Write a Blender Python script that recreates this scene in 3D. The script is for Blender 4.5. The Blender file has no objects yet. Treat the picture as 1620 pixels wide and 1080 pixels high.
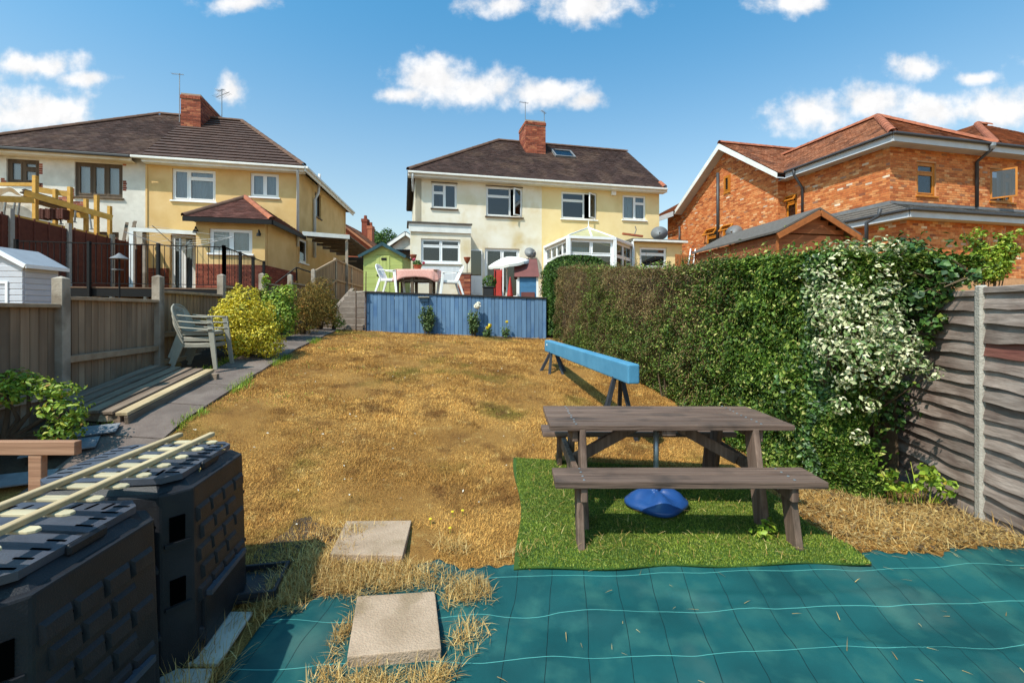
import bpy, bmesh, math, random
import numpy as np
from mathutils import Vector, Matrix, noise as mnoise

R = math.radians
random.seed(7)
rng = np.random.default_rng(7)
scene = bpy.context.scene
COL = scene.collection

# ---------------------------------------------------------------- camera
EYE = Vector((0.0, 0.0, 1.65))
FPX, CU, CV = 730.0, 810.0, 492.0        # focal length and principal point in photo pixels (1620 wide)
cam_d = bpy.data.cameras.new('camera')
cam = bpy.data.objects.new('camera', cam_d)
COL.objects.link(cam)
cam.location = EYE
cam.rotation_euler = (R(90), 0, 0)
cam_d.sensor_width = 36.0
cam_d.lens = FPX / 1620 * 36
cam_d.shift_y = -(540 - CV) / 1620
cam_d.clip_start = 0.05
cam_d.clip_end = 2000
scene.camera = cam

# ---------------------------------------------------------------- light
SUN_EL = 54.0
SUN_DIR = Vector((-0.66, -0.75, 0)).normalized()      # horizontal direction towards the sun
to_sun = Vector((SUN_DIR.x * math.cos(R(SUN_EL)), SUN_DIR.y * math.cos(R(SUN_EL)), math.sin(R(SUN_EL))))
sun_d = bpy.data.lights.new('sun', 'SUN')
sun_d.energy = 4.4
sun_d.angle = R(0.53)
sun_d.color = (1.0, 0.93, 0.82)
sun = bpy.data.objects.new('sun', sun_d)
COL.objects.link(sun)
sun.rotation_euler = to_sun.to_track_quat('Z', 'Y').to_euler()
sun.location = (-20, -25, 40)

world = bpy.data.worlds.new('World')
scene.world = world
world.use_nodes = True
wn, wl = world.node_tree.nodes, world.node_tree.links
wn.clear()
def W(t, **k):
    n = wn.new(t)
    for a, b in k.items(): setattr(n, a, b)
    return n
def wmath(op, a, b=None, c=None):
    n = W('ShaderNodeMath', operation=op)
    for i, x in enumerate((a, b, c)):
        if x is None: continue
        if isinstance(x, (int, float)): n.inputs[i].default_value = x
        else: wl.new(x, n.inputs[i])
    return n.outputs[0]
def wvec(op, a, b=None, out=0):
    n = W('ShaderNodeVectorMath', operation=op)
    for i, x in enumerate((a, b)):
        if x is None: continue
        if isinstance(x, tuple): n.inputs[i].default_value = x
        else: wl.new(x, n.inputs[i])
    return n.outputs[out]
sky = W('ShaderNodeTexSky', sky_type='NISHITA', sun_disc=False)
sky.sun_elevation = R(SUN_EL)
sky.sun_rotation = math.atan2(SUN_DIR.x, SUN_DIR.y)
sky.air_density = 1.25
sky.dust_density = 2.2
sky.ozone_density = 3.0
tc = W('ShaderNodeTexCoord')
sep = W('ShaderNodeSeparateXYZ'); wl.new(tc.outputs['Generated'], sep.inputs[0])
ay = wmath('MAXIMUM', wmath('ABSOLUTE', sep.outputs[1]), 0.02)
cmb = W('ShaderNodeCombineXYZ')
wl.new(wmath('DIVIDE', sep.outputs[0], ay), cmb.inputs[0])
wl.new(wmath('DIVIDE', sep.outputs[2], ay), cmb.inputs[1])
pv = cmb.outputs[0]
nz = W('ShaderNodeTexNoise'); nz.inputs['Scale'].default_value = 10.0; nz.inputs['Detail'].default_value = 12.0; nz.inputs['Roughness'].default_value = 0.62
wl.new(pv, nz.inputs['Vector'])
nz2 = W('ShaderNodeTexNoise'); nz2.inputs['Scale'].default_value = 22.0; nz2.inputs['Detail'].default_value = 7.0
wl.new(pv, nz2.inputs['Vector'])
CLOUDS = [(690,122,72,40),(755,140,95,30),(860,148,85,26),(925,158,40,18),(640,150,45,14),(50,104,95,22),(135,124,50,14),(45,182,110,42),
          (375,6,72,18),(790,8,58,24),(935,8,88,30),(1290,178,82,34),(1385,163,85,30),(1480,176,100,28),(1590,172,80,38),(1450,106,56,24),
          (1540,125,36,12),(365,145,26,26),(1250,6,66,20),
          (-160,120,160,50),(1900,90,200,60),(500,-160,260,50),(1300,-220,260,60),(-300,-150,260,60),(2300,250,200,50),(-500,250,160,40)]
dmin = None
for (u, v, ru, rv) in CLOUDS:
    q = wvec('MULTIPLY', wvec('SUBTRACT', pv, ((u - CU) / FPX, (CV - v) / FPX, 0)), (FPX / ru, FPX / rv, 0))
    d = wvec('LENGTH', q, out=1)
    dmin = d if dmin is None else wmath('SMOOTH_MIN', dmin, d, 0.25)
pert = wmath('ADD', wmath('MULTIPLY', wmath('SUBTRACT', nz.outputs[0], 0.5), 2.6), wmath('MULTIPLY', wmath('SUBTRACT', nz2.outputs[0], 0.5), 1.1))
dd = wmath('ADD', dmin, pert)
mr = W('ShaderNodeMapRange', interpolation_type='SMOOTHSTEP')
mr.inputs['From Min'].default_value = 1.25; mr.inputs['From Max'].default_value = 0.2
wl.new(dd, mr.inputs['Value'])
shade = W('ShaderNodeMapRange'); shade.inputs['From Min'].default_value = 0.3; shade.inputs['From Max'].default_value = 0.7
shade.inputs['To Min'].default_value = 4.6; shade.inputs['To Max'].default_value = 5.5
nz3 = W('ShaderNodeTexNoise'); nz3.inputs['Scale'].default_value = 10.0; nz3.inputs['Detail'].default_value = 6.0; nz3.inputs['Roughness'].default_value = 0.6
wl.new(wvec('ADD', pv, (-.018, .03, 0)), nz3.inputs['Vector'])      # the same puffs looked at a little nearer the sun: thickness that shades the cloud
wl.new(wmath('ADD', wmath('MULTIPLY', wmath('SUBTRACT', nz3.outputs[0], nz.outputs[0]), 1.4), 0.55), shade.inputs['Value'])
ccol = W('ShaderNodeCombineXYZ')
for i, k in enumerate((1.0, 0.985, 0.975)): wl.new(wmath('MULTIPLY', shade.outputs[0], k), ccol.inputs[i])
hs = W('ShaderNodeMix', data_type='RGBA', blend_type='MULTIPLY'); hs.inputs['Factor'].default_value = 1.0

elev = W('ShaderNodeMapRange', interpolation_type='SMOOTHSTEP'); elev.inputs['From Min'].default_value = 0.12; elev.inputs['From Max'].default_value = 0.62
wl.new(sep.outputs[2], elev.inputs['Value'])
tint = W('ShaderNodeMix', data_type='RGBA'); wl.new(elev.outputs[0], tint.inputs['Factor'])
tint.inputs['A'].default_value = (1.16, 1.12, 0.98, 1); tint.inputs['B'].default_value = (0.40, 0.98, 1.10, 1)     # milky low air, clear azure above
wl.new(tint.outputs['Result'], hs.inputs['B'])
wl.new(sky.outputs[0], hs.inputs['A'])
mixc = W('ShaderNodeMix', data_type='RGBA')
wl.new(wmath('MULTIPLY', mr.outputs[0], 0.95), mixc.inputs['Factor'])
wl.new(hs.outputs['Result'], mixc.inputs['A']); wl.new(ccol.outputs[0], mixc.inputs['B'])
bg = W('ShaderNodeBackground'); bg.inputs['Strength'].default_value = 0.15
wl.new(mixc.outputs['Result'], bg.inputs['Color'])
wo = W('ShaderNodeOutputWorld'); wl.new(bg.outputs[0], wo.inputs['Surface'])

vs = scene.view_settings
scene.display_settings.display_device = 'sRGB'
vs.view_transform = 'Standard'
vs.look = 'None'
vs.exposure = 0.4
vs.gamma = 1.0
vs.use_curve_mapping = False
scene.cycles.max_bounces = 6
scene.cycles.transparent_max_bounces = 10
scene.cycles.use_denoising = True

# ---------------------------------------------------------------- helpers
def at(u, v, Y):
    return Vector(((u - CU) / FPX * Y, Y, EYE.z - (v - CV) / FPX * Y))
def lin(h):
    if isinstance(h, str):
        c = [int(h[i:i+2], 16) / 255 for i in (0, 2, 4)]
        return tuple((x / 12.92 if x <= .04045 else ((x + .055) / 1.055) ** 2.4) for x in c)
    return h
def tag(o, label=None, cat=None, group=None, kind=None):
    if label: o['label'] = label
    if cat: o['category'] = cat
    if group: o['group'] = group
    if kind: o['kind'] = kind
    return o
def thing(name, label, cat, loc=(0, 0, 0), rz=0.0, group=None, rx=0, ry=0):
    o = bpy.data.objects.new(name, None)
    o.empty_display_size = 0.2
    COL.objects.link(o)
    o.location = loc
    o.rotation_euler = (rx, ry, rz)
    return tag(o, label, cat, group)
def copy_tree(o, parent=None):
    c = o.copy(); COL.objects.link(c); c.parent = parent
    for ch in list(o.children):
        if ch is not c: copy_tree(ch, c)
    return c
def place(o, mesh_obj_name, me, parent, loc=(0, 0, 0), rot=(0, 0, 0), scale=(1, 1, 1)):
    n = bpy.data.objects.new(mesh_obj_name, me); COL.objects.link(n); n.parent = parent
    n.location = loc; n.rotation_euler = rot; n.scale = scale
    return n

class MB:
    def __init__(self):
        self.v = []; self.f = []; self.r = []; self.T = None
    def _add(self, pts, faces, rnd=None):
        b = len(self.v)
        for p in pts:
            p = Vector(p)
            self.v.append(tuple(self.T @ p) if self.T is not None else tuple(p))
        rv = random.random() if rnd is None else rnd
        for f in faces:
            self.f.append(tuple(b + i for i in f)); self.r.append(rv)
        return self
    def box(self, x0, x1, y0, y1, z0, z1, rnd=None):
        P = [(x0,y0,z0),(x1,y0,z0),(x1,y1,z0),(x0,y1,z0),(x0,y0,z1),(x1,y0,z1),(x1,y1,z1),(x0,y1,z1)]
        return self._add(P, [(3,2,1,0),(4,5,6,7),(0,1,5,4),(1,2,6,5),(2,3,7,6),(3,0,4,7)], rnd)
    def bar(self, p0, p1, w, h, up=(0,0,1), w1=None, h1=None, rnd=None):
        p0, p1, up = Vector(p0), Vector(p1), Vector(up)
        d = (p1 - p0).normalized()
        if abs(d.dot(up)) > .98: up = Vector((0, 1, 0)) if abs(d.y) < .9 else Vector((1, 0, 0))
        x = d.cross(up).normalized(); y = x.cross(d).normalized()
        w1 = w if w1 is None else w1; h1 = h if h1 is None else h1
        P = []
        for (p, a, b) in ((p0, w/2, h/2), (p1, w1/2, h1/2)):
            P += [p - x*a - y*b, p + x*a - y*b, p + x*a + y*b, p - x*a + y*b]
        return self._add(P, [(0,1,2,3),(7,6,5,4),(1,0,4,5),(2,1,5,6),(3,2,6,7),(0,3,7,4)], rnd)
    def tube(self, pts, r, n=8, cap=True, rnd=None):
        pts = [Vector(p) for p in pts]
        rs = r if isinstance(r, (list, tuple)) else [r] * len(pts)
        P = []; prev = None
        for i, p in enumerate(pts):
            d = (pts[min(i+1, len(pts)-1)] - pts[max(i-1, 0)]).normalized()
            if prev is None:
                x = d.cross(Vector((0,0,1)))
                if x.length < .05: x = d.cross(Vector((0,1,0)))
            else: x = prev - d * prev.dot(d)
            x.normalize(); prev = x; y = d.cross(x)
            for k in range(n):
                a = 2*math.pi*k/n
                P.append(p + (x*math.cos(a) + y*math.sin(a)) * rs[i])
        F = []
        for i in range(len(pts)-1):
            for k in range(n):
                F.append((i*n+k, i*n+(k+1)%n, (i+1)*n+(k+1)%n, (i+1)*n+k))
        if cap:
            F.append(tuple(range(n-1, -1, -1))); F.append(tuple((len(pts)-1)*n+k for k in range(n)))
        return self._add(P, F, rnd)
    def extrude(self, poly, vec, rnd=None):
        poly = [Vector(p) for p in poly]; vec = Vector(vec); n = len(poly)
        P = poly + [p + vec for p in poly]
        F = [tuple(range(n-1, -1, -1)), tuple(range(n, 2*n))] + [(i, (i+1)%n, n+(i+1)%n, n+i) for i in range(n)]
        return self._add(P, F, rnd)
    def poly(self, pts, rnd=None):
        return self._add(pts, [tuple(range(len(pts)))], rnd)
    def lathe(self, prof, n=20, o=(0,0,0), sx=1, sy=1, rnd=None):
        P = []; F = []
        for (r, z) in prof:
            for k in range(n):
                a = 2*math.pi*k/n
                P.append((o[0]+r*math.cos(a)*sx, o[1]+r*math.sin(a)*sy, o[2]+z))
        for i in range(len(prof)-1):
            for k in range(n): F.append((i*n+k, i*n+(k+1)%n, (i+1)*n+(k+1)%n, (i+1)*n+k))
        F.append(tuple(range(n-1,-1,-1))); F.append(tuple((len(prof)-1)*n+k for k in range(n)))
        return self._add(P, F, rnd)
    def grid(self, fn, nu, nv, skip=None, rnd=None):
        P = [fn(i/nu, j/nv) for j in range(nv+1) for i in range(nu+1)]
        F = [(j*(nu+1)+i, j*(nu+1)+i+1, (j+1)*(nu+1)+i+1, (j+1)*(nu+1)+i) for j in range(nv) for i in range(nu) if not (skip and skip((i+.5)/nu, (j+.5)/nv))]
        return self._add(P, F, rnd)
    def mesh(self, name, mat, smooth=False, bevel=0, seg=1):
        me = bpy.data.meshes.new(name)
        me.from_pydata(self.v, [], self.f)
        at_ = me.attributes.new('rnd', 'FLOAT', 'FACE')
        at_.data.foreach_set('value', self.r)
        if bevel:
            bm = bmesh.new(); bm.from_mesh(me)
            bmesh.ops.remove_doubles(bm, verts=bm.verts, dist=1e-5)
            ed = [e for e in bm.edges if len(e.link_faces) == 2 and e.calc_face_angle(0) > .5]
            bmesh.ops.bevel(bm, geom=ed, offset=bevel, segments=seg, affect='EDGES', profile=.6, clamp_overlap=True)
            bm.to_mesh(me); bm.free()
        me.materials.append(MATS[mat])
        if smooth: me.shade_smooth()
        me.update()
        return me
    def build(self, name, mat, parent=None, smooth=False, bevel=0, seg=1, solid=0):
        o = bpy.data.objects.new(name, self.mesh(name, mat, smooth, bevel, seg))
        COL.objects.link(o); o.parent = parent
        if solid:
            m = o.modifiers.new('solid', 'SOLIDIFY'); m.thickness = solid; m.offset = 0
        return o

def np_mesh(name, V, F, mat, rnd=None, parent=None, smooth=False, nsides=None):
    """V (n,3), F (m,k) int"""
    me = bpy.data.meshes.new(name)
    k = F.shape[1]
    me.vertices.add(len(V)); me.vertices.foreach_set('co', V.astype(np.float32).ravel())
    me.loops.add(F.size); me.loops.foreach_set('vertex_index', F.astype(np.int32).ravel())
    me.polygons.add(len(F)); me.polygons.foreach_set('loop_start', np.arange(0, F.size, k, dtype=np.int32))
    me.update(calc_edges=True)
    if rnd is not None:
        a = me.attributes.new('rnd', 'FLOAT', 'FACE'); a.data.foreach_set('value', rnd.astype(np.float32))
    if smooth: me.shade_smooth()
    me.materials.append(MATS[mat])
    o = bpy.data.objects.new(name, me); COL.objects.link(o); o.parent = parent
    return o
def leaf_mesh(name, P, N, size, mat, parent=None, aspect=.55, jitter=.9, droop=0.0, szvar=.35):
    n = len(P); P = np.asarray(P, float); N = np.asarray(N, float)
    N = N + rng.normal(0, jitter*.6, (n, 3)); N /= np.linalg.norm(N, axis=1, keepdims=True) + 1e-9
    A = rng.normal(0, 1, (n, 3)); A[:, 2] -= droop
    A -= N * (A*N).sum(1, keepdims=True); A /= np.linalg.norm(A, axis=1, keepdims=True) + 1e-9
    B = np.cross(N, A)
    s = (size * (1 + rng.uniform(-szvar, szvar, n)))[:, None]
    fold = .18
    v0 = P - A*s*.5; v2 = P + A*s*.5
    v1 = P + B*s*aspect*.5 + N*s*fold; v3 = P - B*s*aspect*.5 + N*s*fold
    V = np.stack([v0, v1, v2, v3], 1).reshape(-1, 3)
    i = np.arange(n)*4
    F = np.stack([np.stack([i, i+1, i+2], 1), np.stack([i, i+2, i+3], 1)], 1).reshape(-1, 3)
    r = np.repeat(rng.random(n), 2)
    return np_mesh(name, V, F, mat, r, parent)
def blade_mesh(name, P, h, w, mat, parent=None, lean=1.0, hvar=.5, tri=False):
    n = len(P); P = np.asarray(P, float)
    a = rng.uniform(0, 2*np.pi, n); D = np.stack([np.cos(a), np.sin(a), np.zeros(n)], 1)
    S = np.stack([-np.sin(a), np.cos(a), np.zeros(n)], 1)
    ln = np.abs(rng.normal(0, lean, n))[:, None]
    U = np.array([0, 0, 1.0]) + D*ln; U /= np.linalg.norm(U, axis=1, keepdims=True)
    hh = (h*(1 + rng.uniform(-hvar, hvar, n)))[:, None]
    M_ = P + U*hh*.55; U2 = U + D*.7*np.minimum(ln, 1); U2[:, 2] -= .15; U2 /= np.linalg.norm(U2, axis=1, keepdims=True)
    T_ = M_ + U2*hh*.45
    ww = (w*(1 + rng.uniform(-.4, .4, n)))[:, None] if np.isscalar(w) else w[:, None]
    if tri:
        V = np.stack([P - S*ww, P + S*ww, T_], 1).reshape(-1, 3); F = np.arange(n*3).reshape(-1, 3)
        return np_mesh(name, V, F, mat, rng.random(n), parent)
    V = np.stack([P - S*ww, P + S*ww, M_ + S*ww*.8, M_ - S*ww*.8, T_], 1).reshape(-1, 3)
    i = np.arange(n)*5
    F = np.stack([np.stack([i, i+1, i+2], 1), np.stack([i, i+2, i+3], 1), np.stack([i+3, i+2, i+4], 1)], 1).reshape(-1, 3)
    return np_mesh(name, V, F, mat, np.repeat(rng.random(n), 3), parent)

# ---------------------------------------------------------------- materials
MATS = {}
def M(name, col, col2=None, rough=.75, var=.18, scale=4., bump=.15, bscale=60., metal=0., spec=.4, grain=None, rnd=0., orand=0., world=False,
      detail=6., lo=.35, hi=.65, trans=0., col3=None, c3scale=1.2, c3lo=.5, c3hi=.62, coat=0., ramp=None, sub=0.):
    m = bpy.data.materials.new(name); m.use_nodes = True
    nt = m.node_tree; N, L = nt.nodes, nt.links
    bs = N['Principled BSDF']
    c = lin(col)
    ca = tuple(max(0, x*(1-var)) for x in c); cb = lin(col2) if col2 else tuple(min(1, x*(1+var)) for x in c)
    if col2: ca = c
    if world:
        g = N.new('ShaderNodeNewGeometry'); vec = g.outputs['Position']
    else:
        t = N.new('ShaderNodeTexCoord'); oi = N.new('ShaderNodeObjectInfo')
        va = N.new('ShaderNodeVectorMath'); va.operation = 'MULTIPLY_ADD'
        L.new(oi.outputs['Random'], va.inputs[0]); va.inputs[1].default_value = (37., 53., 71.)
        L.new(t.outputs['Object'], va.inputs[2]); vec = va.outputs[0]
    gv = vec
    if grain:
        mp = N.new('ShaderNodeMapping'); mp.inputs['Scale'].default_value = {'x': (.05,1,1), 'y': (1,.05,1), 'z': (1,1,.05)}[grain]
        L.new(vec, mp.inputs['Vector']); gv = mp.outputs[0]
    nz = N.new('ShaderNodeTexNoise'); nz.inputs['Scale'].default_value = scale; nz.inputs['Detail'].default_value = detail; nz.inputs['Roughness'].default_value = .6
    L.new(gv, nz.inputs['Vector'])
    mr = N.new('ShaderNodeMapRange'); mr.inputs['From Min'].default_value = lo; mr.inputs['From Max'].default_value = hi
    L.new(nz.outputs[0], mr.inputs['Value'])
    mx = N.new('ShaderNodeMix'); mx.data_type = 'RGBA'
    mx.inputs['A'].default_value = (*ca, 1); mx.inputs['B'].default_value = (*cb, 1)
    L.new(mr.outputs[0], mx.inputs['Factor']); out = mx.outputs['Result']
    if col3:
        n3 = N.new('ShaderNodeTexNoise'); n3.inputs['Scale'].default_value = c3scale; n3.inputs['Detail'].default_value = 5
        L.new(vec, n3.inputs['Vector'])
        m3 = N.new('ShaderNodeMapRange'); m3.inputs['From Min'].default_value = c3lo; m3.inputs['From Max'].default_value = c3hi
        L.new(n3.outputs[0], m3.inputs['Value'])
        x3 = N.new('ShaderNodeMix'); x3.data_type = 'RGBA'; L.new(m3.outputs[0], x3.inputs['Factor'])
        L.new(out, x3.inputs['A']); x3.inputs['B'].default_value = (*lin(col3), 1); out = x3.outputs['Result']
    if ramp:        # colour chosen by the per-piece random number, then shaded by the noise
        at_ = N.new('ShaderNodeAttribute'); at_.attribute_name = 'rnd'
        cr = N.new('ShaderNodeValToRGB'); cr.color_ramp.interpolation = 'LINEAR'
        els = cr.color_ramp.elements
        while len(els) < len(ramp): els.new(.5)
        for e, (p, h) in zip(els, ramp): e.position = p; e.color = (*lin(h), 1)
        L.new(at_.outputs['Fac'], cr.inputs[0])
        mm = N.new('ShaderNodeMix'); mm.data_type = 'RGBA'; mm.blend_type = 'MULTIPLY'; mm.inputs['Factor'].default_value = 1
        L.new(cr.outputs[0], mm.inputs['A'])
        sc = N.new('ShaderNodeMapRange'); sc.inputs['To Min'].default_value = 1 - var; sc.inputs['To Max'].default_value = 1 + var
        sc.inputs['From Min'].default_value = lo; sc.inputs['From Max'].default_value = hi
        L.new(nz.outputs[0], sc.inputs['Value']); L.new(sc.outputs[0], mm.inputs['B']); out = mm.outputs['Result']
    if rnd or orand:
        if rnd:
            at_ = N.new('ShaderNodeAttribute'); at_.attribute_name = 'rnd'; src = at_.outputs['Fac']; amt = rnd
        else:
            oi2 = N.new('ShaderNodeObjectInfo'); src = oi2.outputs['Random']; amt = orand
        sc = N.new('ShaderNodeMapRange'); sc.inputs['To Min'].default_value = 1 - amt; sc.inputs['To Max'].default_value = 1 + amt
        L.new(src, sc.inputs['Value'])
        mm = N.new('ShaderNodeMix'); mm.data_type = 'RGBA'; mm.blend_type = 'MULTIPLY'; mm.inputs['Factor'].default_value = 1
        L.new(out, mm.inputs['A']); L.new(sc.outputs[0], mm.inputs['B']); out = mm.outputs['Result']
    L.new(out, bs.inputs['Base Color'])
    bs.inputs['Roughness'].default_value = rough; bs.inputs['Metallic'].default_value = metal
    bs.inputs['Specular IOR Level'].default_value = spec
    if coat: bs.inputs['Coat Weight'].default_value = coat
    if bump:
        nb = N.new('ShaderNodeTexNoise'); nb.inputs['Scale'].default_value = bscale; nb.inputs['Detail'].default_value = 5
        L.new(gv, nb.inputs['Vector'])
        bp = N.new('ShaderNodeBump'); bp.inputs['Strength'].default_value = bump; bp.inputs['Distance'].default_value = .02
        L.new(nb.outputs[0], bp.inputs['Height']); L.new(bp.outputs[0], bs.inputs['Normal'])
    if trans:
        tr = N.new('ShaderNodeBsdfTranslucent'); L.new(out, tr.inputs['Color'])
        ms = N.new('ShaderNodeMixShader'); ms.inputs[0].default_value = trans
        L.new(bs.outputs[0], ms.inputs[1]); L.new(tr.outputs[0], ms.inputs[2])
        L.new(ms.outputs[0], N['Material Output'].inputs['Surface'])
    MATS[name] = m
    return m
def glass(name, tint, refl=.22, clear=.55):
    m = bpy.data.materials.new(name); m.use_nodes = True
    N, L = m.node_tree.nodes, m.node_tree.links
    N.remove(N['Principled BSDF'])
    g = N.new('ShaderNodeBsdfGlossy'); g.inputs['Roughness'].default_value = .03
    t = N.new('ShaderNodeBsdfTransparent'); t.inputs['Color'].default_value = (*lin(tint), 1)
    lw = N.new('ShaderNodeLayerWeight'); lw.inputs['Blend'].default_value = .35
    ad = N.new('ShaderNodeMath'); ad.operation = 'MULTIPLY_ADD'; ad.use_clamp = True
    L.new(lw.outputs['Fresnel'], ad.inputs[0]); ad.inputs[1].default_value = .7; ad.inputs[2].default_value = refl
    x = N.new('ShaderNodeMixShader'); L.new(ad.outputs[0], x.inputs[0]); L.new(t.outputs[0], x.inputs[1]); L.new(g.outputs[0], x.inputs[2])
    L.new(x.outputs[0], N['Material Output'].inputs['Surface'])
    MATS[name] = m

M('render_white', 'c9c5bb', 'dedad0', rough=.9, scale=2.2, bump=.25, bscale=90, col3='9d9788', c3scale=1.1, c3lo=.6, c3hi=.72)
M('render_cream', 'd8cdb4', 'e6e0d2', rough=.9, scale=1.0, bump=.2, bscale=80, col3='cdb98f', c3scale=.9, c3lo=.52, c3hi=.7)
M('render_pale_yellow', 'dcc38d', 'e3cd9b', rough=.9, scale=1.2, bump=.2, bscale=80, col3='cfb47c', c3scale=.8, c3lo=.55, c3hi=.75)
M('render_ochre', 'd0ab70', 'dab983', rough=.9, scale=1.4, bump=.2, bscale=80, col3='c29d66', c3scale=.9, c3lo=.55, c3hi=.75)
M('upvc', 'e6e8ea', rough=.35, var=.03, bump=0)
M('fascia_white', 'dcdcd8', rough=.5, var=.08, scale=3, bump=.03)
M('fascia_grey', 'b9bdc4', rough=.5, var=.06, scale=3, bump=.03)
M('brown_timber_frame', '5a4a3a', rough=.7, var=.25, scale=8, bump=.2, grain='z')
M('oak_frame', 'a8651b', 'c07a26', rough=.45, scale=10, bump=.05, grain='z')
glass('pane_dark', 'a3adb8', .06)
glass('pane_clear', 'e2e8ea', .05)
glass('pane_frost', '8f9a80', .1)
M('curtain_grey', 'a9b0ba', rough=.9, var=.12, scale=10, grain='z', bump=.3, bscale=25)
M('curtain_white', 'd5d8dc', rough=.9, var=.08, scale=10, grain='z', bump=.3, bscale=25)
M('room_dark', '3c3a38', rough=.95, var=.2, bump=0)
M('roof_tile_old', '4a3732', rough=.9, var=.25, scale=2.0, bump=.3, bscale=40, rnd=.22, col3='5f4a40', c3scale=.9)
M('roof_tile_brown', '4b3730', rough=.8, var=.15, scale=3.0, bump=.15, bscale=40, rnd=.13)
M('roof_tile_red', 'a06a4c', rough=.85, var=.18, scale=2.5, bump=.2, bscale=40, rnd=.25, col3='80543f', c3scale=1.1)
M('roof_tile_pink', '664038', rough=.85, var=.2, scale=3, bump=.2, rnd=.2)
M('ridge_tile_red', '9a5a40', rough=.85, var=.2, scale=5, bump=.2, orand=.1)
M('ridge_tile_brown', '5e4436', rough=.85, var=.2, scale=5, bump=.2, orand=.1)
M('roof_under', '2e2622', rough=.95, bump=0)
M('brick_orange', 'b0613a', rough=.9, var=.16, scale=9, bump=.3, bscale=70, ramp=[(0,'9c5530'),(.18,'b76638'),(.55,'c77944'),(.85,'d08c58'),(.93,'d8a678'),(.965,'8a5038'),(1,'e0ccb4')])
M('mortar_orange', 'bd8f68', rough=.95, var=.12, scale=10, bump=.3)
M('brick_red', '8f4a35', rough=.9, var=.16, scale=9, bump=.3, bscale=70, ramp=[(0,'6b3325'),(.4,'8a4631'),(.8,'9c573f'),(1,'b0714f')])
M('mortar_grey', '9b8a7c', rough=.95, var=.12, scale=10, bump=.3)
M('brick_plinth', '84402f', rough=.9, var=.16, scale=9, bump=.3, ramp=[(0,'6e3427'),(.5,'83402f'),(1,'93503c')])
M('black_plastic', '1c1d21', '26272c', rough=.5, scale=6, bump=.15, bscale=180, spec=.3, col3='2e2d2c', c3scale=5, c3lo=.58, c3hi=.75)
M('lid_sky_grey', '3e424d', '4d525d', rough=.5, scale=5, bump=.15, bscale=160, spec=.4, col3='4c4d50', c3scale=4, c3lo=.58, c3hi=.75)  # grey lid plastic, lightened in colour for the sky's reflection
M('hole_black', '060606', rough=1, var=0, bump=0, spec=0)
M('black_metal', '131416', rough=.6, var=.1, bump=.02, spec=.25)
M('grey_metal', '8d9093', rough=.4, var=.1, bump=.02, metal=.6)
M('dish_grey', '7b7d80', rough=.5, var=.1, scale=8, bump=.05)
M('galv', '9aa0a4', rough=.4, var=.15, scale=10, bump=.05, metal=.7)
M('pipe_white', 'c3c6c8', rough=.5, var=.1, bump=.02)
M('pipe_dark', '3b3c40', rough=.5, var=.1, bump=.02)
M('fence_timber', '836b56', '9a836c', rough=.9, scale=9, bump=.35, bscale=30, grain='z', orand=.16, col3='6a5a4c', c3scale=.9, c3lo=.5, c3hi=.7)
M('fence_rail', '8f7861', 'a48e76', rough=.9, scale=9, bump=.3, bscale=30, grain='y', orand=.1)
M('fence_post', '93877a', 'a59a8c', rough=.9, scale=6, bump=.3, bscale=40, orand=.06, col3='7b6f62', c3scale=3)
M('waney_timber', '7a6a61', '9f9087', rough=.88, scale=16, bump=.5, bscale=30, grain='y', orand=.2, col3='66544c', c3scale=2.2, c3lo=.48, c3hi=.7)
M('waney_red', '6e4038', '7f5145', rough=.88, scale=14, bump=.5, bscale=26, grain='y')
M('concrete_post', '9a9288', 'aca59b', rough=.92, scale=8, bump=.4, bscale=70)
M('blue_paint', '4f6d8c', '62809f', rough=.75, scale=9, bump=.3, bscale=30, grain='z', orand=.12, col3='41628a', c3scale=1.3, c3lo=.5, c3hi=.7)
M('deck_edge', '2f2c2b', rough=.9, var=.2, bump=.2)
M('deck_board', '6e5848', rough=.85, var=.25, scale=7, bump=.3, grain='x', orand=.1)
M('table_timber', '4a382f', '786255', rough=.8, scale=26, bump=.7, bscale=40, grain='x', orand=.16, col3='3a302b', c3scale=4, c3lo=.52, c3hi=.8, lo=.3, hi=.72)
M('table_leg', '523f35', '7d675a', rough=.82, scale=24, bump=.5, bscale=26, grain='z', orand=.12, col3='44382f', c3scale=3, c3lo=.5, c3hi=.75)
M('pallet_timber', '6b5a4c', '8c7a69', rough=.9, scale=12, bump=.4, bscale=26, grain='y', orand=.22)
M('batten', 'a08a68', 'bea985', rough=.8, scale=12, bump=.25, bscale=40, grain='y', orand=.08)
M('slat_pale', 'a3967a', 'bdb090', rough=.8, scale=12, bump=.25, bscale=40, grain='x', orand=.08)
M('planter_timber', '8f6850', 'a98369', rough=.85, scale=10, bump=.35, bscale=30, grain='x', orand=.08)
M('slab', '98816b', 'ae9680', rough=.93, scale=5, bump=.45, bscale=90, col3='877259', c3scale=4.5, c3lo=.52, c3hi=.72)
M('path_stone', '62554f', '74675f', rough=.93, scale=3.5, bump=.45, bscale=60, orand=.08, col3='5e524b', c3scale=2.2, c3lo=.5, c3hi=.7)
M('slate', '6f737a', '878b90', rough=.7, scale=6, bump=.3, orand=.15)
M('board_white', 'b9ad9f', 'c8bdb0', rough=.85, scale=5, bump=.3, bscale=50, orand=.06)
M('chair_grey', '898478', '979285', rough=.6, scale=5, bump=.1, bscale=120)
M('chair_white', 'e4e4e2', rough=.5, var=.04, bump=.04)
M('parasol_base_grey', 'a9a79f', rough=.6, var=.08, bump=.05)  # plain pale grey, used on the parasol base
M('beam_blue', '417c9c', '4f89a8', rough=.85, scale=4, bump=.25, bscale=140)
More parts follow.
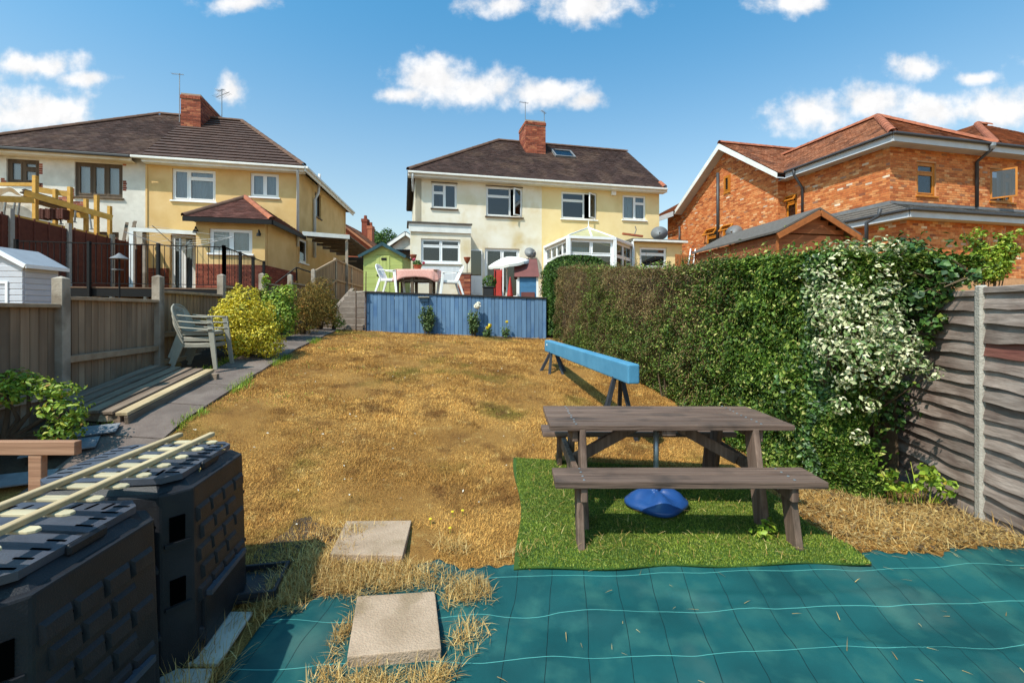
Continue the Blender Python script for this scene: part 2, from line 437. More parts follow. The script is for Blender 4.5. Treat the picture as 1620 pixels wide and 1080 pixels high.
M('beam_leg', '2e3138', rough=.6, var=.2, scale=8, bump=.1)
M('parasol_blue', '1d427c', '254c86', rough=.35, scale=5, bump=.05)
M('cloth_red', 'c98f84', 'd8a99e', rough=.9, scale=30, bump=.2, bscale=120)
M('white_cloth', 'eceae4', rough=.9, var=.03, bump=.1, trans=.15)
M('green_paint', 'a6b064', 'b3bc74', rough=.8, scale=8, bump=.25, bscale=30, grain='x', orand=.07)
M('green_paint_v', 'a6b064', 'b3bc74', rough=.8, scale=8, bump=.25, bscale=30, grain='z', orand=.07)
M('felt_teal', '27424a', '31515a', rough=.9, scale=8, bump=.3, bscale=120)
M('felt_grey', '55504c', '625c57', rough=.95, scale=8, bump=.3, bscale=150)
M('shed_brown', '84492c', '98603c', rough=.85, scale=10, bump=.35, bscale=30, grain='x', orand=.12)
M('shed_trim', '9a5a2c', rough=.8, var=.2, scale=10, bump=.2)
M('fence_brown', '5e3024', '6d3b2c', rough=.88, scale=10, bump=.3, bscale=30, grain='x', orand=.12)
M('yellow_timber', 'b88a38', 'cb9f50', rough=.75, scale=9, bump=.2, bscale=40, orand=.08)
M('timber_grey', '6b5c4c', '857361', rough=.9, scale=9, bump=.3, orand=.2)
M('shed_plastic', 'b3b6c0', 'bfc2cb', rough=.6, scale=3, bump=.1)
M('shed_plastic_roof', '8f949c', rough=.6, var=.08, bump=.1)
M('red_plastic', '9c2a20', rough=.4, var=.08, bump=.02)
M('maroon_roof', '6b3f3c', rough=.8, var=.12, bump=.15)
M('playhouse_blue', '3f6f95', '4a7da4', rough=.7, scale=5, bump=.15, orand=.05)
M('terracotta', '9a5236', rough=.9, var=.15, scale=8, bump=.2)
M('black_pot', '1c1d20', rough=.6, var=.1, bump=.05)
M('stone_step', '6e6157', '83756a', rough=.95, scale=5, bump=.5, bscale=50, orand=.1)
M('rust', '5a463a', rough=.9, var=.3, scale=14, bump=.3)
M('poly_roof', 'cfc79a', rough=.5, var=.08, bump=.02, trans=.35)
M('blind', 'c9cbbf', rough=.9, var=.05, bump=0)
M('lead', '6e7074', rough=.7, var=.15, bump=.1)
M('soil', '3a2d24', '4a3b2e', rough=1, scale=8, bump=.6, bscale=50, world=True)
M('bark', '4a3a2c', '5d4b3a', rough=.95, scale=14, bump=.5, grain='z')
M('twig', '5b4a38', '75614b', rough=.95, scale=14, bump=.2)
M('leaf_privet', '4a6a1e', rough=.55, var=.25, scale=1.3, world=True, bump=0, trans=.25, spec=.35, ramp=[(0,'263d10'),(.35,'3c5a18'),(.7,'5b7725'),(.92,'8a9842'),(1,'bcb66e')])
M('leaf_privet_far', '4a5a20', rough=.6, var=.3, scale=1.2, world=True, bump=0, trans=.25, spec=.3, ramp=[(0,'34471a'),(.4,'4d6422'),(.75,'6b7d33'),(1,'98964e')])
M('leaf_dark', '2f4a16', rough=.55, var=.25, scale=1.5, world=True, bump=0, trans=.2, spec=.35, ramp=[(0,'233c12'),(.5,'37581b'),(.9,'4f7326'),(1,'7b9340')])
M('leaf_dead', '7a6343', rough=.9, var=.3, scale=1.5, world=True, bump=0, trans=.2, ramp=[(0,'4d3b28'),(.5,'75603f'),(.85,'9b8458'),(1,'b9a473')])
M('leaf_variegated', 'b0b890', rough=.5, var=.15, scale=3, world=True, bump=0, trans=.2, spec=.4, ramp=[(0,'3f5f28'),(.34,'72894c'),(.5,'b9bc8e'),(.78,'d4d0a8'),(1,'e0d9b8')])
M('leaf_ivy', '35521f', rough=.45, var=.25, scale=3, world=True, bump=0, trans=.15, spec=.5, ramp=[(0,'22391a'),(.5,'37571f'),(.85,'4f7030'),(1,'7f8a3a')])
M('leaf_yellow', 'b5a52a', rough=.5, var=.2, scale=4, world=True, bump=0, trans=.25, spec=.35, ramp=[(0,'7f861e'),(.3,'b9a824'),(.7,'d8c22e'),(1,'ebdc66')])
M('leaf_lime', '78932a', rough=.5, var=.2, scale=4, world=True, bump=0, trans=.25, spec=.35, ramp=[(0,'4c6a1e'),(.4,'748f2a'),(.8,'98ad3a'),(.95,'b5b74a'),(1,'a06a30')])
M('leaf_conifer', '7a6a28', rough=.8, var=.25, scale=3, world=True, bump=0, trans=.2, ramp=[(0,'4f4a1c'),(.4,'76662a'),(.75,'957a34'),(1,'a5733a')])
M('leaf_rose', '4c6132', rough=.6, var=.2, scale=3, world=True, bump=0, trans=.2, ramp=[(0,'34481f'),(.6,'55703a'),(1,'7f8c58')])
M('petal_white', 'e8e2d2', rough=.8, var=.04, bump=0, trans=.2)
M('petal_yellow', 'e0c936', rough=.8, var=.06, bump=0, trans=.2)
M('petal_pink', 'c2536a', rough=.8, var=.06, bump=0, trans=.2)
M('mat_green', '4b7a18', rough=.6, var=.2, scale=2.5, world=True, bump=0, trans=.15, ramp=[(0,'485811'),(.5,'65781d'),(.9,'838f30'),(1,'a6a654')])
M('mat_base', '2f4a12', rough=.9, var=.2, scale=4, bump=.2)
M('straw', 'b08a4e', rough=.85, var=.2, scale=2.0, world=True, bump=0, trans=.15, ramp=[(0,'8a6630'),(.4,'b08a4e'),(.8,'c9a868'),(1,'dcc48c')])

# lawn materials: bleached summer grass with worn, green and straw patches that belong to the turf itself
def lawn_material(name, blade):
    m = bpy.data.materials.new(name); m.use_nodes = True
    N, L = m.node_tree.nodes, m.node_tree.links; bs = N['Principled BSDF']
    g = N.new('ShaderNodeNewGeometry')
    def nzn(s, d=5, r=.6):
        n = N.new('ShaderNodeTexNoise'); n.inputs['Scale'].default_value = s; n.inputs['Detail'].default_value = d; n.inputs['Roughness'].default_value = r
        L.new(g.outputs['Position'], n.inputs['Vector']); return n.outputs[0]
    def rng_(x, a, b):
        n = N.new('ShaderNodeMapRange'); n.inputs['From Min'].default_value = a; n.inputs['From Max'].default_value = b; n.interpolation_type = 'SMOOTHSTEP'
        L.new(x, n.inputs['Value']); return n.outputs[0]
    def mix(f, a, b, mode='MIX'):
        n = N.new('ShaderNodeMix'); n.data_type = 'RGBA'; n.blend_type = mode
        if isinstance(f, float): n.inputs['Factor'].default_value = f
        else: L.new(f, n.inputs['Factor'])
        for s, x in (('A', a), ('B', b)):
            if isinstance(x, str): n.inputs[s].default_value = (*lin(x), 1)
            else: L.new(x, n.inputs[s])
        return n.outputs['Result']
    base = mix(rng_(nzn(1.1, 6), .36, .64), '9b7038', 'c99a54')
    base = mix(rng_(nzn(2.6, 8, .7), .48, .68), base, '734d28')
    base = mix(rng_(nzn(.85, 5), .54, .7), base, '6d6428')
    base = mix(rng_(nzn(7, 5), .55, .75), base, 'd0ae6c')
    base = mix(rng_(nzn(1.7, 8, .7), .58, .74), base, '60432a')
    if not blade: base = mix(.42, base, '5e4424'); base = mix(rng_(nzn(60, 4), .42, .62), base, '8f6836'); base = mix(rng_(nzn(140, 3), .52, .7), base, '4a3018')
    if blade:
        a = N.new('ShaderNodeAttribute'); a.attribute_name = 'rnd'
        s = N.new('ShaderNodeMapRange'); s.inputs['To Min'].default_value = .5; s.inputs['To Max'].default_value = 1.65
        L.new(a.outputs['Fac'], s.inputs['Value']); base = mix(1.0, base, s.outputs[0], 'MULTIPLY')
    L.new(base, bs.inputs['Base Color']); bs.inputs['Roughness'].default_value = .9; bs.inputs['Specular IOR Level'].default_value = .15
    if not blade:
        b = N.new('ShaderNodeBump'); b.inputs['Strength'].default_value = .7; b.inputs['Distance'].default_value = .03
        L.new(nzn(70, 6, .7), b.inputs['Height']); L.new(b.outputs[0], bs.inputs['Normal'])
    MATS[name] = m
lawn_material('lawn_ground', False)
lawn_material('lawn_blade', True)

def fabric_material():
    m = bpy.data.materials.new('weed_fabric'); m.use_nodes = True
    N, L = m.node_tree.nodes, m.node_tree.links; bs = N['Principled BSDF']
    g = N.new('ShaderNodeNewGeometry')
    def nd(t, **k):
        n = N.new(t)
        for a, b in k.items(): setattr(n, a, b)
        return n
    def mth(op, a, b=None, c=None):
        n = nd('ShaderNodeMath', operation=op)
        for i, x in enumerate((a, b, c)):
            if x is None: continue
            if isinstance(x, (int, float)): n.inputs[i].default_value = x
            else: L.new(x, n.inputs[i])
        return n.outputs[0]
    def nzn(s, d=4):
        n = nd('ShaderNodeTexNoise'); n.inputs['Scale'].default_value = s; n.inputs['Detail'].default_value = d
        L.new(g.outputs['Position'], n.inputs['Vector']); return n.outputs[0]
    sx = nd('ShaderNodeSeparateXYZ'); L.new(g.outputs['Position'], sx.inputs[0])
    wob = mth('MULTIPLY', mth('SUBTRACT', nzn(1.6, 3), .5), .07)
    X = mth('ADD', mth('MULTIPLY_ADD', sx.outputs[1], -.12, sx.outputs[0]), wob)
    Yc = mth('ADD', mth('MULTIPLY_ADD', sx.outputs[0], -.035, sx.outputs[1]), wob)
    def line(c, pitch, half):
        fr = mth('ABSOLUTE', mth('SUBTRACT', mth('FRACT', mth('DIVIDE', c, pitch)), .5))
        return mth('LESS_THAN', mth('MULTIPLY', fr, pitch), half)
    black = line(X, .2, .0018); pale = line(Yc, .29, .0019)
    def mix(f, a, b):
        n = nd('ShaderNodeMix', data_type='RGBA'); L.new(f, n.inputs['Factor'])
        for s, x in (('A', a), ('B', b)):
            if isinstance(x, str): n.inputs[s].default_value = (*lin(x), 1)
            else: L.new(x, n.inputs[s])
        return n.outputs['Result']
    def rr(x, a, b):
        n = nd('ShaderNodeMapRange'); n.inputs['From Min'].default_value = a; n.inputs['From Max'].default_value = b; L.new(x, n.inputs['Value']); return n.outputs[0]
    c = mix(rr(nzn(2.0), .35, .65), '0b4043', '145254')
    c = mix(rr(nzn(5.5, 6), .5, .75), c, '2d5f5a')
    c = mix(rr(nzn(1.6, 9), .56, .8), c, '46605a')
    c = mix(black, c, '062024'); c = mix(pale, c, '4f938d')
    L.new(c, bs.inputs['Base Color']); bs.inputs['Roughness'].default_value = .6; bs.inputs['Specular IOR Level'].default_value = .22
    w1 = nd('ShaderNodeTexWave', wave_type='BANDS', bands_direction='X'); w1.inputs['Scale'].default_value = 110
    w2 = nd('ShaderNodeTexWave', wave_type='BANDS', bands_direction='Y'); w2.inputs['Scale'].default_value = 110
    for w in (w1, w2): L.new(g.outputs['Position'], w.inputs['Vector'])
    b = nd('ShaderNodeBump'); b.inputs['Strength'].default_value = .35; b.inputs['Distance'].default_value = .004
    L.new(mth('ADD', w1.outputs['Fac'], w2.outputs['Fac']), b.inputs['Height']); L.new(b.outputs[0], bs.inputs['Normal'])
    MATS['weed_fabric'] = m
fabric_material()

# ---------------------------------------------------------------- ground
AY = np.array([-300., 0., 1.5, 2.4, 3.0, 3.6, 4.8, 6.5, 8.4, 10.5, 12.3, 13.2, 15.5, 400.])
AZ = np.array([-.06, -.05, -.03, 0., .08, .11, .24, .46, .685, .83, .95, 1.2, 2.05, 2.1])
def G(x, y):
    a = np.interp(y, AY, AZ)
    c = np.interp(y, [3.0, 4.8, 11.5, 14.0], [0., .075, .06, 0.])
    return a - c*np.clip(x, -8, 4)
def Gf(x, y): return float(G(x, y))

xs = np.concatenate([np.array([-400, -150, -60, -30, -20, -14, -10]), np.arange(-8, 6.01, .2), np.array([8, 12, 20, 30, 60, 150, 400])])
ys = np.concatenate([np.array([-300, -80, -20, -6, -2]), np.arange(0, 15.61, .2), np.array([17, 20, 26, 40, 80, 180, 400])])
gx, gy = np.meshgrid(xs, ys)
gz = G(gx, gy) + .012*np.sin(gx*2.3+gy*1.1)*np.cos(gy*1.9)*(np.abs(gx) < 8)*(gy < 12.5)*(gy > 3.2)
V = np.stack([gx, gy, gz], -1).reshape(-1, 3)
nx = len(xs); idx = np.arange(len(V)).reshape(gx.shape)
F = np.stack([idx[:-1,:-1], idx[:-1,1:], idx[1:,1:], idx[1:,:-1]], -1).reshape(-1, 4)
tag(np_mesh('ground', V, F, 'lawn_ground', smooth=True), 'sun-bleached brown ground of the back garden', 'ground', kind='structure')

# bare soil strips beside the path and below the deck
def sheet(name, poly_fn, x0, x1, y0, y1, nxs, nys, dz, mat, mask=None, wr=None):
    X, Yy = np.meshgrid(np.linspace(x0, x1, nxs), np.linspace(y0, y1, nys))
    Z = G(X, Yy) + dz
    if wr is not None: Z = Z + wr(X, Yy)
    V = np.stack([X, Yy, Z], -1).reshape(-1, 3)
    idx = np.arange(len(V)).reshape(X.shape)
    F = np.stack([idx[:-1,:-1], idx[:-1,1:], idx[1:,1:], idx[1:,:-1]], -1).reshape(-1, 4)
    if mask is not None:
        cx = V[F].mean(1); F = F[mask(cx[:, 0], cx[:, 1])]
    return np_mesh(name, V, F, mat, smooth=True)
def nsm(x, y, s, k=0):
    return np.array([mnoise.noise(Vector((a*s, b*s, k))) for a, b in zip(np.ravel(x), np.ravel(y))]).reshape(np.shape(x))

# ---------------------------------------------------------------- path of stone slabs along the left fence
def path_x(y): return -2.72 - .1425*y       # lawn side edge
yy = 2.6; k = 0
while yy < 12.2:
    L_ = random.uniform(.75, 1.15); y1 = yy + L_ - .02
    w = .62 + random.uniform(-.03, .03)
    mb = MB()
    def pt(a, b, top):
        y = yy + (y1-yy)*b; x = path_x(y) - w*(1-a)
        return (x, y, Gf(x, y) + (.03 + .006*mnoise.noise(Vector((x*3, y*3, 1))) if top else -.05))
    n = 5
    mb.grid(lambda a, b: pt(a, b, True), n, n)
    for (fa, fb) in (((0,0),(1,0)), ((1,0),(1,1)), ((1,1),(0,1)), ((0,1),(0,0))):
        mb._add([pt(*fa, False), pt(*fb, False), pt(*fb, True), pt(*fa, True)], [(0,1,2,3)])
    o = mb.build('path_slab', 'path_stone')
    if k == 0:
        path_root = bpy.data.objects.new('path', None); COL.objects.link(path_root)
        tag(path_root, 'grey stone slab path along the left fence', 'path', kind='structure')
    o.parent = path_root; k += 1
    yy += L_

# ---------------------------------------------------------------- teal weed fabric
def fab_mask(x, y):
    up = np.interp(x, [-1.3, -1.0, -.75, -.3, .1, 2.2, 3.2, 3.7], [2.5, 2.62, 2.84, 2.86, 2.9, 2.95, 3.05, 3.08]) + .03*np.sin(x*9) + .02*np.sin(x*23)
    lf = -1.33 + .06*(y-2)
    return (y < up) & (x > lf)
def fab_wr(x, y):
    return (.006*np.sin(x*5+y*9+2*np.sin(x*2.1)) + .004*np.sin(x*13-y*6) + .005*np.sin(x*3.1+y*17+3*np.sin(x*1.3))*np.sin(x*2.2-y)**2 + .007*np.exp(-((y-2.3-.08*np.sin(x*2))/.018)**2)*(x>1.6) + .010*np.exp(-((y-2.62-.03*np.sin(x*3))/.03)**2)*(x > .9)*(x < 2.3)
            + .008*np.exp(-((y-2.45-.05*x)/.05)**2)*np.sin(x*4)**2)
def edge_sheet(name, xf, yf, nu, nv, dz, mat, wr=None):
    U, Vv = np.meshgrid(np.linspace(0, 1, nu), np.linspace(0, 1, nv))
    X, Yy = xf(U, Vv), yf(U, Vv); Z = G(X, Yy) + dz + (wr(X, Yy) if wr is not None else 0)
    V = np.stack([X, Yy, Z], -1).reshape(-1, 3); idx = np.arange(len(V)).reshape(X.shape)
    return np_mesh(name, V, np.stack([idx[:-1,:-1], idx[:-1,1:], idx[1:,1:], idx[1:,:-1]], -1).reshape(-1, 4), mat, smooth=True)
def fab_up(x): return np.interp(x, [-1.3, -1.0, -.75, -.3, .1, 2.2, 3.2, 3.7], [2.5, 2.62, 2.84, 2.86, 2.9, 2.95, 3.05, 3.08]) + .03*np.sin(x*9) + .02*np.sin(x*23) + .012*np.sin(x*61)
fab = edge_sheet('weed_fabric', lambda u, v: -1.42+.06*v*2.2+5.04*u-.1*u*0, lambda u, v: -.6+(fab_up(-1.3+4.95*u)+.6)*v, 300, 200, .016, 'weed_fabric', fab_wr)
tag(fab, 'teal woven weed control fabric spread over the front of the garden', 'ground sheet')
m_ = fab.modifiers.new('solid', 'SOLIDIFY'); m_.thickness = .002

# ---------------------------------------------------------------- artificial grass mat
mat_root = thing('grass_mat', 'bright green artificial grass mat under the picnic table', 'grass mat', (1.1, 3.6, Gf(1.1, 3.6)))
X0, X1, Y0, Y1 = .04, 2.22, 2.80, 4.46
def inmat(x, y): 
    return (x > X0 + .03*np.sin(y*4)) & (x < X1 - .02 + .03*np.sin(y*7)) & (y > Y0 + .06*(x-X0)/2.2 + .012*np.sin(x*8)) & (y < Y1)
mb_ = edge_sheet('mat_base', lambda u, v: X0+.03*np.sin((Y0+(Y1-Y0)*v)*4)*(1-u)+(X1-X0)*u+(-.02+.03*np.sin((Y0+(Y1-Y0)*v)*7))*u,
                 lambda u, v: (Y0+.06*u+.012*np.sin((X0+(X1-X0)*u)*8))*(1-v)+Y1*v, 60, 46, .034, 'mat_base')
mb_.parent = mat_root; mb_.matrix_parent_inverse = Matrix.Translation(-mat_root.location)
m_ = mb_.modifiers.new('solid', 'SOLIDIFY'); m_.thickness = .014
n = 130000
x = rng.uniform(X0, X1, n); y = rng.uniform(Y0, Y1, n); k = inmat(x, y); x, y = x[k], y[k]
P = np.stack([x, y, G(x, y) + .033], 1)
o = blade_mesh('pile', P, .013, .003, 'mat_green', lean=1.1, tri=True)
tag(o, kind='stuff'); o.parent = mat_root; o.matrix_parent_inverse = Matrix.Translation(-mat_root.location)

# ---------------------------------------------------------------- dry lawn blades
def lawn_ok(x, y):
    ok = (x > path_x(y) + .0) & (y < 12.25) & ~inmat(x, y) & ~(fab_mask(x, y))
    hx = np.interp(y, [2.9, 3.6, 4.1, 6.7, 12.], [3.6, 3.5, 2.8, 2.4, 1.3])
    return ok & (x < hx) & ~((x > -.95) & (x < -.5) & (y > 2.82) & (y < 3.27))
def lawn_patch(n, y0, y1, h, w, lean, name):
    x = rng.uniform(-4.6, 3.6, n); y = y0 + (y1-y0)*rng.random(n)**1.15
    k = lawn_ok(x, y); x, y = x[k], y[k]
    return np.stack([x, y, G(x, y) + .002], 1)
Pn = lawn_patch(240000, 2.45, 5.2, 0, 0, 0, '')
Pm = lawn_patch(160000, 5.2, 8.2, 0, 0, 0, '')
Pf = lawn_patch(100000, 8.2, 12.25, 0, 0, 0, '')
P = np.concatenate([Pn, Pm, Pf])
hh = np.concatenate([np.full(len(Pn), .028), np.full(len(Pm), .030), np.full(len(Pf), .034)])
ww = np.concatenate([np.full(len(Pn), .0021), np.full(len(Pm), .0028), np.full(len(Pf), .004)])
pn = nsm(P[:, 0], P[:, 1], 2.2, 3.3)
hh = hh*(1 + .9*np.clip(pn, -.6, .9))
tag(blade_mesh('dry_grass', P, hh, ww, 'lawn_blade', lean=1.9, tri=True), 'short sun-dried yellow brown lawn grass', 'grass', kind='stuff')

# bare trodden soil beside the farther bin
sb = edge_sheet('bare_soil', lambda u, v: -1.62+.75*u+.05*np.sin(v*9), lambda u, v: 2.62+.75*v+.06*np.sin(u*7), 16, 16, .004, 'soil')
tag(sb, 'dark trodden soil beside the farther compost bin', 'soil', kind='structure')
# weeds and pale scraps in the lawn
n = 9000
x = rng.uniform(-3.9, 1.2, n); y = rng.uniform(3.3, 11.5, n)
k = lawn_ok(x, y) & (nsm(x, y, 1.3, 21.) + .35*nsm(x, y, 5., 3.) - .12*(x+1.2) > .42); x, y = x[k], y[k]
tag(blade_mesh('lawn_weeds', np.stack([x, y, G(x, y)], 1), .035, .003, 'leaf_lime', lean=1.6), 'sparse green weeds surviving in the dry lawn', 'grass', kind='stuff')
n = 130
x = rng.uniform(-3.5, 1.8, n); y = 3.1 + 8*rng.random(n)**1.6; k = lawn_ok(x, y); x, y = x[k], y[k]
tag(leaf_mesh('lawn_litter', np.stack([x, y, G(x, y)+.03], 1), np.tile([0, 0, 1.], (len(x), 1)), .022, 'petal_white', jitter=.5), 'tiny pale scraps scattered on the dry lawn', 'litter', kind='stuff')
# long straw clumps: by the slabs, by the bin and along the foot of the right fence
def clump(cx, cy, r, n, h, name=None):
    a = rng.uniform(0, 2*np.pi, n); q = r*np.sqrt(rng.random(n))
    x = cx + q*np.cos(a); y = cy + q*np.sin(a)
    return np.stack([x, y, G(x, y) + .02], 1)
n = 60000
x = rng.uniform(-1.55, .12, n); y = rng.uniform(1.85, 3.4, n)
def gauss(cx, cy, sx, sy): return np.exp(-((x-cx)/sx)**2-((y-cy)/sy)**2)
dens = (gauss(-.7,2.72,.24,.14)+.8*gauss(-1.05,2.8,.3,.16)+.8*gauss(-.27,2.62,.14,.10)+.75*gauss(-.22,2.3,.07,.16)+.55*gauss(-.86,2.28,.05,.14)+.75*gauss(-.62,2.02,.22,.07)+.5*gauss(-.36,2.05,.1,.06)
        +.7*gauss(-1.3,2.6,.12,.14)+.45*gauss(-.4,3.02,.12,.1)+.35*gauss(-1.1,3.1,.3,.2)+.3*gauss(0.0,2.95,.1,.06))
dens = dens*1.15 + .9*nsm(x, y, 7., 2.)*np.sqrt(dens+1e-6) + .35*nsm(x, y, 19., 5.)*np.sqrt(dens+1e-6)
inslab = ((x > -.82+.05*(y-2.1)) & (x < -.40+.04*(y-2.1)) & (y > 2.13) & (y < 2.62)) | ((x > -1.0) & (x < -.55) & (y > 2.86) & (y < 3.25))
k = (rng.random(n)*.9+.12 < dens) & ~inslab; x, y = x[k], y[k]
P = np.stack([x, y, G(x, y) + .012 + .02*rng.random(len(x))], 1)
tag(blade_mesh('straw_clumps', P, .07, .0015, 'straw', lean=2.2), 'dry matted straw grass around the concrete slabs', 'grass', kind='stuff')
n = 5500
t = rng.random(n); x = 2.1 + 1.5*rng.random(n)**.75; y = 2.98 + t*1.25 + rng.normal(0, .05, n)
k = ~fab_mask(x, y+.02) & ~inmat(x, y) & (x < 3.62 + .2*(y-3.5)); x, y = x[k], y[k]
P = np.stack([x, y, G(x, y) + .01], 1)
P[:, 2] += rng.random(len(P))*.02
tag(blade_mesh('straw_litter', P, .1, .0014, 'straw', lean=9), 'loose straw litter at the foot of the right fence', 'straw', kind='stuff')
n = 1500
x = 2.1 + 1.5*rng.random(n)**.8; y = 3.0 + 1.2*rng.random(n); k = ~fab_mask(x, y+.02) & ~inmat(x, y) & (x < 3.62 + .2*(y-3.5)); x, y = x[k], y[k]
tag(leaf_mesh('leaf_litter', np.stack([x, y, G(x, y)+.015+.02*rng.random(len(x))], 1), np.tile([0, 0, 1.], (len(x), 1)), .032, 'leaf_dead', jitter=.6), 'dead brown leaf litter at the foot of the right fence', 'leaf litter', kind='stuff')
n = 70
x = rng.uniform(-1.0, 3.3, n); y = rng.uniform(1.9, 3.0, n)**1.0; k = fab_mask(x, y); x, y = x[k], y[k]
tag(blade_mesh('straw_bits', np.stack([x, y, G(x, y) + .026], 1), .05, .0013, 'straw', lean=25), 'stray dry stems scattered on the teal fabric', 'straw', kind='stuff')
n = 900
x = rng.uniform(.1, 2.2, n); y = rng.uniform(2.85, 4.3, n); k = inmat(x, y); x, y = x[k], y[k]
tag(blade_mesh('straw_on_mat', np.stack([x, y, G(x, y) + .055], 1), .06, .0012, 'straw', lean=6), 'stray dry stems scattered on the green mat', 'straw', kind='stuff')
# green tufts along the path edge
n = 5200
y = rng.uniform(4.6, 12, n); x = path_x(y) + rng.normal(.02, .06, n); kk = nsm(x, y, 1.4, 9.) > .08; x, y = x[kk], y[kk]
P1 = np.stack([x, y, G(x, y)], 1)
y = rng.uniform(4.6, 12, 2600); x = path_x(y) - .64 - np.abs(rng.normal(0, .08, 2600)); 
P1 = np.concatenate([P1, np.stack([x, y, G(x, y)], 1)])
tag(blade_mesh('path_edge_grass', P1, .07, .003, 'leaf_lime', lean=.8), 'green grass tufts along the edges of the path', 'grass', kind='stuff')
# dark soil bed between path and fence, and under the hedge
bed = sheet('soil_bed', None, -6.6, -3.2, 2.4, 13, 40, 80, .006, 'soil', lambda x, y: (x < -3.36 - .1425*y) & (x > -4.3 - .1425*y))
tag(bed, 'dark bare soil bed between path and left fence', 'soil', kind='structure')
hb = sheet('hedge_soil', None, 1.0, 4.2, 3.2, 13, 40, 80, .006, 'soil', lambda x, y: (x > np.interp(y, [3.3, 4.1, 6.7, 12.], [3.3, 2.75, 2.4, 1.25])))
tag(hb, 'dark soil under the right hand hedge', 'soil', kind='structure')
bd = sheet('deck_soil', None, -4.2, 1.3, 11.75, 12.5, 40, 10, .006, 'soil', lambda x, y: y > 11.95 + .12*np.sin(x*3))
tag(bd, 'narrow soil strip at the foot of the blue deck boards', 'soil', kind='structure')
for i, (u, v, Y) in enumerate([(468,790,3.6),(620,905,2.8),(502,1042,2.1),(493,1040,2.15),(560,700,4.6)]): pass

# ---------------------------------------------------------------- concrete slabs
def slab(quad, label):
    c = sum((Vector(q) for q in quad), Vector()) / 4
    t = thing('paving_slab', label, 'slab', c, group='concrete slabs laid on the grass')
    mb = MB()
    lo = [Vector(q) - c + Vector((0,0,-.03)) for q in quad]
    mb.extrude(lo, (0, 0, .065))
    o = mb.build('slab_block', 'slab', t, bevel=.006, seg=2)
    return t
def gp(u, v, z): 
    Y = FPX*(EYE.z - z)/(v - CV); return ((u-CU)/FPX*Y, Y, z)
slab([gp(549,1050,.03), gp(698,1036,.03), gp(688,944,.03), gp(565,952,.03)], 'pale square concrete slab lying on the teal fabric')
slab([gp(522,884,.10), gp(637,887,.10), gp(651,830,.10), gp(548,831,.10)], 'pale square concrete slab sunk in the dry grass')
for q, lab in (([gp(345,1062,.0), gp(262,1062,.0), gp(330,978,.0), gp(400,978,.0)], 'pale flat board beside the far compost bin'),
               ([gp(300,1145,.0), gp(215,1145,.0), gp(262,1070,.0), gp(338,1070,.0)], 'pale flat board beside the near compost bin')):
    c = sum((Vector(p) for p in q), Vector())/4
    t = thing('flat_board', lab, 'board', c, group='flat boards on the ground beside the compost bins')
    mb = MB(); mb.extrude([Vector(p)-c+Vector((0,0,.022)) for p in q], (0,0,.018)); mb.build('board_panel', 'board_white', t, bevel=.003)

# ================================================================ building kit
class Frame:
    """a building's own axes: x along the back wall, y into the house, z up from its ground floor"""
    def __init__(self, O, ang):
        self.O = Vector(O); self.ang = ang
        self.a = Vector((math.cos(ang), math.sin(ang), 0)); self.b = Vector((-math.sin(ang), math.cos(ang), 0))
    def loc(self, u, v, d=0.):
        D = Vector(((u-CU)/FPX, 1, (CV-v)/FPX)); r = EYE - self.O
        t = (d - self.b.dot(r)) / self.b.dot(D)
        p = r + D*t
        return self.a.dot(p), p.z
    def onx(self, u, v, s=0.):
        D = Vector(((u-CU)/FPX, 1, (CV-v)/FPX)); r = EYE - self.O
        t = (s - self.a.dot(r)) / self.a.dot(D)
        p = r + D*t
        return self.b.dot(p), p.z
    def rect(self, u0, v0, u1, v1, d=0.):
        s0, z1 = self.loc(u0, v0, d); s1, z1b = self.loc(u1, v0, d)
        _, z0 = self.loc((u0+u1)/2, v1, d); _, zt = self.loc((u0+u1)/2, v0, d)
        return s0, s1, z0, zt

def plane_T(origin, xdir):
    x = Vector(xdir).normalized(); z = Vector((0,0,1)); y = z.cross(x)
    Mx = Matrix.Identity(4)
    for i in range(3): Mx[i][0] = x[i]; Mx[i][1] = y[i]; Mx[i][2] = z[i]; Mx[i][3] = origin[i]
    return Mx
def wall(mb, x0, x1, z0, z1, holes=(), t=.25, T=None):
    """a wall with real openings; front face at y = 0, back at y = t"""
    mb.T = T
    X = sorted({x0, x1, *[h[0] for h in holes], *[h[1] for h in holes]}); X = [x for x in X if x0 <= x <= x1]
    Z = sorted({z0, z1, *[h[2] for h in holes], *[h[3] for h in holes]}); Z = [z for z in Z if z0 <= z <= z1]
    def solid(i, j):
        if i < 0 or j < 0 or i >= len(X)-1 or j >= len(Z)-1: return False
        cx, cz = (X[i]+X[i+1])/2, (Z[j]+Z[j+1])/2
        return not any(h[0] < cx < h[1] and h[2] < cz < h[3] for h in holes)
    for i in range(len(X)-1):
        for j in range(len(Z)-1):
            if not solid(i, j): continue
            a, b, c, d = X[i], X[i+1], Z[j], Z[j+1]
            mb._add([(a,0,c),(b,0,c),(b,0,d),(a,0,d)], [(0,1,2,3)])
            mb._add([(a,t,c),(b,t,c),(b,t,d),(a,t,d)], [(3,2,1,0)])
            if not solid(i-1, j): mb._add([(a,0,c),(a,t,c),(a,t,d),(a,0,d)], [(3,2,1,0)])
            if not solid(i+1, j): mb._add([(b,0,c),(b,t,c),(b,t,d),(b,0,d)], [(0,1,2,3)])
            if not solid(i, j-1): mb._add([(a,0,c),(b,0,c),(b,t,c),(a,t,c)], [(3,2,1,0)])
            if not solid(i, j+1): mb._add([(a,0,d),(b,0,d),(b,t,d),(a,t,d)], [(0,1,2,3)])
    mb.T = None
    return mb
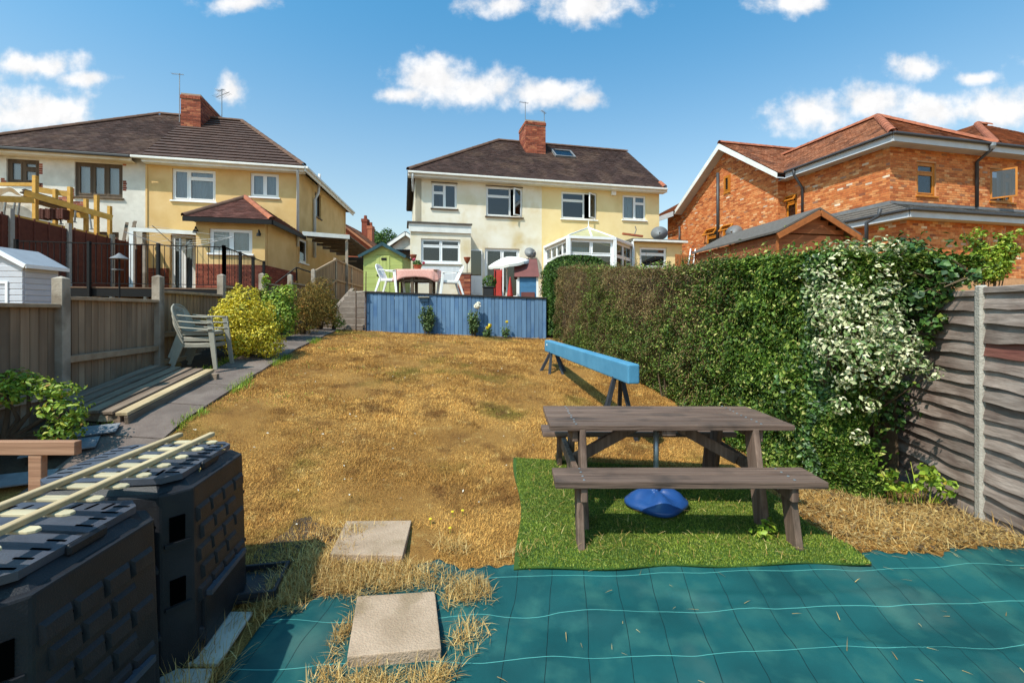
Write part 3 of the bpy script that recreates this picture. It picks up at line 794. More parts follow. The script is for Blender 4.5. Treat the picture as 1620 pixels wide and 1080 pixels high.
def window(parent, T, r, cols, fm='upvc', inset=.07, fw=.055, pane='pane_dark', sill=True, curtain=None, name='window', sillm=None, hood=False):
    """cols: list of (fraction, [transom heights as fraction from below], open_angle)"""
    x0, x1, z0, z1 = r
    mb = MB(); mb.T = T; d0, d1 = inset, inset+.06
    g = .002
    mb.box(x0+g, x0+fw, d0, d1, z0+g, z1-g); mb.box(x1-fw, x1-g, d0, d1, z0+g, z1-g)
    mb.box(x0+fw, x1-fw, d0, d1, z0+g, z0+fw); mb.box(x0+fw, x1-fw, d0, d1, z1-fw, z1-g)
    tot = sum(c[0] for c in cols); xa = x0 + fw; span = x1 - x0 - 2*fw
    panes = []; sashes = []
    for ci, (fr, trs, op) in enumerate(cols):
        xb = xa + span*fr/tot
        l, rr = xa, xb
        if ci > 0: l = xa + fw*.4
        if ci < len(cols)-1:
            rr = xb - fw*.4
            mb.box(rr, xb + fw*.4, d0+.001, d1-.001, z0+fw, z1-fw)
        zs = [z0+fw] + [z0 + (z1-z0)*t_ for t_ in trs] + [z1-fw]
        for k in range(1, len(zs)-1): mb.box(l, rr, d0+.002, d1-.002, zs[k]-fw*.4, zs[k]+fw*.4)
        for k in range(len(zs)-1):
            a = zs[k] + (fw*.4 if k else 0); b = zs[k+1] - (fw*.4 if k < len(zs)-2 else 0)
            if op and k == 0:
                sashes.append((l, rr, a, b, op)); panes.append((l, rr, a, b, d0+.05))
            else:
                s = fw*.5
                for bb in ((l, l+s, a, b), (rr-s, rr, a, b), (l+s, rr-s, a, a+s), (l+s, rr-s, b-s, b)):
                    mb.box(bb[0], bb[1], d0-.012, d0+.03, bb[2], bb[3])
                panes.append((l+s, rr-s, a+s, b-s, d0+.015))
        xa = xb
    w = mb.build(name, fm, parent)
    for (l, rr, a, b, dd) in panes:
        if (l, rr, a, b) in [s[:4] for s in sashes]: continue
        p = MB(); p.T = T; p.box(l, rr, dd, dd+.012, a, b); p.build('pane', pane, w)
    for (l, rr, a, b, op) in sashes:
        wd = rr - l; hinge = rr if op > 0 else l
        Rm = Matrix.Translation((hinge, d0-.01, 0)) @ Matrix.Rotation(R(op), 4, 'Z')
        s_ = MB(); s_.T = T @ Rm; q = -wd if op > 0 else 0.
        for bb in ((q, q+.05, a, b), (q+wd-.05, q+wd, a, b), (q+.05, q+wd-.05, a, a+.05), (q+.05, q+wd-.05, b-.05, b)):
            s_.box(bb[0], bb[1], -.045, 0, bb[2], bb[3])
        s_.build('sash', fm, w)
        p = MB(); p.T = T @ Rm; p.box(q+.05, q+wd-.05, -.028, -.016, a+.05, b-.05); p.build('pane', pane, w)
    if sill:
        s_ = MB(); s_.T = T; s_.box(x0-.05, x1+.05, -.06, inset+.0, z0-.055, z0-.002); s_.build('sill', sillm or fm, w, bevel=.005)
    if hood:
        s_ = MB(); s_.T = T; s_.box(x0-.02, x1+.02, -.03, inset, z1+.002, z1+.04); s_.build('hood', hood, w)
    if curtain:
        for (a_, b_, mt) in curtain:
            c_ = MB(); c_.T = T; xa_, xb_ = x0+(x1-x0)*a_, x0+(x1-x0)*b_; nn = 24
            c_.grid(lambda i, j: (xa_+(xb_-xa_)*i, .2+.02*math.sin(i*nn*1.3), z0+(z1-z0)*j), nn, 1)
            c_.build('curtain', mt, w)
    return w
def roof_plane(mb, poly, g=.15, w=.2, lift=.028, side=None, smooth_edge=True):
    """tile courses over a planar polygon, its first edge the eave; every tile has its own front edge"""
    poly = [Vector(p) for p in poly]
    ex = (poly[1]-poly[0]).normalized()
    n = Vector()
    for i in range(len(poly)): n += (poly[i]-poly[0]).cross(poly[(i+1) % len(poly)]-poly[0])
    n.normalize()
    if n.z < 0: n = -n
    ey = n.cross(ex)
    if ey.z < 0: ey = -ey
    q = [((p-poly[0]).dot(ex), (p-poly[0]).dot(ey)) for p in poly]
    ymax = max(b for _, b in q)
    def span(y):
        xs_ = []
        for i in range(len(q)):
            (xa, ya), (xb, yb) = q[i], q[(i+1) % len(q)]
            if abs(ya-yb) < 1e-9: continue
            t = (y-ya)/(yb-ya)
            if -1e-6 <= t <= 1+1e-6: xs_.append(xa+(xb-xa)*t)
        return (min(xs_), max(xs_)) if len(xs_) > 1 else None
    rows = int(ymax/g)+1
    for r_ in range(rows):
        y0, y1 = max(r_*g, .0005), min((r_+1)*g, ymax-.0005)
        if y1 <= y0: break
        s0, s1 = span(y0), span(y1)
        if not s0 or not s1: continue
        off = (r_ % 2)*w*.5
        k0 = int((min(s0[0], s1[0])-off)/w)-1; k1 = int((max(s0[1], s1[1])-off)/w)+1
        for k in range(k0, k1+1):
            a, b = k*w+off, (k+1)*w+off-.006
            def cl(x, s): return min(max(x, s[0]), s[1])
            a0, b0, a1, b1 = cl(a, s0), cl(b, s0), cl(a, s1), cl(b, s1)
            if b0-a0 < .01 and b1-a1 < .01: continue
            h = lift + random.uniform(-.004, .006)
            P = lambda x, y, z: poly[0] + ex*x + ey*y + n*z
            pts = [P(a0, y0, h), P(b0, y0, h), P(b1, y1, .006), P(a1, y1, .006), P(a0, y0, 0), P(b0, y0, 0)]
            mb._add(pts, [(0,1,2,3), (4,5,1,0)])
    return mb
def under(mb, poly, t=.06):
    """the boarding below the tiles, a thin solid slab"""
    poly = [Vector(p) for p in poly]
    n = (poly[1]-poly[0]).cross(poly[2]-poly[0]).normalized()
    if n.z < 0: n = -n
    mb.extrude([p - n*.004 for p in poly], -n*t)
def ridge(parent, p0, p1, mat, r=.11, L=.42, name='ridge_tile'):
    p0, p1 = Vector(p0), Vector(p1); d = p1-p0; n = max(1, int(d.length/L)); d.normalize()
    x = d.cross(Vector((0,0,1))).normalized(); y = x.cross(d)
    if y.z < 0: y = -y
    mb = MB(); st = (p1-p0).length/n
    P = []; m = 6
    for (t_, rr) in ((0, r*1.04), (st*1.02, r*.97)):
        for k in range(m+1):
            a = math.pi*k/m
            P.append(Vector((t_, -math.cos(a)*rr, math.sin(a)*rr-.02)))
    mb._add(P, [(k, k+1, m+2+k, m+1+k) for k in range(m)])
    me = mb.mesh(name, mat, smooth=True)
    Rm = Matrix((( d.x, x.x, y.x), (d.y, x.y, y.y), (d.z, x.z, y.z)))
    e = Rm.to_euler()
    for i in range(n):
        place(None, name, me, parent, p0 + d*(st*i), e)
def brick_cells(x0, x1, z0, z1, holes=(), bl=.225, bh=.075, poly=None):
    out = []
    nz_ = int((z1-z0)/bh)
    for j in range(nz_):
        za, zb = z0+j*bh, z0+(j+1)*bh-.01
        x = x0 - (j % 2)*bl/2
        while x < x1:
            a, b = max(x, x0), min(x+bl-.01, x1); x += bl
            if b-a < .04: continue
            zc, segs = (za+zb)/2, [(a, b)]
            for h in holes:
                if h[2]-.02 < zc < h[3]+.02:
                    ns = []
                    for (p, q) in segs:
                        if q <= h[0] or p >= h[1]: ns.append((p, q))
                        else:
                            if p < h[0]-.03: ns.append((p, h[0]))
                            if q > h[1]+.03: ns.append((h[1], q))
                    segs = ns
            if poly:
                segs = [(max(p, poly(zc)[0]), min(q, poly(zc)[1])) for (p, q) in segs]
                segs = [s for s in segs if s[1]-s[0] > .03]
            out += [(p, q, za, zb) for (p, q) in segs]
    return out
def brick_mesh(mb, cells, T, proud=.007):
    mb.T = T
    for (a, b, c, d) in cells:
        y = -proud - random.uniform(-.002, .003)
        mb._add([(a,y,c),(b,y,c),(b,y,d),(a,y,d),(a,0,c),(b,0,c),(b,0,d),(a,0,d)], [(0,1,2,3),(4,5,1,0),(1,5,6,2),(3,2,6,7),(4,0,3,7)])
    mb.T = None
def chimney(parent, x0, x1, y0, y1, z0, z1, mat='brick_red', pots=0):
    c = MB(); c.box(x0, x1, y0, y1, z0, z1); o = c.build('chimney', 'mortar_grey', parent)
    b = MB()
    for (p, q, xd, L_) in (((x0,y0),(x1,y0),(1,0,0),x1-x0), ((x1,y0),(x1,y1),(0,1,0),y1-y0), ((x1,y1),(x0,y1),(-1,0,0),x1-x0), ((x0,y1),(x0,y0),(0,-1,0),y1-y0)):
        brick_mesh(b, brick_cells(0, L_, 0, z1-z0-.22), plane_T((p[0], p[1], z0), xd), .008)
        brick_mesh(b, brick_cells(0, L_, z1-z0-.22, z1-z0-.02), plane_T((p[0], p[1], z0), xd), .035)
    tag(b.build('chimney_brick', mat, o), kind='stuff')
    l = MB(); l.box(x0-.06, x1+.06, y0-.06, y1+.06, z0-.02, z0+.06); l.build('flashing', 'lead', o)
    return o
def aerial(label, pos, h, kind=0, rz=0):
    t = thing('aerial', label, 'aerial', pos, rz)
    m = MB(); m.tube([(0,0,-.5),(0,0,h)], .018, 6); m.build('mast', 'grey_metal', t)
    a = MB(); a.tube([(-.3,0,h-.04),(.16,0,h-.04)], .01, 5)
    for i in range(7):
        x = -.28+i*.07; L_ = .11-.006*i
        a.tube([(x,-L_,h-.04),(x,L_,h-.04)], .006, 4)
    if kind:
        a.tube([(-.4,0,h-.3),(.5,0,h-.22)], .012, 5)
        for i in range(8):
            x = -.38+i*.11; a.tube([(x,-.2,h-.3+.01*i),(x,.2,h-.3+.01*i)], .006, 4)
        a.tube([(-.5,0,h+.12),(-.1,0,h-.05)], .01, 5)
    a.build('antenna', 'grey_metal', t)
    return t
def dish(label, pos, rz, r=.3, tilt=25):
    t = thing('satellite_dish', label, 'satellite dish', pos, rz)
    d = MB(); prof = [(r*k/7, .09*(k/7)**2-.09) for k in range(1, 8)]
    d.T = Matrix.Rotation(R(90-tilt), 4, 'X')
    d.lathe(prof, 24); o = d.build('reflector', 'dish_grey', t, smooth=True, solid=.012)
    a = MB(); a.tube([(0,-.02,-r*.9),(0,-.42,-.05)], .012, 6); a.bar((0,-.40,-.06),(0,-.48,.0), .06, .06); a.build('feed_arm', 'dish_grey', t)
    b = MB(); b.tube([(0,.02,0),(0,.16,-.05),(0,.22,-.3)], .02, 6); b.build('bracket', 'galv', t)
    return t
def pipe(parent, pts, r=.04, mat='pipe_white', name='downpipe'):
    m = MB(); m.tube(pts, r, 8); return m.build(name, mat, parent, smooth=True)
def gutter(parent, p0, p1, mat='fascia_white', name='gutter'):
    m = MB(); m.bar(p0, p1, .11, .09); o = m.build(name, mat, parent, bevel=.02, seg=2); return o

# ================================================================ the house straight ahead (a pair of semis)
ANG = math.atan2(.23, .973)
F1 = Frame((-3.98, 19.0, 2.15), ANG)
W1 = 11.16; EZ = 5.2; RZ = 8.12; DEP = 7.0
I4 = Matrix.Identity(4)
h1 = thing('semi_detached_house', 'cream semi-detached house behind the blue deck with brick chimney and open upstairs window', 'house', F1.O, ANG)
h1b = thing('semi_detached_house', 'pale yellow semi-detached house with conservatory, roof window and open white casement', 'house', F1.O, ANG)
S_mid = F1.loc(857, 320)[0]
wA = F1.rect(683, 290, 723, 330); wB = F1.rect(769, 296, 826.5, 343)
pd_ = F1.rect(767, 393, 822, 452); pd_ = (pd_[0], pd_[1], .05, pd_[3])
sd_ = F1.rect(745, 392, 765, 452); sd_ = (pd_[0]-1.0, pd_[0]-.12, .05, pd_[3]-.02)
wC = F1.rect(888, 304, 944, 347); wD = F1.rect(985, 309, 1022, 348)
m = wall(MB(), 0, S_mid, 0, EZ, [wA, wB, pd_]); m.build('back_wall', 'render_cream', h1)
m = wall(MB(), S_mid, W1, 0, EZ, [wC, wD]); m.build('back_wall', 'render_pale_yellow', h1b)
m = MB(); wall(m, -DEP, 0, 0, EZ, T=plane_T((0,0,0), (0,-1,0))); m.build('side_wall', 'render_cream', h1)
m = MB(); m.box(.3, S_mid, DEP-.25, DEP, 0, EZ); m.build('front_wall', 'render_cream', h1)
m = MB(); m.box(S_mid+.01, W1-.3, DEP-.25, DEP, 0, EZ); m.build('front_wall', 'render_pale_yellow', h1b)
m = MB(); m.extrude([(W1,.25,0),(W1,DEP,0),(W1,DEP,EZ),(W1,DEP/2,RZ-.12),(W1,.25,EZ)], (-.25,0,0)); m.build('gable_wall', 'render_pale_yellow', h1b)
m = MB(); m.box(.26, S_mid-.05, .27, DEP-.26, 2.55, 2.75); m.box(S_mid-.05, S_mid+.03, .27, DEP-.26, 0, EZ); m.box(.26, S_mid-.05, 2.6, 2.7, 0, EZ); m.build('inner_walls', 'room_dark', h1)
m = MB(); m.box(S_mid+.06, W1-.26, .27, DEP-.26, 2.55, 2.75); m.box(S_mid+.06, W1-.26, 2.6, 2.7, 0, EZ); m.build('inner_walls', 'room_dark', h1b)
OV = .34
e0 = (-.3, -OV, EZ-.02); e1 = (W1+.18, -OV, EZ-.02); r1 = (W1+.18, DEP/2, RZ); r0 = (4.2, DEP/2, RZ)
zmid = lambda x: 0
pm0 = (S_mid, -OV, EZ-.02); pm1 = (S_mid, DEP/2, RZ)
roofA = MB(); under(roofA, [e0, pm0, pm1, r0]); under(roofA, [(-.3, DEP+OV, EZ-.02), e0, r0]); under(roofA, [(S_mid, DEP+OV, EZ-.02), (-.3, DEP+OV, EZ-.02), r0, pm1])
rA = roofA.build('roof', 'roof_under', h1)
t_ = MB(); roof_plane(t_, [e0, pm0, pm1, r0], .12, .17); roof_plane(t_, [(-.3, DEP+OV, EZ-.02), e0, r0], .12, .17)
tag(t_.build('roof_tiles', 'roof_tile_old', rA), kind='stuff')
pm0b = (S_mid+.01, -OV, EZ-.02); pm1b = (S_mid+.01, DEP/2, RZ)
roofB = MB(); under(roofB, [pm0b, e1, r1, pm1b]); under(roofB, [(W1+.18, DEP+OV, EZ-.02), (S_mid+.01, DEP+OV, EZ-.02), pm1b, r1])
rB = roofB.build('roof', 'roof_under', h1b)
t_ = MB(); roof_plane(t_, [pm0b, e1, r1, pm1b], .12, .17); tag(t_.build('roof_tiles', 'roof_tile_old', rB), kind='stuff')
ridge(h1, (-.3, -OV, EZ+.02), (4.2, DEP/2, RZ+.03), 'ridge_tile_brown', .1)
ridge(h1, (4.2, DEP/2, RZ+.03), (S_mid, DEP/2, RZ+.03), 'ridge_tile_brown', .1)
ridge(h1b, (S_mid+.02, DEP/2, RZ+.03), (W1+.18, DEP/2, RZ+.03), 'ridge_tile_brown', .1)
ridge(h1b, (W1+.1, -OV, EZ+.02), (W1+.1, -OV+.42, EZ+.34), 'ridge_tile_red', .1)
for (par, xa, xb) in ((h1, -.3, S_mid-.004), (h1b, S_mid+.004, W1+.18)):
    m = MB(); m.box(xa, xb, -OV+.0, -OV+.03, EZ-.24, EZ-.075); m.box(xa, xb, -OV+.03, -.002, EZ-.24, EZ-.22); m.build('fascia', 'fascia_white', par)
    gutter(par, (xa, -OV-.06, EZ-.10), (xb, -OV-.06, EZ-.10))
m = MB(); m.extrude([(W1+.18,-OV,EZ-.24),(W1+.18,-OV,EZ-.09),(W1+.18,DEP/2,RZ-.09),(W1+.18,DEP/2,RZ-.26)], (.03,0,0)); m.build('bargeboard', 'fascia_white', h1b)
pipe(h1, [(-.12,-OV-.06,EZ-.16),(-.12,-.3,EZ-.4),(-.1,-.07,EZ-.55),(-.1,-.07,EZ-.8)], .045, 'pipe_white')
cs0 = F1.loc(831, 240, 2.4)[0]; cs1 = F1.loc(862, 240, 2.4)[0]; ctop = F1.loc(846, 192, 2.4)[1]
chimney(h1, cs0, cs1, 2.3, 3.6, EZ+1.55, ctop)
window(h1, I4, wA, [(1,[.62],0),(1,[],0)], fw=.06, sillm='brown_timber_frame', curtain=[(.3,.55,'curtain_white')], hood='brown_timber_frame')
window(h1, I4, wB, [(2,[.68],0),(.95,[],32)], fw=.06, sillm='brown_timber_frame', hood='brown_timber_frame')
window(h1, I4, pd_, [(1,[],0),(1,[],0)], fw=.08, sill=False, pane='pane_clear', name='patio_door', curtain=[(0,.12,'curtain_grey')])
window(h1b, I4, wC, [(1.9,[.68],0),(1,[],36)], fw=.06)
window(h1b, I4, wD, [(1.1,[],0),(1,[.68],0)], fw=.06, pane='pane_clear', curtain=[(.0,.5,'curtain_white'),(.52,1,'curtain_grey')])
# roof window
slope = math.atan2(RZ-EZ+.02, DEP/2+OV)
def on_roof(x, f): return Vector((x, -OV+(DEP/2+OV)*f, EZ-.02+(RZ-EZ+.02)*f))
fv = .74; xa = F1.loc(877, 248, 2.2)[0]; xb = F1.loc(909, 248, 2.2)[0]
T_r = Matrix.Translation(on_roof(xa, .62)) @ Matrix.Rotation(slope, 4, 'X')
m = MB(); m.T = T_r; L_ = .95
for bb in ((0,.07,0,L_), (xb-xa-.07,xb-xa,0,L_), (.07,xb-xa-.07,0,.07), (.07,xb-xa-.07,L_-.07,L_)): m.box(bb[0], bb[1], bb[2], bb[3], .0, .11)
rw = m.build('roof_window', 'lead', h1b)
m = MB(); m.T = T_r; m.box(.07, xb-xa-.07, .07, L_-.07, .06, .08); m.build('pane', 'pane_dark', rw)
m = MB(); m.T = T_r; m.box(.0, xb-xa, 0, L_, -.03, .03); m.build('blind', 'blind', rw)
# security light on the yellow half
x, z = F1.loc(970, 305); m = MB(); m.box(x-.11, x+.11, -.12, -.002, z-.13, z+.1); m.build('security_light', 'upvc', h1b, bevel=.02)
# flat roofed back extension of the cream house
EXD = -1.3
ex0, ztop = F1.loc(649, 350.5, EXD); ex1 = F1.loc(745, 352, EXD)[0]
ew = F1.rect(666, 378, 728.5, 416, EXD)
ex = MB(); T_e = Matrix.Translation((0, EXD, 0)); wall(ex, ex0+.02, ex1, 0, ztop-.08, [ew], .2, T_e)
wall(ex, 0, -EXD-.2, 0, ztop-.08, T=plane_T((ex1, EXD+.2, 0), (0,1,0)), t=.2)
wall(ex, 0, -EXD-.2, 0, ztop-.08, T=plane_T((ex0+.02, 0, 0), (0,-1,0)), t=.2)
ext = ex.build('extension', 'render_cream', h1)
m = MB(); m.box(ex0-.12, ex1+.04, EXD-.12, -.002, ztop-.05, ztop); m.build('roof_edge', 'felt_grey', ext)
m = MB(); m.box(ex0-.06, ex1+.01, EXD-.06, EXD-.002, ztop-.38, ztop-.06); m.build('fascia', 'fascia_white', ext)
window(h1, T_e, ew, [(1,[.7],0),(1,[.7],0)], fw=.06, pane='pane_dark')
ew2 = F1.rect(668, 423, 727, 430, EXD); 
m = MB(); m.T = T_e; m.box(ew2[0], ew2[1], -.02, .01, ew2[2]-.35, ew2[3]+.02); m.build('lower_panel', 'curtain_white', h1)
# stable door between extension and patio door
m = MB(); m.box(sd_[0], sd_[1], -.06, -.002, .05, 1.0); dr = m.build('half_door', 'upvc', h1, bevel=.01)
m = MB(); 
for i in range(3): 
    w_ = (sd_[1]-sd_[0]-.16)/3; m.box(sd_[0]+.08+i*w_, sd_[0]+.06+(i+1)*w_, -.075, -.062, .25, .88)
m.build('door_panel', 'upvc', dr, bevel=.005)
m = MB(); m.box(sd_[0]+.08, sd_[0]+.28, -.085, -.07, .1, .3); m.build('cat_flap', 'hole_black', dr)
m = MB(); m.box(sd_[0]+.04, sd_[1]-.04, -.05, -.03, 1.04, 2.05); m.build('frosted_pane', 'pane_frost', dr)
m = MB()
for bb in ((sd_[0], sd_[0]+.04, 1.0, 2.1), (sd_[1]-.04, sd_[1], 1.0, 2.1), (sd_[0]+.04, sd_[1]-.04, 2.05, 2.1)): m.box(bb[0], bb[1], -.06, -.003, bb[2], bb[3])
m.build('door_frame', 'upvc', dr)
m = MB(); m.box(sd_[0]+.03, sd_[1]-.03, -.028, -.004, 1.0, 2.06); m.build('door_back', 'leaf_dead', dr)

# conservatory on the yellow half
cons = thing('conservatory', 'white framed conservatory with hipped translucent roof on the yellow house', 'conservatory', F1.O, ANG)
CD = -2.9; eh = F1.loc(935, 378, CD)[1]
pl0 = Vector((F1.loc(862, 390, -.01)[0], -.01, 0)); pl1 = Vector((F1.loc(899, 380, CD)[0], CD, 0)); pr1 = Vector((F1.loc(972, 380, CD)[0], CD, 0)); pr2 = Vector((F1.loc(1001, 384, -1.3)[0], -1.3, 0)); pr3 = Vector((pr2.x+.05, -.01, 0))
ring = [pl0, pl1, pr1, pr2, pr3]
for i in range(4):
    a, b = ring[i], ring[i+1]; Lw = (b-a).length; T_ = plane_T(a, b-a)
    n_ = 4 if i == 0 else (2 if i < 3 else 2)
    m = MB(); m.T = T_; m.box(.0, Lw-.02, .0, .2, 0, .6); m.build('dwarf_wall', 'brick_plinth', cons)
    window(cons, T_, (.04, Lw-.04, .6, eh-.02), [(1,[.66],0)]*n_, fw=.07, inset=.05, pane='pane_clear', sill=False, name='glazed_side')
    if i in (1,2):
        m = MB(); m.T = T_
        nn = int(Lw/.09*.5)
        for k in range(nn): m.box(.08+k*.09, .08+k*.09+.07, .2, .205, .6, eh-.3)
        m.build('blind', 'blind', cons)
    if i < 4:
        m = MB(); m.bar(a+Vector((0,0,eh+.04)), b+Vector((0,0,eh+.04)), .14, .1); m.build('eaves_beam', 'upvc', cons)
    m = MB(); m.bar(a+Vector((0,0,0)), a+Vector((0,0,eh)), .13, .13); m.build('corner_post', 'upvc', cons)
apx = Vector((F1.loc(931, 362, -1.9)[0], -1.9, F1.loc(931, 362, -1.9)[1])); apb = Vector((apx.x, -.02, apx.z))
up = Vector((0,0,eh+.07))
for tri in ([pl0+up, pl1+up, apx, apb], [pl1+up, pr1+up, apx], [pr1+up, pr2+up, apx], [pr2+up, pr3+up, apb, apx]):
    m = MB(); nn = (Vector(tri[1])-Vector(tri[0])).cross(Vector(tri[2])-Vector(tri[0])).normalized(); m.extrude(tri, nn*.025); m.build('roof_panel', 'poly_roof', cons)
for (a, b) in ((pl1+up, apx), (pr1+up, apx), (pr2+up, apx), (apx, apb), ((pl1+pr1)/2+up, apx), ((pl0+pl1)/2+up, apx+Vector((0,.8,0)))):
    m = MB(); m.bar(Vector(a)+Vector((0,0,.03)), Vector(b)+Vector((0,0,.04)), .06, .06); m.build('glazing_bar', 'upvc', cons)
m = MB(); m.lathe([(.03,0),(.05,.05),(.02,.1),(.015,.28),(.004,.33)], 8, tuple(apx)); m.build('finial', 'upvc', cons)
# flat roofed side extension of the yellow half
sx = thing('flat_roof_extension', 'pale yellow flat roofed extension right of the conservatory', 'extension', F1.O, ANG)
SD = -1.35; s0 = F1.loc(1002, 384, SD)[0]; s1 = F1.loc(1079, 384, SD)[0]; st = F1.loc(1040, 384, SD)[1]
sw = F1.rect(1012, 391, 1055, 424, SD); T_s = Matrix.Translation((0, SD, 0))
m = MB(); wall(m, s0, s1, 0, st, [sw], .2, T_s); wall(m, .2, 3.0, 0, st, T=plane_T((s1, SD, 0), (0,1,0)), t=.2); wall(m, -1.2, 0, 0, st, T=plane_T((s0, SD+.1, 0), (0,-1,0)), t=.1)
m.build('wall', 'render_pale_yellow', sx)
m = MB(); m.box(s0-.1, s1+.14, SD-.14, 1.6, st+.02, st+.14); m.build('roof', 'felt_grey', sx)
gutter(sx, (s0-.1, SD-.2, st+.04), (s1+.14, SD-.2, st+.04))
m = MB(); m.box(s0+.01, s1-.21, SD+1.2, SD+1.25, 0, st); m.build('inner_wall', 'room_dark', sx)
window(sx, T_s, sw, [(1,[.66],0)], fw=.07, pane='pane_dark')
pipe(sx, [(s0-.08, SD-.1, st+.0), (s0-.08, SD-.08, 0)], .05)
def on_f(fr, u, v, d): s, z = fr.loc(u, v, d); return fr.O + fr.a*s + fr.b*d + Vector((0,0,z))
dish('grey satellite dish on the corner of the flat roofed extension', on_f(F1, 1043, 369, -.9), ANG-.5, .36)
dish('grey satellite dish on the cream house wall above the playhouse', on_f(F1, 839, 400, -.25), ANG+.1, .26)
aerial('tall thin aerial on the left of the cream house chimney', on_f(F1, 831, 192, 2.6), .95, 0, .3)
aerial('short aerial on the right of the cream house chimney', on_f(F1, 861, 196, 2.6), .6, 0, 1.0)

# ================================================================ the pair of houses on the left
F2 = Frame((-8.37, 17.96, 2.25), ANG)
PX = -5.07; E2 = 4.98; R2 = 7.95
h2 = thing('semi_detached_house', 'ochre rendered semi-detached house with white windows and dark ribbed tile roof', 'house', F2.O, ANG)
h2b = thing('semi_detached_house', 'weathered white rendered house with brown window frames and patched brick', 'house', F2.O, ANG)
w1_ = F2.rect(272, 268, 341, 318); w2_ = F2.rect(396, 274, 441, 312)
pdl = F2.rect(270, 372, 309, 448); pdl = (pdl[0], pdl[1], .05, pdl[3])
m = MB(); wall(m, PX, 0, 0, E2, [w1_, w2_, pdl]); m.build('back_wall', 'render_ochre', h2)
w3 = F2.rect(10, 252, 62, 290); w4 = F2.rect(118, 258, 194, 312); w5 = F2.rect(155, 367, 188, 385)
m = MB(); wall(m, 2*PX, PX-.004, 0, E2, [w3, w4, w5]); m.build('back_wall', 'render_white', h2b)
sr = Vector((.94, 7.53, 0)); Ls = sr.length; T_sr = plane_T((0,0,0), sr)
def side_x(u, v):       # distance along the side wall for a photo pixel
    D = Vector(((u-CU)/FPX, 1, (CV-v)/FPX)); o = EYE - F2.O
    ax = (F2.a*sr.x + F2.b*sr.y).normalized(); n = ax.cross(Vector((0,0,1)))
    t = -o.dot(n)/D.dot(n); p = o + D*t
    return p.dot(ax), p.z
xa, za = side_x(498, 310); sw1 = (xa, xa+.9, side_x(503, 344)[1], side_x(503, 306)[1])
xa, _ = side_x(474, 380); xb, _ = side_x(487, 380); sw2 = (xa, xb, side_x(480, 416)[1], side_x(480, 378)[1])
m = MB(); wall(m, .25, Ls, 0, E2, [sw1, sw2], T=T_sr); m.build('side_wall', 'render_ochre', h2)
m = MB(); wall(m, 0, -2*PX+.94, 0, E2, T=plane_T((sr.x, sr.y, 0), (-1,0,0))); m.build('front_wall', 'render_ochre', h2)
m = MB(); wall(m, -7.5, -.25, 0, E2, T=plane_T((2*PX, .0, 0), (0,-1,0))); m.build('side_wall', 'render_white', h2b)
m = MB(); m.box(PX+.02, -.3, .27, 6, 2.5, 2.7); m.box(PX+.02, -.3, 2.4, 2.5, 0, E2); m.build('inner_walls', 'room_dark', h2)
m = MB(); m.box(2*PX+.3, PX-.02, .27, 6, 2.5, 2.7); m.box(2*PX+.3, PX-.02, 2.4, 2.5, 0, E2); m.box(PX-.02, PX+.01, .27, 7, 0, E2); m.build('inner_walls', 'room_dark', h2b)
ry = 3.55; rx1 = F2.loc(383, 191, ry)[0]; rx0 = F2.loc(252, 181, ry)[0]
c_r = (.32, -OV, E2-.02); c_l = (2*PX-.3, -OV, E2-.02); c_m = (PX, -OV, E2-.02); bk_r = (1.25, 7.85, E2-.02); bk_l = (2*PX-.3, 7.4, E2-.02)
R2 = F2.loc(320, 187, ry)[1]
p_r = (rx1, ry, R2); p_l = (rx0, ry, R2); p_m = (PX, ry, R2)
if rx0 > PX: rx0 = PX-.6; p_l = (rx0, ry, R2)
m = MB(); under(m, [c_m, c_r, p_r, p_m]); under(m, [c_r, bk_r, p_r]); under(m, [bk_r, (PX, 7.6, E2-.02), p_m, p_r]); ro = m.build('roof', 'roof_under', h2)
t_ = MB(); roof_plane(t_, [c_m, c_r, p_r, p_m], .30, .3, .05); roof_plane(t_, [c_r, bk_r, p_r], .30, .3, .05); tag(t_.build('roof_tiles', 'roof_tile_brown', ro), kind='stuff')
c_m2 = (PX-.01, -OV, E2-.02); p_m2 = (PX-.01, ry, R2)
m = MB(); under(m, [c_l, c_m2, p_m2, p_l]); under(m, [bk_l, c_l, p_l]); under(m, [(PX-.01, 7.6, E2-.02), bk_l, p_l, p_m2]); ro2 = m.build('roof', 'roof_under', h2b)
t_ = MB(); roof_plane(t_, [c_l, c_m2, p_m2, p_l], .12, .17); roof_plane(t_, [bk_l, c_l, p_l], .12, .17); tag(t_.build('roof_tiles', 'roof_tile_old', ro2), kind='stuff')
ridge(h2, (.32,-OV,E2+.02), (rx1,ry,R2+.03), 'ridge_tile_brown', .1); ridge(h2, (PX,ry,R2+.03), (rx1,ry,R2+.03), 'ridge_tile_brown', .1)
ridge(h2b, (2*PX-.3,-OV,E2+.02), (rx0,ry,R2+.03), 'ridge_tile_brown', .1); ridge(h2b, (rx0,ry,R2+.03), (PX-.02,ry,R2+.03), 'ridge_tile_brown', .1)
m = MB(); m.box(PX, .32, -OV, -OV+.03, E2-.24, E2-.075); m.box(PX, .32, -OV+.03, -.002, E2-.24, E2-.22); m.build('fascia', 'fascia_white', h2)
gutter(h2, (PX-.3, -OV-.06, E2-.1), (.36, -OV-.06, E2-.1))
m = MB(); m.bar((.36,-OV-.05,E2-.13), (1.3,7.85,E2-.13), .05, .2); m.build('side_fascia', 'fascia_white', h2)
gutter(h2, (.42,-OV-.05,E2-.08), (1.36,7.85,E2-.08))
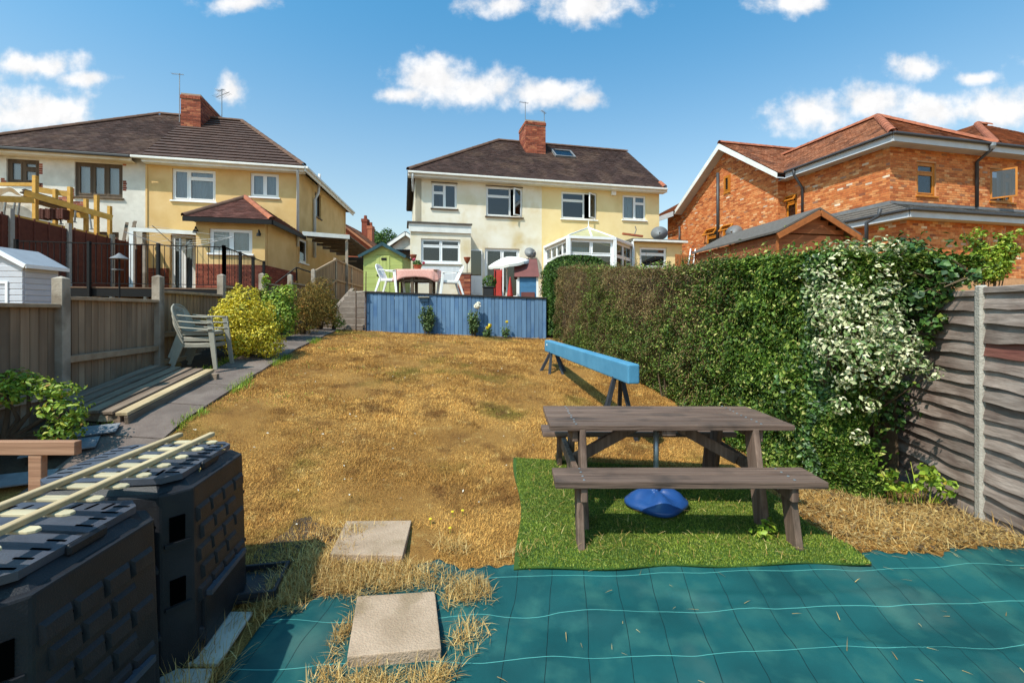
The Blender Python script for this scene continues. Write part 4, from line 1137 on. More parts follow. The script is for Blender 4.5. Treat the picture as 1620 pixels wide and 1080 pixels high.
m = MB(); m.box(2*PX-.3, PX-.31, -OV, -OV+.03, E2-.24, E2-.075); m.box(2*PX-.3, PX-.31, -OV+.03, -.002, E2-.24, E2-.22); m.build('fascia', 'render_cream', h2b)
gutter(h2b, (2*PX-.3, -OV-.06, E2-.1), (PX-.32, -OV-.06, E2-.1), 'pipe_dark')
cx0 = F2.loc(288, 180, 2.6)[0]; cx1 = F2.loc(319, 180, 2.6)[0]; ct = F2.loc(303, 150, 2.6)[1]
chimney(h2, cx0, cx1, 2.5, 5.6, E2+1.7, ct)
window(h2, I4, w1_, [(.9,[],0),(1.6,[.72],0)], fw=.07, curtain=[(0,.4,'curtain_grey'),(.42,.98,'curtain_grey')], pane='pane_clear')
window(h2, I4, w2_, [(1,[],0),(1,[],0)], fw=.07, pane='pane_clear', curtain=[(0.02,1,'curtain_grey')])
window(h2, I4, pdl, [(1,[],0),(1,[],0)], fw=.08, sill=False, pane='pane_clear', name='patio_door', curtain=[(0,1,'curtain_grey')])
window(h2, T_sr, sw1, [(1,[],0)], fw=.06, pane='pane_dark', fm='brown_timber_frame')
window(h2, T_sr, sw2, [(1,[],0)], fw=.07, pane='pane_dark')
for w_ in (w3, w4, w5):
    window(h2b, I4, w_, [(1,[],0),(1,[],0),(1,[],0)] if w_ is w4 else [(1,[],0),(1.1,[.62],0)], fm='brown_timber_frame', fw=.09, pane='pane_clear', curtain=[(0.02,.98,'curtain_white')])
# bare brick showing where the render has come away
bp = MB()
for (x0, x1, z0, z1) in ((w3[1]-.0, w4[0]-.12, w3[2]-.55, w3[2]-.1), (w4[0]-.18, w4[0]-.01, w4[2]-.1, w4[2]+.45), (w4[1]+.01, w4[1]+.13, w4[2]-.1, w4[3]+.05), (w4[0]-.5, w4[0]+.4, w4[2]-.55, w4[2]-.1), (w3[0]-.15, w3[0], w3[2], w3[3]), (w3[1], w3[1]+.1, w3[2]-.1, w3[3])):
    brick_mesh(bp, [c for c in brick_cells(x0, x1, z0, z1) if mnoise.noise(Vector((c[0]*2.2, c[2]*3, 4.)))+random.uniform(-.1,.1) > -.12], I4, .004)
tag(bp.build('bare_brick', 'brick_red', h2b), kind='stuff')
m = MB(); m.box(PX-.02, PX+.04, -.03, -.002, 0, E2-.25); m.build('render_bead', 'render_ochre', h2)
pipe(h2, [(.10,-OV-.04,E2-.2),(.05,-.1,E2-.45),(.05,-.08,1.9)], .05)
x_, z_ = side_x(499, 310); ax2 = sr.normalized(); nrm = Vector((ax2.y, -ax2.x, 0))
q = ax2*(x_-.35)+nrm*.08; pipe(h2, [q+Vector((0,0,1.7)), q+Vector((0,0,4.2)), q+nrm*.15+Vector((0,0,4.5)), q+nrm*.2+Vector((0,0,5.3))], .06)
# single storey bay with hipped roof and brick plinth
BD = -2.94; bx1 = -.355; bx0 = F2.loc(310, 400, BD)[0]; bt = F2.loc(400, 349, BD)[1]
bw = F2.rect(331, 362, 399, 401, BD); T_b = Matrix.Translation((0, BD, 0))
m = MB(); wall(m, bx0, bx1, 0, bt, [bw], .22, T_b)
Tbs = plane_T((bx1, BD, 0), Vector((0,0,0))-Vector((bx1,BD,0))); Lb = Vector((bx1,BD,0)).length
wall(m, .22, Lb-.02, 0, bt, T=Tbs, t=.2); wall(m, -Lb+.2, -.22, 0, bt, T=plane_T((bx0, BD, 0), (0,-1,0)), t=.2)
bay = m.build('back_bay', 'render_ochre', h2)
ph = F2.loc(365, 415, BD)[1]
b_ = MB(); brick_mesh(b_, brick_cells(bx0, bx1, 0, ph), T_b, .03); brick_mesh(b_, brick_cells(-.03, Lb-.02, 0, ph), Tbs, .03)
tag(b_.build('brick_plinth', 'brick_plinth', bay), kind='stuff')
b_ = MB(); brick_mesh(b_, brick_cells(PX+.05, pdl[0]-.05, 0, ph+.05), I4, .03); tag(b_.build('brick_plinth', 'brick_plinth', h2), kind='stuff')
mx_ = F2.loc(388, 312, -1.45)[0]; az = F2.loc(388, 313, -1.45)[1]
el, er = (bx0-.25, BD-.28, bt), (bx1+.28, BD-.28, bt); wl_, wr_ = (bx0-.25, -.02, bt), (.3, -.02, bt); ap, apk = (mx_, -1.45, az), (mx_, -.02, az)
m = MB(); under(m, [el, er, ap], .05); under(m, [er, wr_, apk, ap], .05); under(m, [wl_, el, ap, apk], .05); rb_ = m.build('bay_roof', 'roof_under', h2)
t_ = MB(); roof_plane(t_, [el, er, ap], .11, .17); roof_plane(t_, [er, wr_, apk, ap], .11, .17); roof_plane(t_, [wl_, el, ap, apk], .11, .17); tag(t_.build('roof_tiles', 'roof_tile_pink', rb_), kind='stuff')
ridge(rb_, (el[0],el[1],el[2]+.03), (ap[0],ap[1],ap[2]+.03), 'ridge_tile_brown', .09); ridge(rb_, (er[0],er[1],er[2]+.03), (ap[0],ap[1],ap[2]+.03), 'ridge_tile_red', .1); ridge(rb_, (ap[0],ap[1],ap[2]+.03), (apk[0],apk[1],apk[2]+.03), 'ridge_tile_red', .09)
m = MB(); m.bar((el[0],el[1]-.02,bt-.08), (er[0],er[1]-.02,bt-.08), .04, .14); m.bar((er[0]+.02,er[1],bt-.08), (wr_[0]+.02,wr_[1],bt-.08), .04, .14); m.build('gutter', 'black_metal', rb_)
window(h2, T_b, bw, [(1,[],0),(1,[],0)], fw=.07, pane='pane_clear', curtain=[(0,1,'curtain_grey')])
m = MB(); m.box(bx0+.3, bx1-.3, BD+.7, BD+.75, 0, bt); m.build('inner_wall', 'room_dark', bay)
for (u, v, nm) in ((313, 366, 0), (412, 371, 1)):
    s, z = F2.loc(u, v, BD); m = MB(); m.tube([(s,BD-.0,z),(s,BD-.16,z+.12),(s,BD-.22,z+.02)], .02, 6); m.lathe([(.07,0),(.05,.08),(.02,.1)], 8, (s,BD-.22,z-.08)); m.build('wall_bracket', 'black_metal', h2)
# car port between the two houses
cp = thing('car_port', 'dark car port with white fascia beside the ochre house', 'car port', F2.O, ANG)
cz = F2.loc(500, 370, -.3)[1]
c0 = Vector((.25, -.3, cz)); c1 = Vector((F2.loc(553, 372, .2)[0], .2, cz)); 
m = MB(); m.bar(c0, c1, .05, .16); m.build('fascia', 'fascia_white', cp)
m = MB(); m.extrude([c0+Vector((0,.05,.02)), c1+Vector((0,.05,.02)), c1+Vector((.6,7,.05)), c0+Vector((.9,7.3,.05))], (0,0,.05)); m.build('roof', 'felt_grey', cp)
for k in range(6):
    a = c0+Vector((.1,.3+k*1.1,-.06)); b = c1+Vector((.0,.3+k*1.1,-.06)); m = MB(); m.bar(a, b, .06, .12); m.build('joist', 'brown_timber_frame', cp)
m = MB(); m.bar(c1+Vector((-.12,.1,-.1)), (c1.x-.12, c1.y+.1, 0), .1, .1); m.build('post', 'fence_post', cp)
m = MB(); m.box(.9, c1.x+.6, 7.4, 7.5, 0, cz); m.build('back_wall', 'room_dark', cp)
m = MB(); m.bar((1.0,2.5,1.6), (c1.x,3.0,1.7), .05, .05); m.build('cross_rail', 'brown_timber_frame', cp)
aerial('tall aerial left of the ochre house chimney', on_f(F2, 284, 176, 2.9), 1.6, 0, .2)
aerial('bristly television aerial right of the ochre house chimney', on_f(F2, 351, 188, 4.2), 1.35, 1, -.4)
# garage roof, chimneys, tree and white gable in the gap between the houses
gr = thing('distant_house', 'red tiled roof of a house beyond the car port', 'house', at(570, 400, 33))
m = MB(); pA = at(541, 355, 33)-gr.location; pB = at(600, 398, 33)-gr.location
m.extrude([pA, pB, pB+Vector((0,0,-2)), pA+Vector((0,0,-4))], (0,4,0)); m.build('wall', 'brick_red', gr)
m = MB(); roof_plane(m, [pB+Vector((.2,-.3,-.1)), pB+Vector((.2,4.2,-.1)), pA+Vector((0,4.2,.15)), pA+Vector((0,-.3,.15))], .2, .25); m.extrude([pA+Vector((0,-.3,.13)), pB+Vector((.2,-.3,-.12)), pB+Vector((.2,-.3,-.3)), pA+Vector((0,-.3,-.05))], (0,4.5,0)); m.build('roof', 'roof_tile_red', gr)
ch = thing('chimney_stack', 'pair of tall brick chimneys beyond the green shed', 'chimney', at(580, 400, 36))
for (u0, u1, vt) in ((572, 580.5, 346), (581, 588.5, 357)):
    a = at(u0, vt, 36)-ch.location; b = at(u1, vt, 36)-ch.location
    m = MB(); m.box(a.x, b.x, 0, .6, -1.5, a.z-.25); m.box(a.x-.03, b.x+.03, -.03, .63, a.z-.25, a.z); m.lathe([(.14,0),(.12,.3)], 8, ((a.x+b.x)/2, .3, a.z)); m.build('stack', 'brick_red', ch)
wg = thing('distant_house', 'white gabled house showing over the green shed', 'house', at(640, 420, 34))
a = at(615, 387, 34)-wg.location; b = at(643, 368, 34)-wg.location; c = Vector((2*b.x-a.x, 0, a.z))
m = MB(); m.extrude([Vector((a.x+.3,0,-2)), Vector((c.x-.3,0,-2)), Vector((c.x-.3,0,c.z-.1)), b+Vector((0,0,-.15)), Vector((a.x+.3,0,a.z-.1))], (0,6,0)); m.build('wall', 'render_white', wg)
for (p, q) in ((a, b), (b, c)):
    m = MB(); m.bar(p+Vector((0,3,0)), q+Vector((0,3,.0)), 6.6, .16); m.build('roof', 'lead', wg)
    m = MB(); m.bar(p+Vector((0,-.32,-.12)), q+Vector((0,-.32,-.12)), .05, .2); m.build('bargeboard', 'fascia_white', wg)
p = at(640, 399, 34)-wg.location; m = MB(); m.box(p.x-.6, p.x+.6, -.05, -.002, p.z-.5, p.z+.2); m.build('window', 'pane_dark', wg)
tr = thing('broadleaf_tree', 'dark green tree crown beyond the brick chimneys', 'tree', (at(600, 400, 45).x, 45, 2.1))
m = MB(); m.tube([(0,0,0),(.1,0,3),(0,.1,5)], [.2,.14,.05], 8); m.build('trunk', 'bark', tr)
n = 5000; d = rng.normal(0, 1, (n, 3)); d /= np.linalg.norm(d, axis=1, keepdims=True); rr = rng.uniform(.55, 1, n)[:, None]*(1+.25*np.sin(d[:, :1]*7+d[:, 2:]*5))
P = d*rr*np.array([1.7, 1.5, 1.6]) + np.array([0, 0, 5.9]); leaf_mesh('crown', P, d, .22, 'leaf_dark', tr)
tr2 = thing('broadleaf_tree', 'low dark greenery behind the white gabled house', 'tree', (at(655, 380, 48).x, 48, 2.1))
m = MB(); m.tube([(0,0,0),(.1,0,3),(0,.1,4)], [.2,.14,.05], 8); m.build('trunk', 'bark', tr2)
P = d*rr*np.array([2.2, 1.5, 1.6]) + np.array([0, 0, 5.2]); leaf_mesh('crown', P, d, .22, 'leaf_dark', tr2)

# ================================================================ the brick house on the right
F3 = Frame((11.88, 14.5, 2.1), ANG)
h3 = thing('brick_house', 'large orange brick house with oak coloured windows and red tiled hipped roofs', 'house', F3.O, ANG)
E3 = F3.loc(1408, 229)[1]; E3t = E3 + .28
FW = 9.5
Ts = plane_T((0, 12.0, 0), (0, -1, 0))          # left flank, x runs from the back towards the garden; 12 - x = depth
D1 = 4.05                                       # depth where the gabled wing begins
GX = -.38                                       # the gabled wing stands proud of the flank by this much
wf1 = F3.rect(1450, 257, 1481, 310); wf2 = F3.rect(1566, 268, 1604, 320)
GFD, GFS = -.75, -.35                           # ground floor stands forward of the upper storey
wf3 = F3.rect(1537, 371, 1562, 408, GFD)
ky = lambda u, v: F3.onx(u, v, 0.)[0]
kz = lambda u, v: F3.onx(u, v, 0.)[1]
fa = (12-ky(1242, 330), 12-ky(1261, 330), kz(1250, 351), kz(1250, 309))
SK = F3.loc(1480, 327)[1]                       # head of the skirt roof on the upper wall
m = MB(); wall(m, 0, FW, SK-.6, E3t, [wf1, wf2]); m.build('garden_wall', 'mortar_orange', h3)
m = MB(); wall(m, 12-D1, 12-.25, 0, E3t, [fa], T=Ts); m.build('flank_wall', 'mortar_orange', h3)
cellsF = brick_cells(-.006, FW, SK-.5, E3t, [wf1, wf2])
near = [c for c in cellsF if c[1]-c[0] > .2 and c[2] > SK+.0 and c[3] < E3-.05 and c[1] < 3.6]
near = near[:300]; nset = set(near)
bm_ = MB(); bm_.box(0, .215, -.009, 0, 0, .065); bme = bm_.mesh('brick', 'brick_orange', bevel=.003)
BR = []
for k in range(12):
    me = bme.copy(); a_ = me.attributes['rnd'].data; v_ = (k+.5)/12
    for q in a_: q.value = v_
    BR.append(me)
wl0 = [o for o in h3.children if o.name.startswith('garden_wall')][0]
for c in near: place(None, 'brick', random.choice(BR), wl0, (c[0], -random.uniform(0, .003), c[2]))
b = MB(); brick_mesh(b, [c for c in cellsF if c not in nset], I4)
brick_mesh(b, brick_cells(12-D1, 12+.0, SK-.5, E3t, [fa]), Ts)
tag(b.build('brickwork', 'brick_orange', wl0), kind='stuff')
# gabled wing
gy0, gy1 = D1, 10.2
gk = lambda u, v: F3.onx(u, v, GX)
gapx = gk(1150, 232); gmid = gapx[0]; gz = gapx[1]
w_g1 = gk(1147, 290)[0]; 
Tg = plane_T((GX, 12.0, 0), (0, -1, 0))
def grect(u0, v0, u1, v1): 
    a, b_ = gk(u0, (v0+v1)/2)[0], gk(u1, (v0+v1)/2)[0]
    return (12-a, 12-b_, gk((u0+u1)/2, v1)[1], gk((u0+u1)/2, v0)[1])
wg1, wg2, wg3 = grect(1146.5, 278, 1156, 304), grect(1117, 362, 1135, 388), grect(1142, 356, 1160, 380)
m = MB(); wall(m, 12-11.9, 12-gy0, 0, E3t, [h for h in (wg2, wg3)], T=Tg)
gside = 12-gmid
m.T = Tg; m._add([(12-10.2,0,E3t),(12-gy0,0,E3t),(12-gmid,0,gz-.1)], [(0,1,2)]); m._add([(12-10.2,.25,E3t),(12-gy0,.25,E3t),(12-gmid,.25,gz-.1)], [(2,1,0)]); m.T = None
m.box(GX+.002, .02, gy0+.0, gy0+.24, 0, E3t); gw = m.build('gable_wall', 'mortar_orange', h3)
def gpoly(z):
    if z < E3t: return (0, 99)
    f = (z-E3t)/(gz-.1-E3t); return (12-10.2+(12-gmid-(12-10.2))*f, 12-gy0+((12-gmid)-(12-gy0))*f)
b = MB(); brick_mesh(b, brick_cells(12-11.9, 12-gy0, 1.2, gz-.2, [wg1, wg2, wg3], poly=gpoly), Tg)
brick_mesh(b, brick_cells(0, -GX, 1.2, E3t), Matrix.Translation((GX, gy0, 0)))
tag(b.build('brickwork', 'brick_orange', gw), kind='stuff')
# ground floor forward of the garden wall with its skirt roof
GT = F3.loc(1480, 344, GFD)[1]
m = MB(); wall(m, GFS, FW, 0, GT, [wf3], T=Matrix.Translation((0, GFD, 0))); wall(m, 12-D1, 12-GFD-.25, 0, GT, T=plane_T((GFS, 12., 0), (0,-1,0))); gf = m.build('ground_floor_wall', 'mortar_orange', h3)
b = MB(); brick_mesh(b, brick_cells(GFS-.006, FW, .6, GT, [wf3]), Matrix.Translation((0, GFD, 0))); brick_mesh(b, brick_cells(12-D1, 12-GFD, .6, GT), plane_T((GFS, 12., 0), (0,-1,0)))
tag(b.build('brickwork', 'brick_orange', gf), kind='stuff')
k0, k1, k2 = (GFS-.3, D1, GT+.12), (GFS-.3, GFD-.3, GT+.12), (FW, GFD-.3, GT+.12)
q0, q1, q2 = (-.002, D1, SK), (-.002, -.012, SK), (FW, -.012, SK)
m = MB(); under(m, [k1, k2, q2, q1], .05); under(m, [k0, k1, q1, q0], .05); sk = m.build('skirt_roof', 'roof_under', h3)
t_ = MB(); roof_plane(t_, [k1, k2, q2, q1], .2, .3, .02); roof_plane(t_, [k0, k1, q1, q0], .2, .3, .02); tag(t_.build('roof_tiles', 'felt_grey', sk), kind='stuff')
m = MB(); m.bar((k1[0]-.02, k1[1]-.03, k1[2]-.12), (k2[0], k2[1]-.03, k2[2]-.12), .03, .24); m.bar((k1[0]-.03, k1[1], k1[2]-.12), (k0[0]-.03, k0[1], k0[2]-.12), .03, .24); m.build('fascia', 'fascia_grey', sk)
m = MB(); m.box(GFS-.3, FW, GFD-.3, GFD-.002, GT-.12, GT-.1); m.box(GFS-.3, GFS-.002, GFD, D1, GT-.12, GT-.1); m.build('soffit', 'fascia_grey', sk)
m = MB(); m.bar((k1[0]-.1, k1[1]-.09, k1[2]-.02), (k2[0], k2[1]-.09, k2[2]-.02), .1, .08); m.bar((k1[0]-.09, k1[1]-.05, k1[2]-.02), (k0[0]-.09, k0[1], k0[2]-.02), .1, .08); m.build('gutter', 'pipe_dark', sk, bevel=.02)
m = MB(); m.bar((0,-.03,SK+.03), (FW,-.03,SK+.03), .03, .1); m.bar((-.03,-.02,SK+.03), (-.03,D1,SK+.03), .03, .1); m.build('lead_flashing', 'lead', sk)
# upper roofs
OV3 = .38; w1w = 3.67
ez = E3+.2
A = [(-OV3, -OV3, ez), (w1w+.2, -OV3, ez)]; half = w1w/2
apx3 = (half, half, F3.loc(1410, 188, half)[1])
bka = (half, 9.0, apx3[2])
mid_l = (-OV3, D1+1.0, ez)
planes = [[(-OV3,-OV3,ez), (w1w+.25,-OV3,ez), apx3], [(-OV3,9.0,ez), (-OV3,-OV3,ez), apx3, bka], [(w1w+.25,-OV3,ez), (w1w+.25,9.0,ez), bka, apx3]]
m = MB(); [under(m, p) for p in planes]; r3 = m.build('hip_roof', 'roof_under', h3)
t_ = MB(); [roof_plane(t_, p, .11, .17, .022) for p in planes]; tag(t_.build('roof_tiles', 'roof_tile_red', r3), kind='stuff')
up_ = Vector((0,0,.03))
for (a_, b_) in ((planes[0][0], apx3), (planes[0][1], apx3), (apx3, bka)): ridge(r3, Vector(a_)+up_, Vector(b_)+up_, 'ridge_tile_red', .12, .35)
# second wing to the right
w2a = w1w+.25; hx = (w2a+10.2)/2; hh_ = (10.2-w2a)/2
apx4 = (F3.loc(1546, 197, 3.4)[0], 3.4, F3.loc(1546, 197, 3.4)[1])
pl2 = [[(w2a,-OV3,ez), (12.5,-OV3,ez), (10.0,3.4,apx4[2]), apx4], [(w2a,9,ez), (w2a,-OV3,ez), apx4, (apx4[0],9,apx4[2])]]
m = MB(); [under(m, p) for p in pl2]; r4 = m.build('hip_roof', 'roof_under', h3)
t_ = MB(); [roof_plane(t_, p, .11, .17, .022) for p in pl2]; tag(t_.build('roof_tiles', 'roof_tile_red', r4), kind='stuff')
ridge(r4, Vector(pl2[0][0])+up_, Vector(apx4)+up_, 'ridge_tile_red', .12, .35); ridge(r4, Vector(apx4)+up_, Vector((10.0,3.4,apx4[2]))+up_, 'ridge_tile_red', .12, .35)
m = MB(); m.bar((-OV3-.02,-OV3-.02,ez-.13), (FW+2,-OV3-.02,ez-.13), .03, .26); m.bar((-OV3-.02,-OV3,ez-.13), (-OV3-.02,D1-.4,ez-.13), .03, .26); m.build('fascia', 'fascia_grey', h3)
m = MB(); m.box(-OV3, FW+2, -OV3, -.009, ez-.26, ez-.24); m.box(-OV3, -.009, -.009, D1, ez-.26, ez-.24); m.build('soffit', 'fascia_grey', h3)
m = MB(); m.bar((-OV3-.1,-OV3-.09,ez-.03), (FW+2,-OV3-.09,ez-.03), .1, .08); m.bar((-OV3-.09,-OV3-.05,ez-.03), (-OV3-.09,D1-.4,ez-.03), .1, .08); m.build('gutter', 'pipe_dark', h3, bevel=.02)
# gable roof, ridge running into the house
gx0 = GX-.42
gl, gr_ = (gx0, 10.55, E3t-.15), (gx0, gy0-.42, E3t-.15); gt = (gx0, gmid, gz+.12); 
xin = 6.0
pg = [[(gx0, gy0-.42, E3t-.15), (xin, gy0-.42, E3t-.15), (xin, gmid, gz+.12), gt][::1], [(xin, 10.55, E3t-.15), (gx0, 10.55, E3t-.15), gt, (xin, gmid, gz+.12)]]
m = MB(); [under(m, p) for p in pg]; r5 = m.build('gable_roof', 'roof_under', h3)
t_ = MB(); [roof_plane(t_, p, .11, .17, .022) for p in pg]; tag(t_.build('roof_tiles', 'roof_tile_red', r5), kind='stuff')
ridge(r5, Vector(gt)+up_, Vector((xin, gmid, gz+.12))+up_, 'ridge_tile_red', .12, .35)
m = MB(); m.extrude([Vector((gx0-.03, gy0-.42, E3t-.36)), Vector((gx0-.03, gy0-.42, E3t-.16)), Vector((gx0-.03, gmid, gz+.1)), Vector((gx0-.03, gmid, gz-.16))], (.03,0,0))
m.extrude([Vector((gx0-.03, 10.55, E3t-.36)), Vector((gx0-.03, 10.55, E3t-.16)), Vector((gx0-.03, gmid, gz+.1)), Vector((gx0-.03, gmid, gz-.16))], (.03,0,0)); m.build('bargeboard', 'fascia_white', h3)
m = MB(); m.extrude([Vector((gx0, gy0-.42, E3t-.36)), Vector((gx0, gmid, gz-.14)), Vector((GX-.01, gmid, gz-.14)), Vector((GX-.01, gy0-.42, E3t-.36))], (0,0,.015))
m.extrude([Vector((gx0, 10.55, E3t-.36)), Vector((gx0, gmid, gz-.14)), Vector((GX-.01, gmid, gz-.14)), Vector((GX-.01, 10.55, E3t-.36))], (0,0,.015)); m.build('soffit', 'fascia_grey', h3)
# lower eave behind the gable
pe = [(gx0-.1, 13.4, E3t-.2), (gx0-.1, 10.5, E3t-.2), (2.5, 10.5, E3t+1.6), (2.5, 13.4, E3t+1.6)]
m = MB(); under(m, pe); r6 = m.build('rear_roof', 'roof_under', h3); t_ = MB(); roof_plane(t_, pe, .11, .17, .022); tag(t_.build('roof_tiles', 'roof_tile_red', r6), kind='stuff')
m = MB(); m.bar((gx0-.13, 13.4, E3t-.34), (gx0-.13, 10.5, E3t-.34), .03, .26); m.build('fascia', 'fascia_grey', r6)
m = MB(); m.box(GX+.3, FW, 11.8, 11.9, 0, E3t); m.box(FW-.1, FW, .26, 11.8, 0, E3t); m.build('far_walls', 'mortar_orange', h3)
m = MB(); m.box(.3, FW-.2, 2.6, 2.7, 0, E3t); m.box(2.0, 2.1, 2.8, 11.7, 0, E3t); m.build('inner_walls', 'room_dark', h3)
kw = dict(fm='oak_frame', fw=.075, inset=.05)
window(h3, I4, wf1, [(1,[.68],0)], curtain=[(.5,.95,'curtain_white')], **kw)
for k in range(4): m = MB(); m.lathe([(.05,0),(.055,.1),(.03,.15)], 8, (wf1[0]+.15+.11*k, .2, wf1[2]+.06)); m.build('sill_jar', 'curtain_white', h3)
window(h3, I4, wf2, [(1.9,[],-58),(.9,[.7],0)], curtain=[(.6,.95,'curtain_white')], **kw)
window(h3, Matrix.Translation((0, GFD, 0)), wf3, [(1,[.65],0)], curtain=[(.55,1,'curtain_grey')], **kw)
window(h3, Ts, fa, [(1,[.7],0)], curtain=[(.1,.9,'curtain_grey')], **kw)
for w_ in (wg2, wg3): window(h3, Tg, w_, [(1,[.5],0)], **kw)
window(h3, Tg, wg1, [(1,[],0)], fm='oak_frame', fw=.075, inset=-.055)
# awning sashes standing open on the flank
for (T_, r_) in ((Ts, (fa[0]+.02, fa[1]-.02, fa[2]+.7*(fa[3]-fa[2]), fa[3]-.03)), (Tg, (wg2[0], wg2[1], wg2[2]+.5*(wg2[3]-wg2[2]), wg2[3])), (Tg, (wg3[0], wg3[1], wg3[2]+.5*(wg3[3]-wg3[2]), wg3[3]))):
    m = MB(); m.T = T_ @ Matrix.Translation((0, .03, r_[3])) @ Matrix.Rotation(R(-38), 4, 'X'); hgt = r_[3]-r_[2]
    for bb in ((r_[0], r_[0]+.06, -hgt, 0), (r_[1]-.06, r_[1], -hgt, 0), (r_[0]+.06, r_[1]-.06, -hgt, -hgt+.06), (r_[0]+.06, r_[1]-.06, -.06, 0)): m.box(bb[0], bb[1], -.05, 0, bb[2], bb[3])
    m.build('open_sash', 'oak_frame', h3)
# pipes
def gpipe(u, v0, v1, s, r=.05):
    d, z0 = F3.onx(u, v0, s); _, z1 = F3.onx(u, v1, s); pipe(h3, [(s-.08, d, z0), (s-.08, d, z1)], r, 'pipe_dark')
gpipe(1138, 274, 390, GX, .07); d_, z_ = F3.onx(1272, 289, 0); pipe(h3, [(-OV3-.09, d_, ez-.06), (-OV3-.09, d_, ez-.25), (-.08, d_, z_-.2), (-.08, d_, SK+.05)], .045, 'pipe_dark')
gpipe(1077, 358, 400, GX, .05)
s_, _ = F3.loc(1541, 240); pipe(h3, [(s_, -OV3-.09, ez-.06), (s_, -OV3-.09, ez-.22), (s_, -.08, ez-.5), (s_, -.08, SK+.06)], .05, 'pipe_dark')
m = MB(); m.lathe([(.05,-.1),(.09,.0),(.09,.1)], 8, (s_, -OV3-.11, ez-.12)); m.build('hopper', 'grey_metal', h3)
s_, _ = F3.loc(1393, 345, GFD-.4); pipe(h3, [(s_, GFD-.39, GT+.05), (s_, GFD-.35, GT-.15), (s_-.1, GFD-.08, GT-.3), (s_-.1, GFD-.08, 1.2)], .05, 'pipe_dark')
dish('grey satellite dish on the gable wall above the long brown shed', F3.O + F3.a*(GX-.3) + F3.b*F3.onx(1161, 367, GX-.3)[0] + Vector((0,0,F3.onx(1161, 367, GX-.3)[1])), ANG-.9, .34)

# ================================================================ long brown garden shed behind the hedge
sd = thing('garden_shed', 'long brown timber shed with grey felt roof behind the hedge', 'shed', (6.34, 11.0, 1.5), 0)
off = Vector((6.34, 11.0, 1.5))
nl = Vector((6.34, 11., 0)); nr = Vector(((1345-CU)/FPX*11.4, 11.4, 0)); fl = Vector(((1101-CU)/FPX*15.0, 15.0, 0)); fr = nr + (fl-nl)
ev = at(1231, 368, 11).z - 1.5; aptop = at(1295, 337, 11.2).z - 1.5
loc_ = lambda p, z: Vector((p.x-6.34, p.y-11., z))
m = MB(); m.extrude([loc_(nl,0)+Vector((.06,.06,0)), loc_(nr,0)+Vector((-.06,.06,0)), loc_(fr,0)+Vector((-.06,-.06,0)), loc_(fl,0)+Vector((.06,-.06,0))], (0,0,ev)); m.build('wall_lining', 'shed_brown', sd)
nb = int(ev/.11)
for k in range(nb):
    z = k*.11
    for (a, b) in ((nl, nr), (fl, nl)):
        m = MB(); d = (loc_(b,0)-loc_(a,0)).normalized(); o_ = Vector((d.y,-d.x,0))
        m.bar(loc_(a, z+.055)+o_*.012, loc_(b, z+.055)+o_*.012, .03, .108, up=Vector((0,0,1))+o_*.12); m.build('weatherboard', 'shed_brown', sd)
mid = (nl+nr)/2; k = 0
hgt = aptop-ev; z = ev
while z < aptop-.05:
    f = min(1, (z+.11-ev)/hgt); a = loc_(nl+(mid-nl)*f, z+.055); b = loc_(nr+(mid-nr)*f, z+.055); d = (b-a).normalized(); o_ = Vector((d.y,-d.x,0))
    m = MB(); m.bar(a+o_*.012, b+o_*.012, .03, .108, up=Vector((0,0,1))+o_*.12); m.build('weatherboard', 'shed_brown', sd); z += .11
rb0 = (nl+nr)/2; rb1 = (fl+fr)/2; dfor = (nl-fl).normalized()*.18; sidev = (nr-nl).normalized()*.15
for (A_, B_) in ((nl-sidev, fl-sidev), (nr+sidev, fr+sidev)):
    m = MB(); m.extrude([loc_(A_+dfor, ev-.03), loc_(B_, ev-.03), loc_(rb1, aptop+.05), loc_(rb0+dfor, aptop+.05)], (0,0,.05)); m.build('roof_panel', 'felt_grey', sd)
    m = MB(); m.bar(loc_(A_+dfor*1.08, ev-.12), loc_(rb0+dfor*1.08, aptop-.03), .025, .13); m.build('bargeboard', 'shed_trim', sd)
for f in (0., .5, 1.):
    p = loc_(nl+(fl-nl)*f, 0); m = MB(); m.bar(p+Vector((-.03,-.03,0)), p+Vector((-.03,-.03,ev)), .05, .05); m.build('corner_trim', 'shed_trim', sd)
p = loc_(nl+(fl-nl)*.82, ev-.42); m = MB(); dd_ = (fl-nl).normalized(); m.bar(p-dd_*.16+Vector((-.05,0,0)), p+dd_*.16+Vector((-.05,0,0)), .03, .26); sw_ = m.build('window', 'shed_trim', sd)
m = MB(); m.bar(p-dd_*.12+Vector((-.07,0,0)), p+dd_*.12+Vector((-.07,0,0)), .01, .19); m.build('pane', 'pane_dark', sw_)
# brown fence panel, ladder
t = thing('fence_panel', 'orange brown fence panel behind the ladder', 'fence panel', at(1085, 425, 16.2))
a = at(1070, 402, 16.2)-t.location; b = at(1101, 405, 16.4)-t.location
for k in range(8):
    p = a+(b-a)*(k/8); q = a+(b-a)*((k+.93)/8); m = MB(); m.bar(Vector((p.x,p.y,-.6)), Vector((p.x,p.y,p.z)), .085, .02, up=(0,1,0)); m.build('board', 'shed_trim', t)
t = thing('ladder', 'aluminium ladder leaning beside the brown shed', 'ladder', at(1091, 430, 15.2))
p0, p1 = at(1084, 428, 15.1)-t.location, at(1093, 394, 15.6)-t.location; dx = Vector((.2,.1,0))
for s_ in (0, 1):
    m = MB(); m.bar(p0+dx*s_*1.0+Vector((0,0,-.6)), p1+dx*s_, .03, .06); m.build('stile', 'galv', t)
for k in range(5):
    p = p0+(p1-p0)*(k+.4)/5; m = MB(); m.bar(p, p+dx, .025, .03); m.build('rung', 'galv', t)
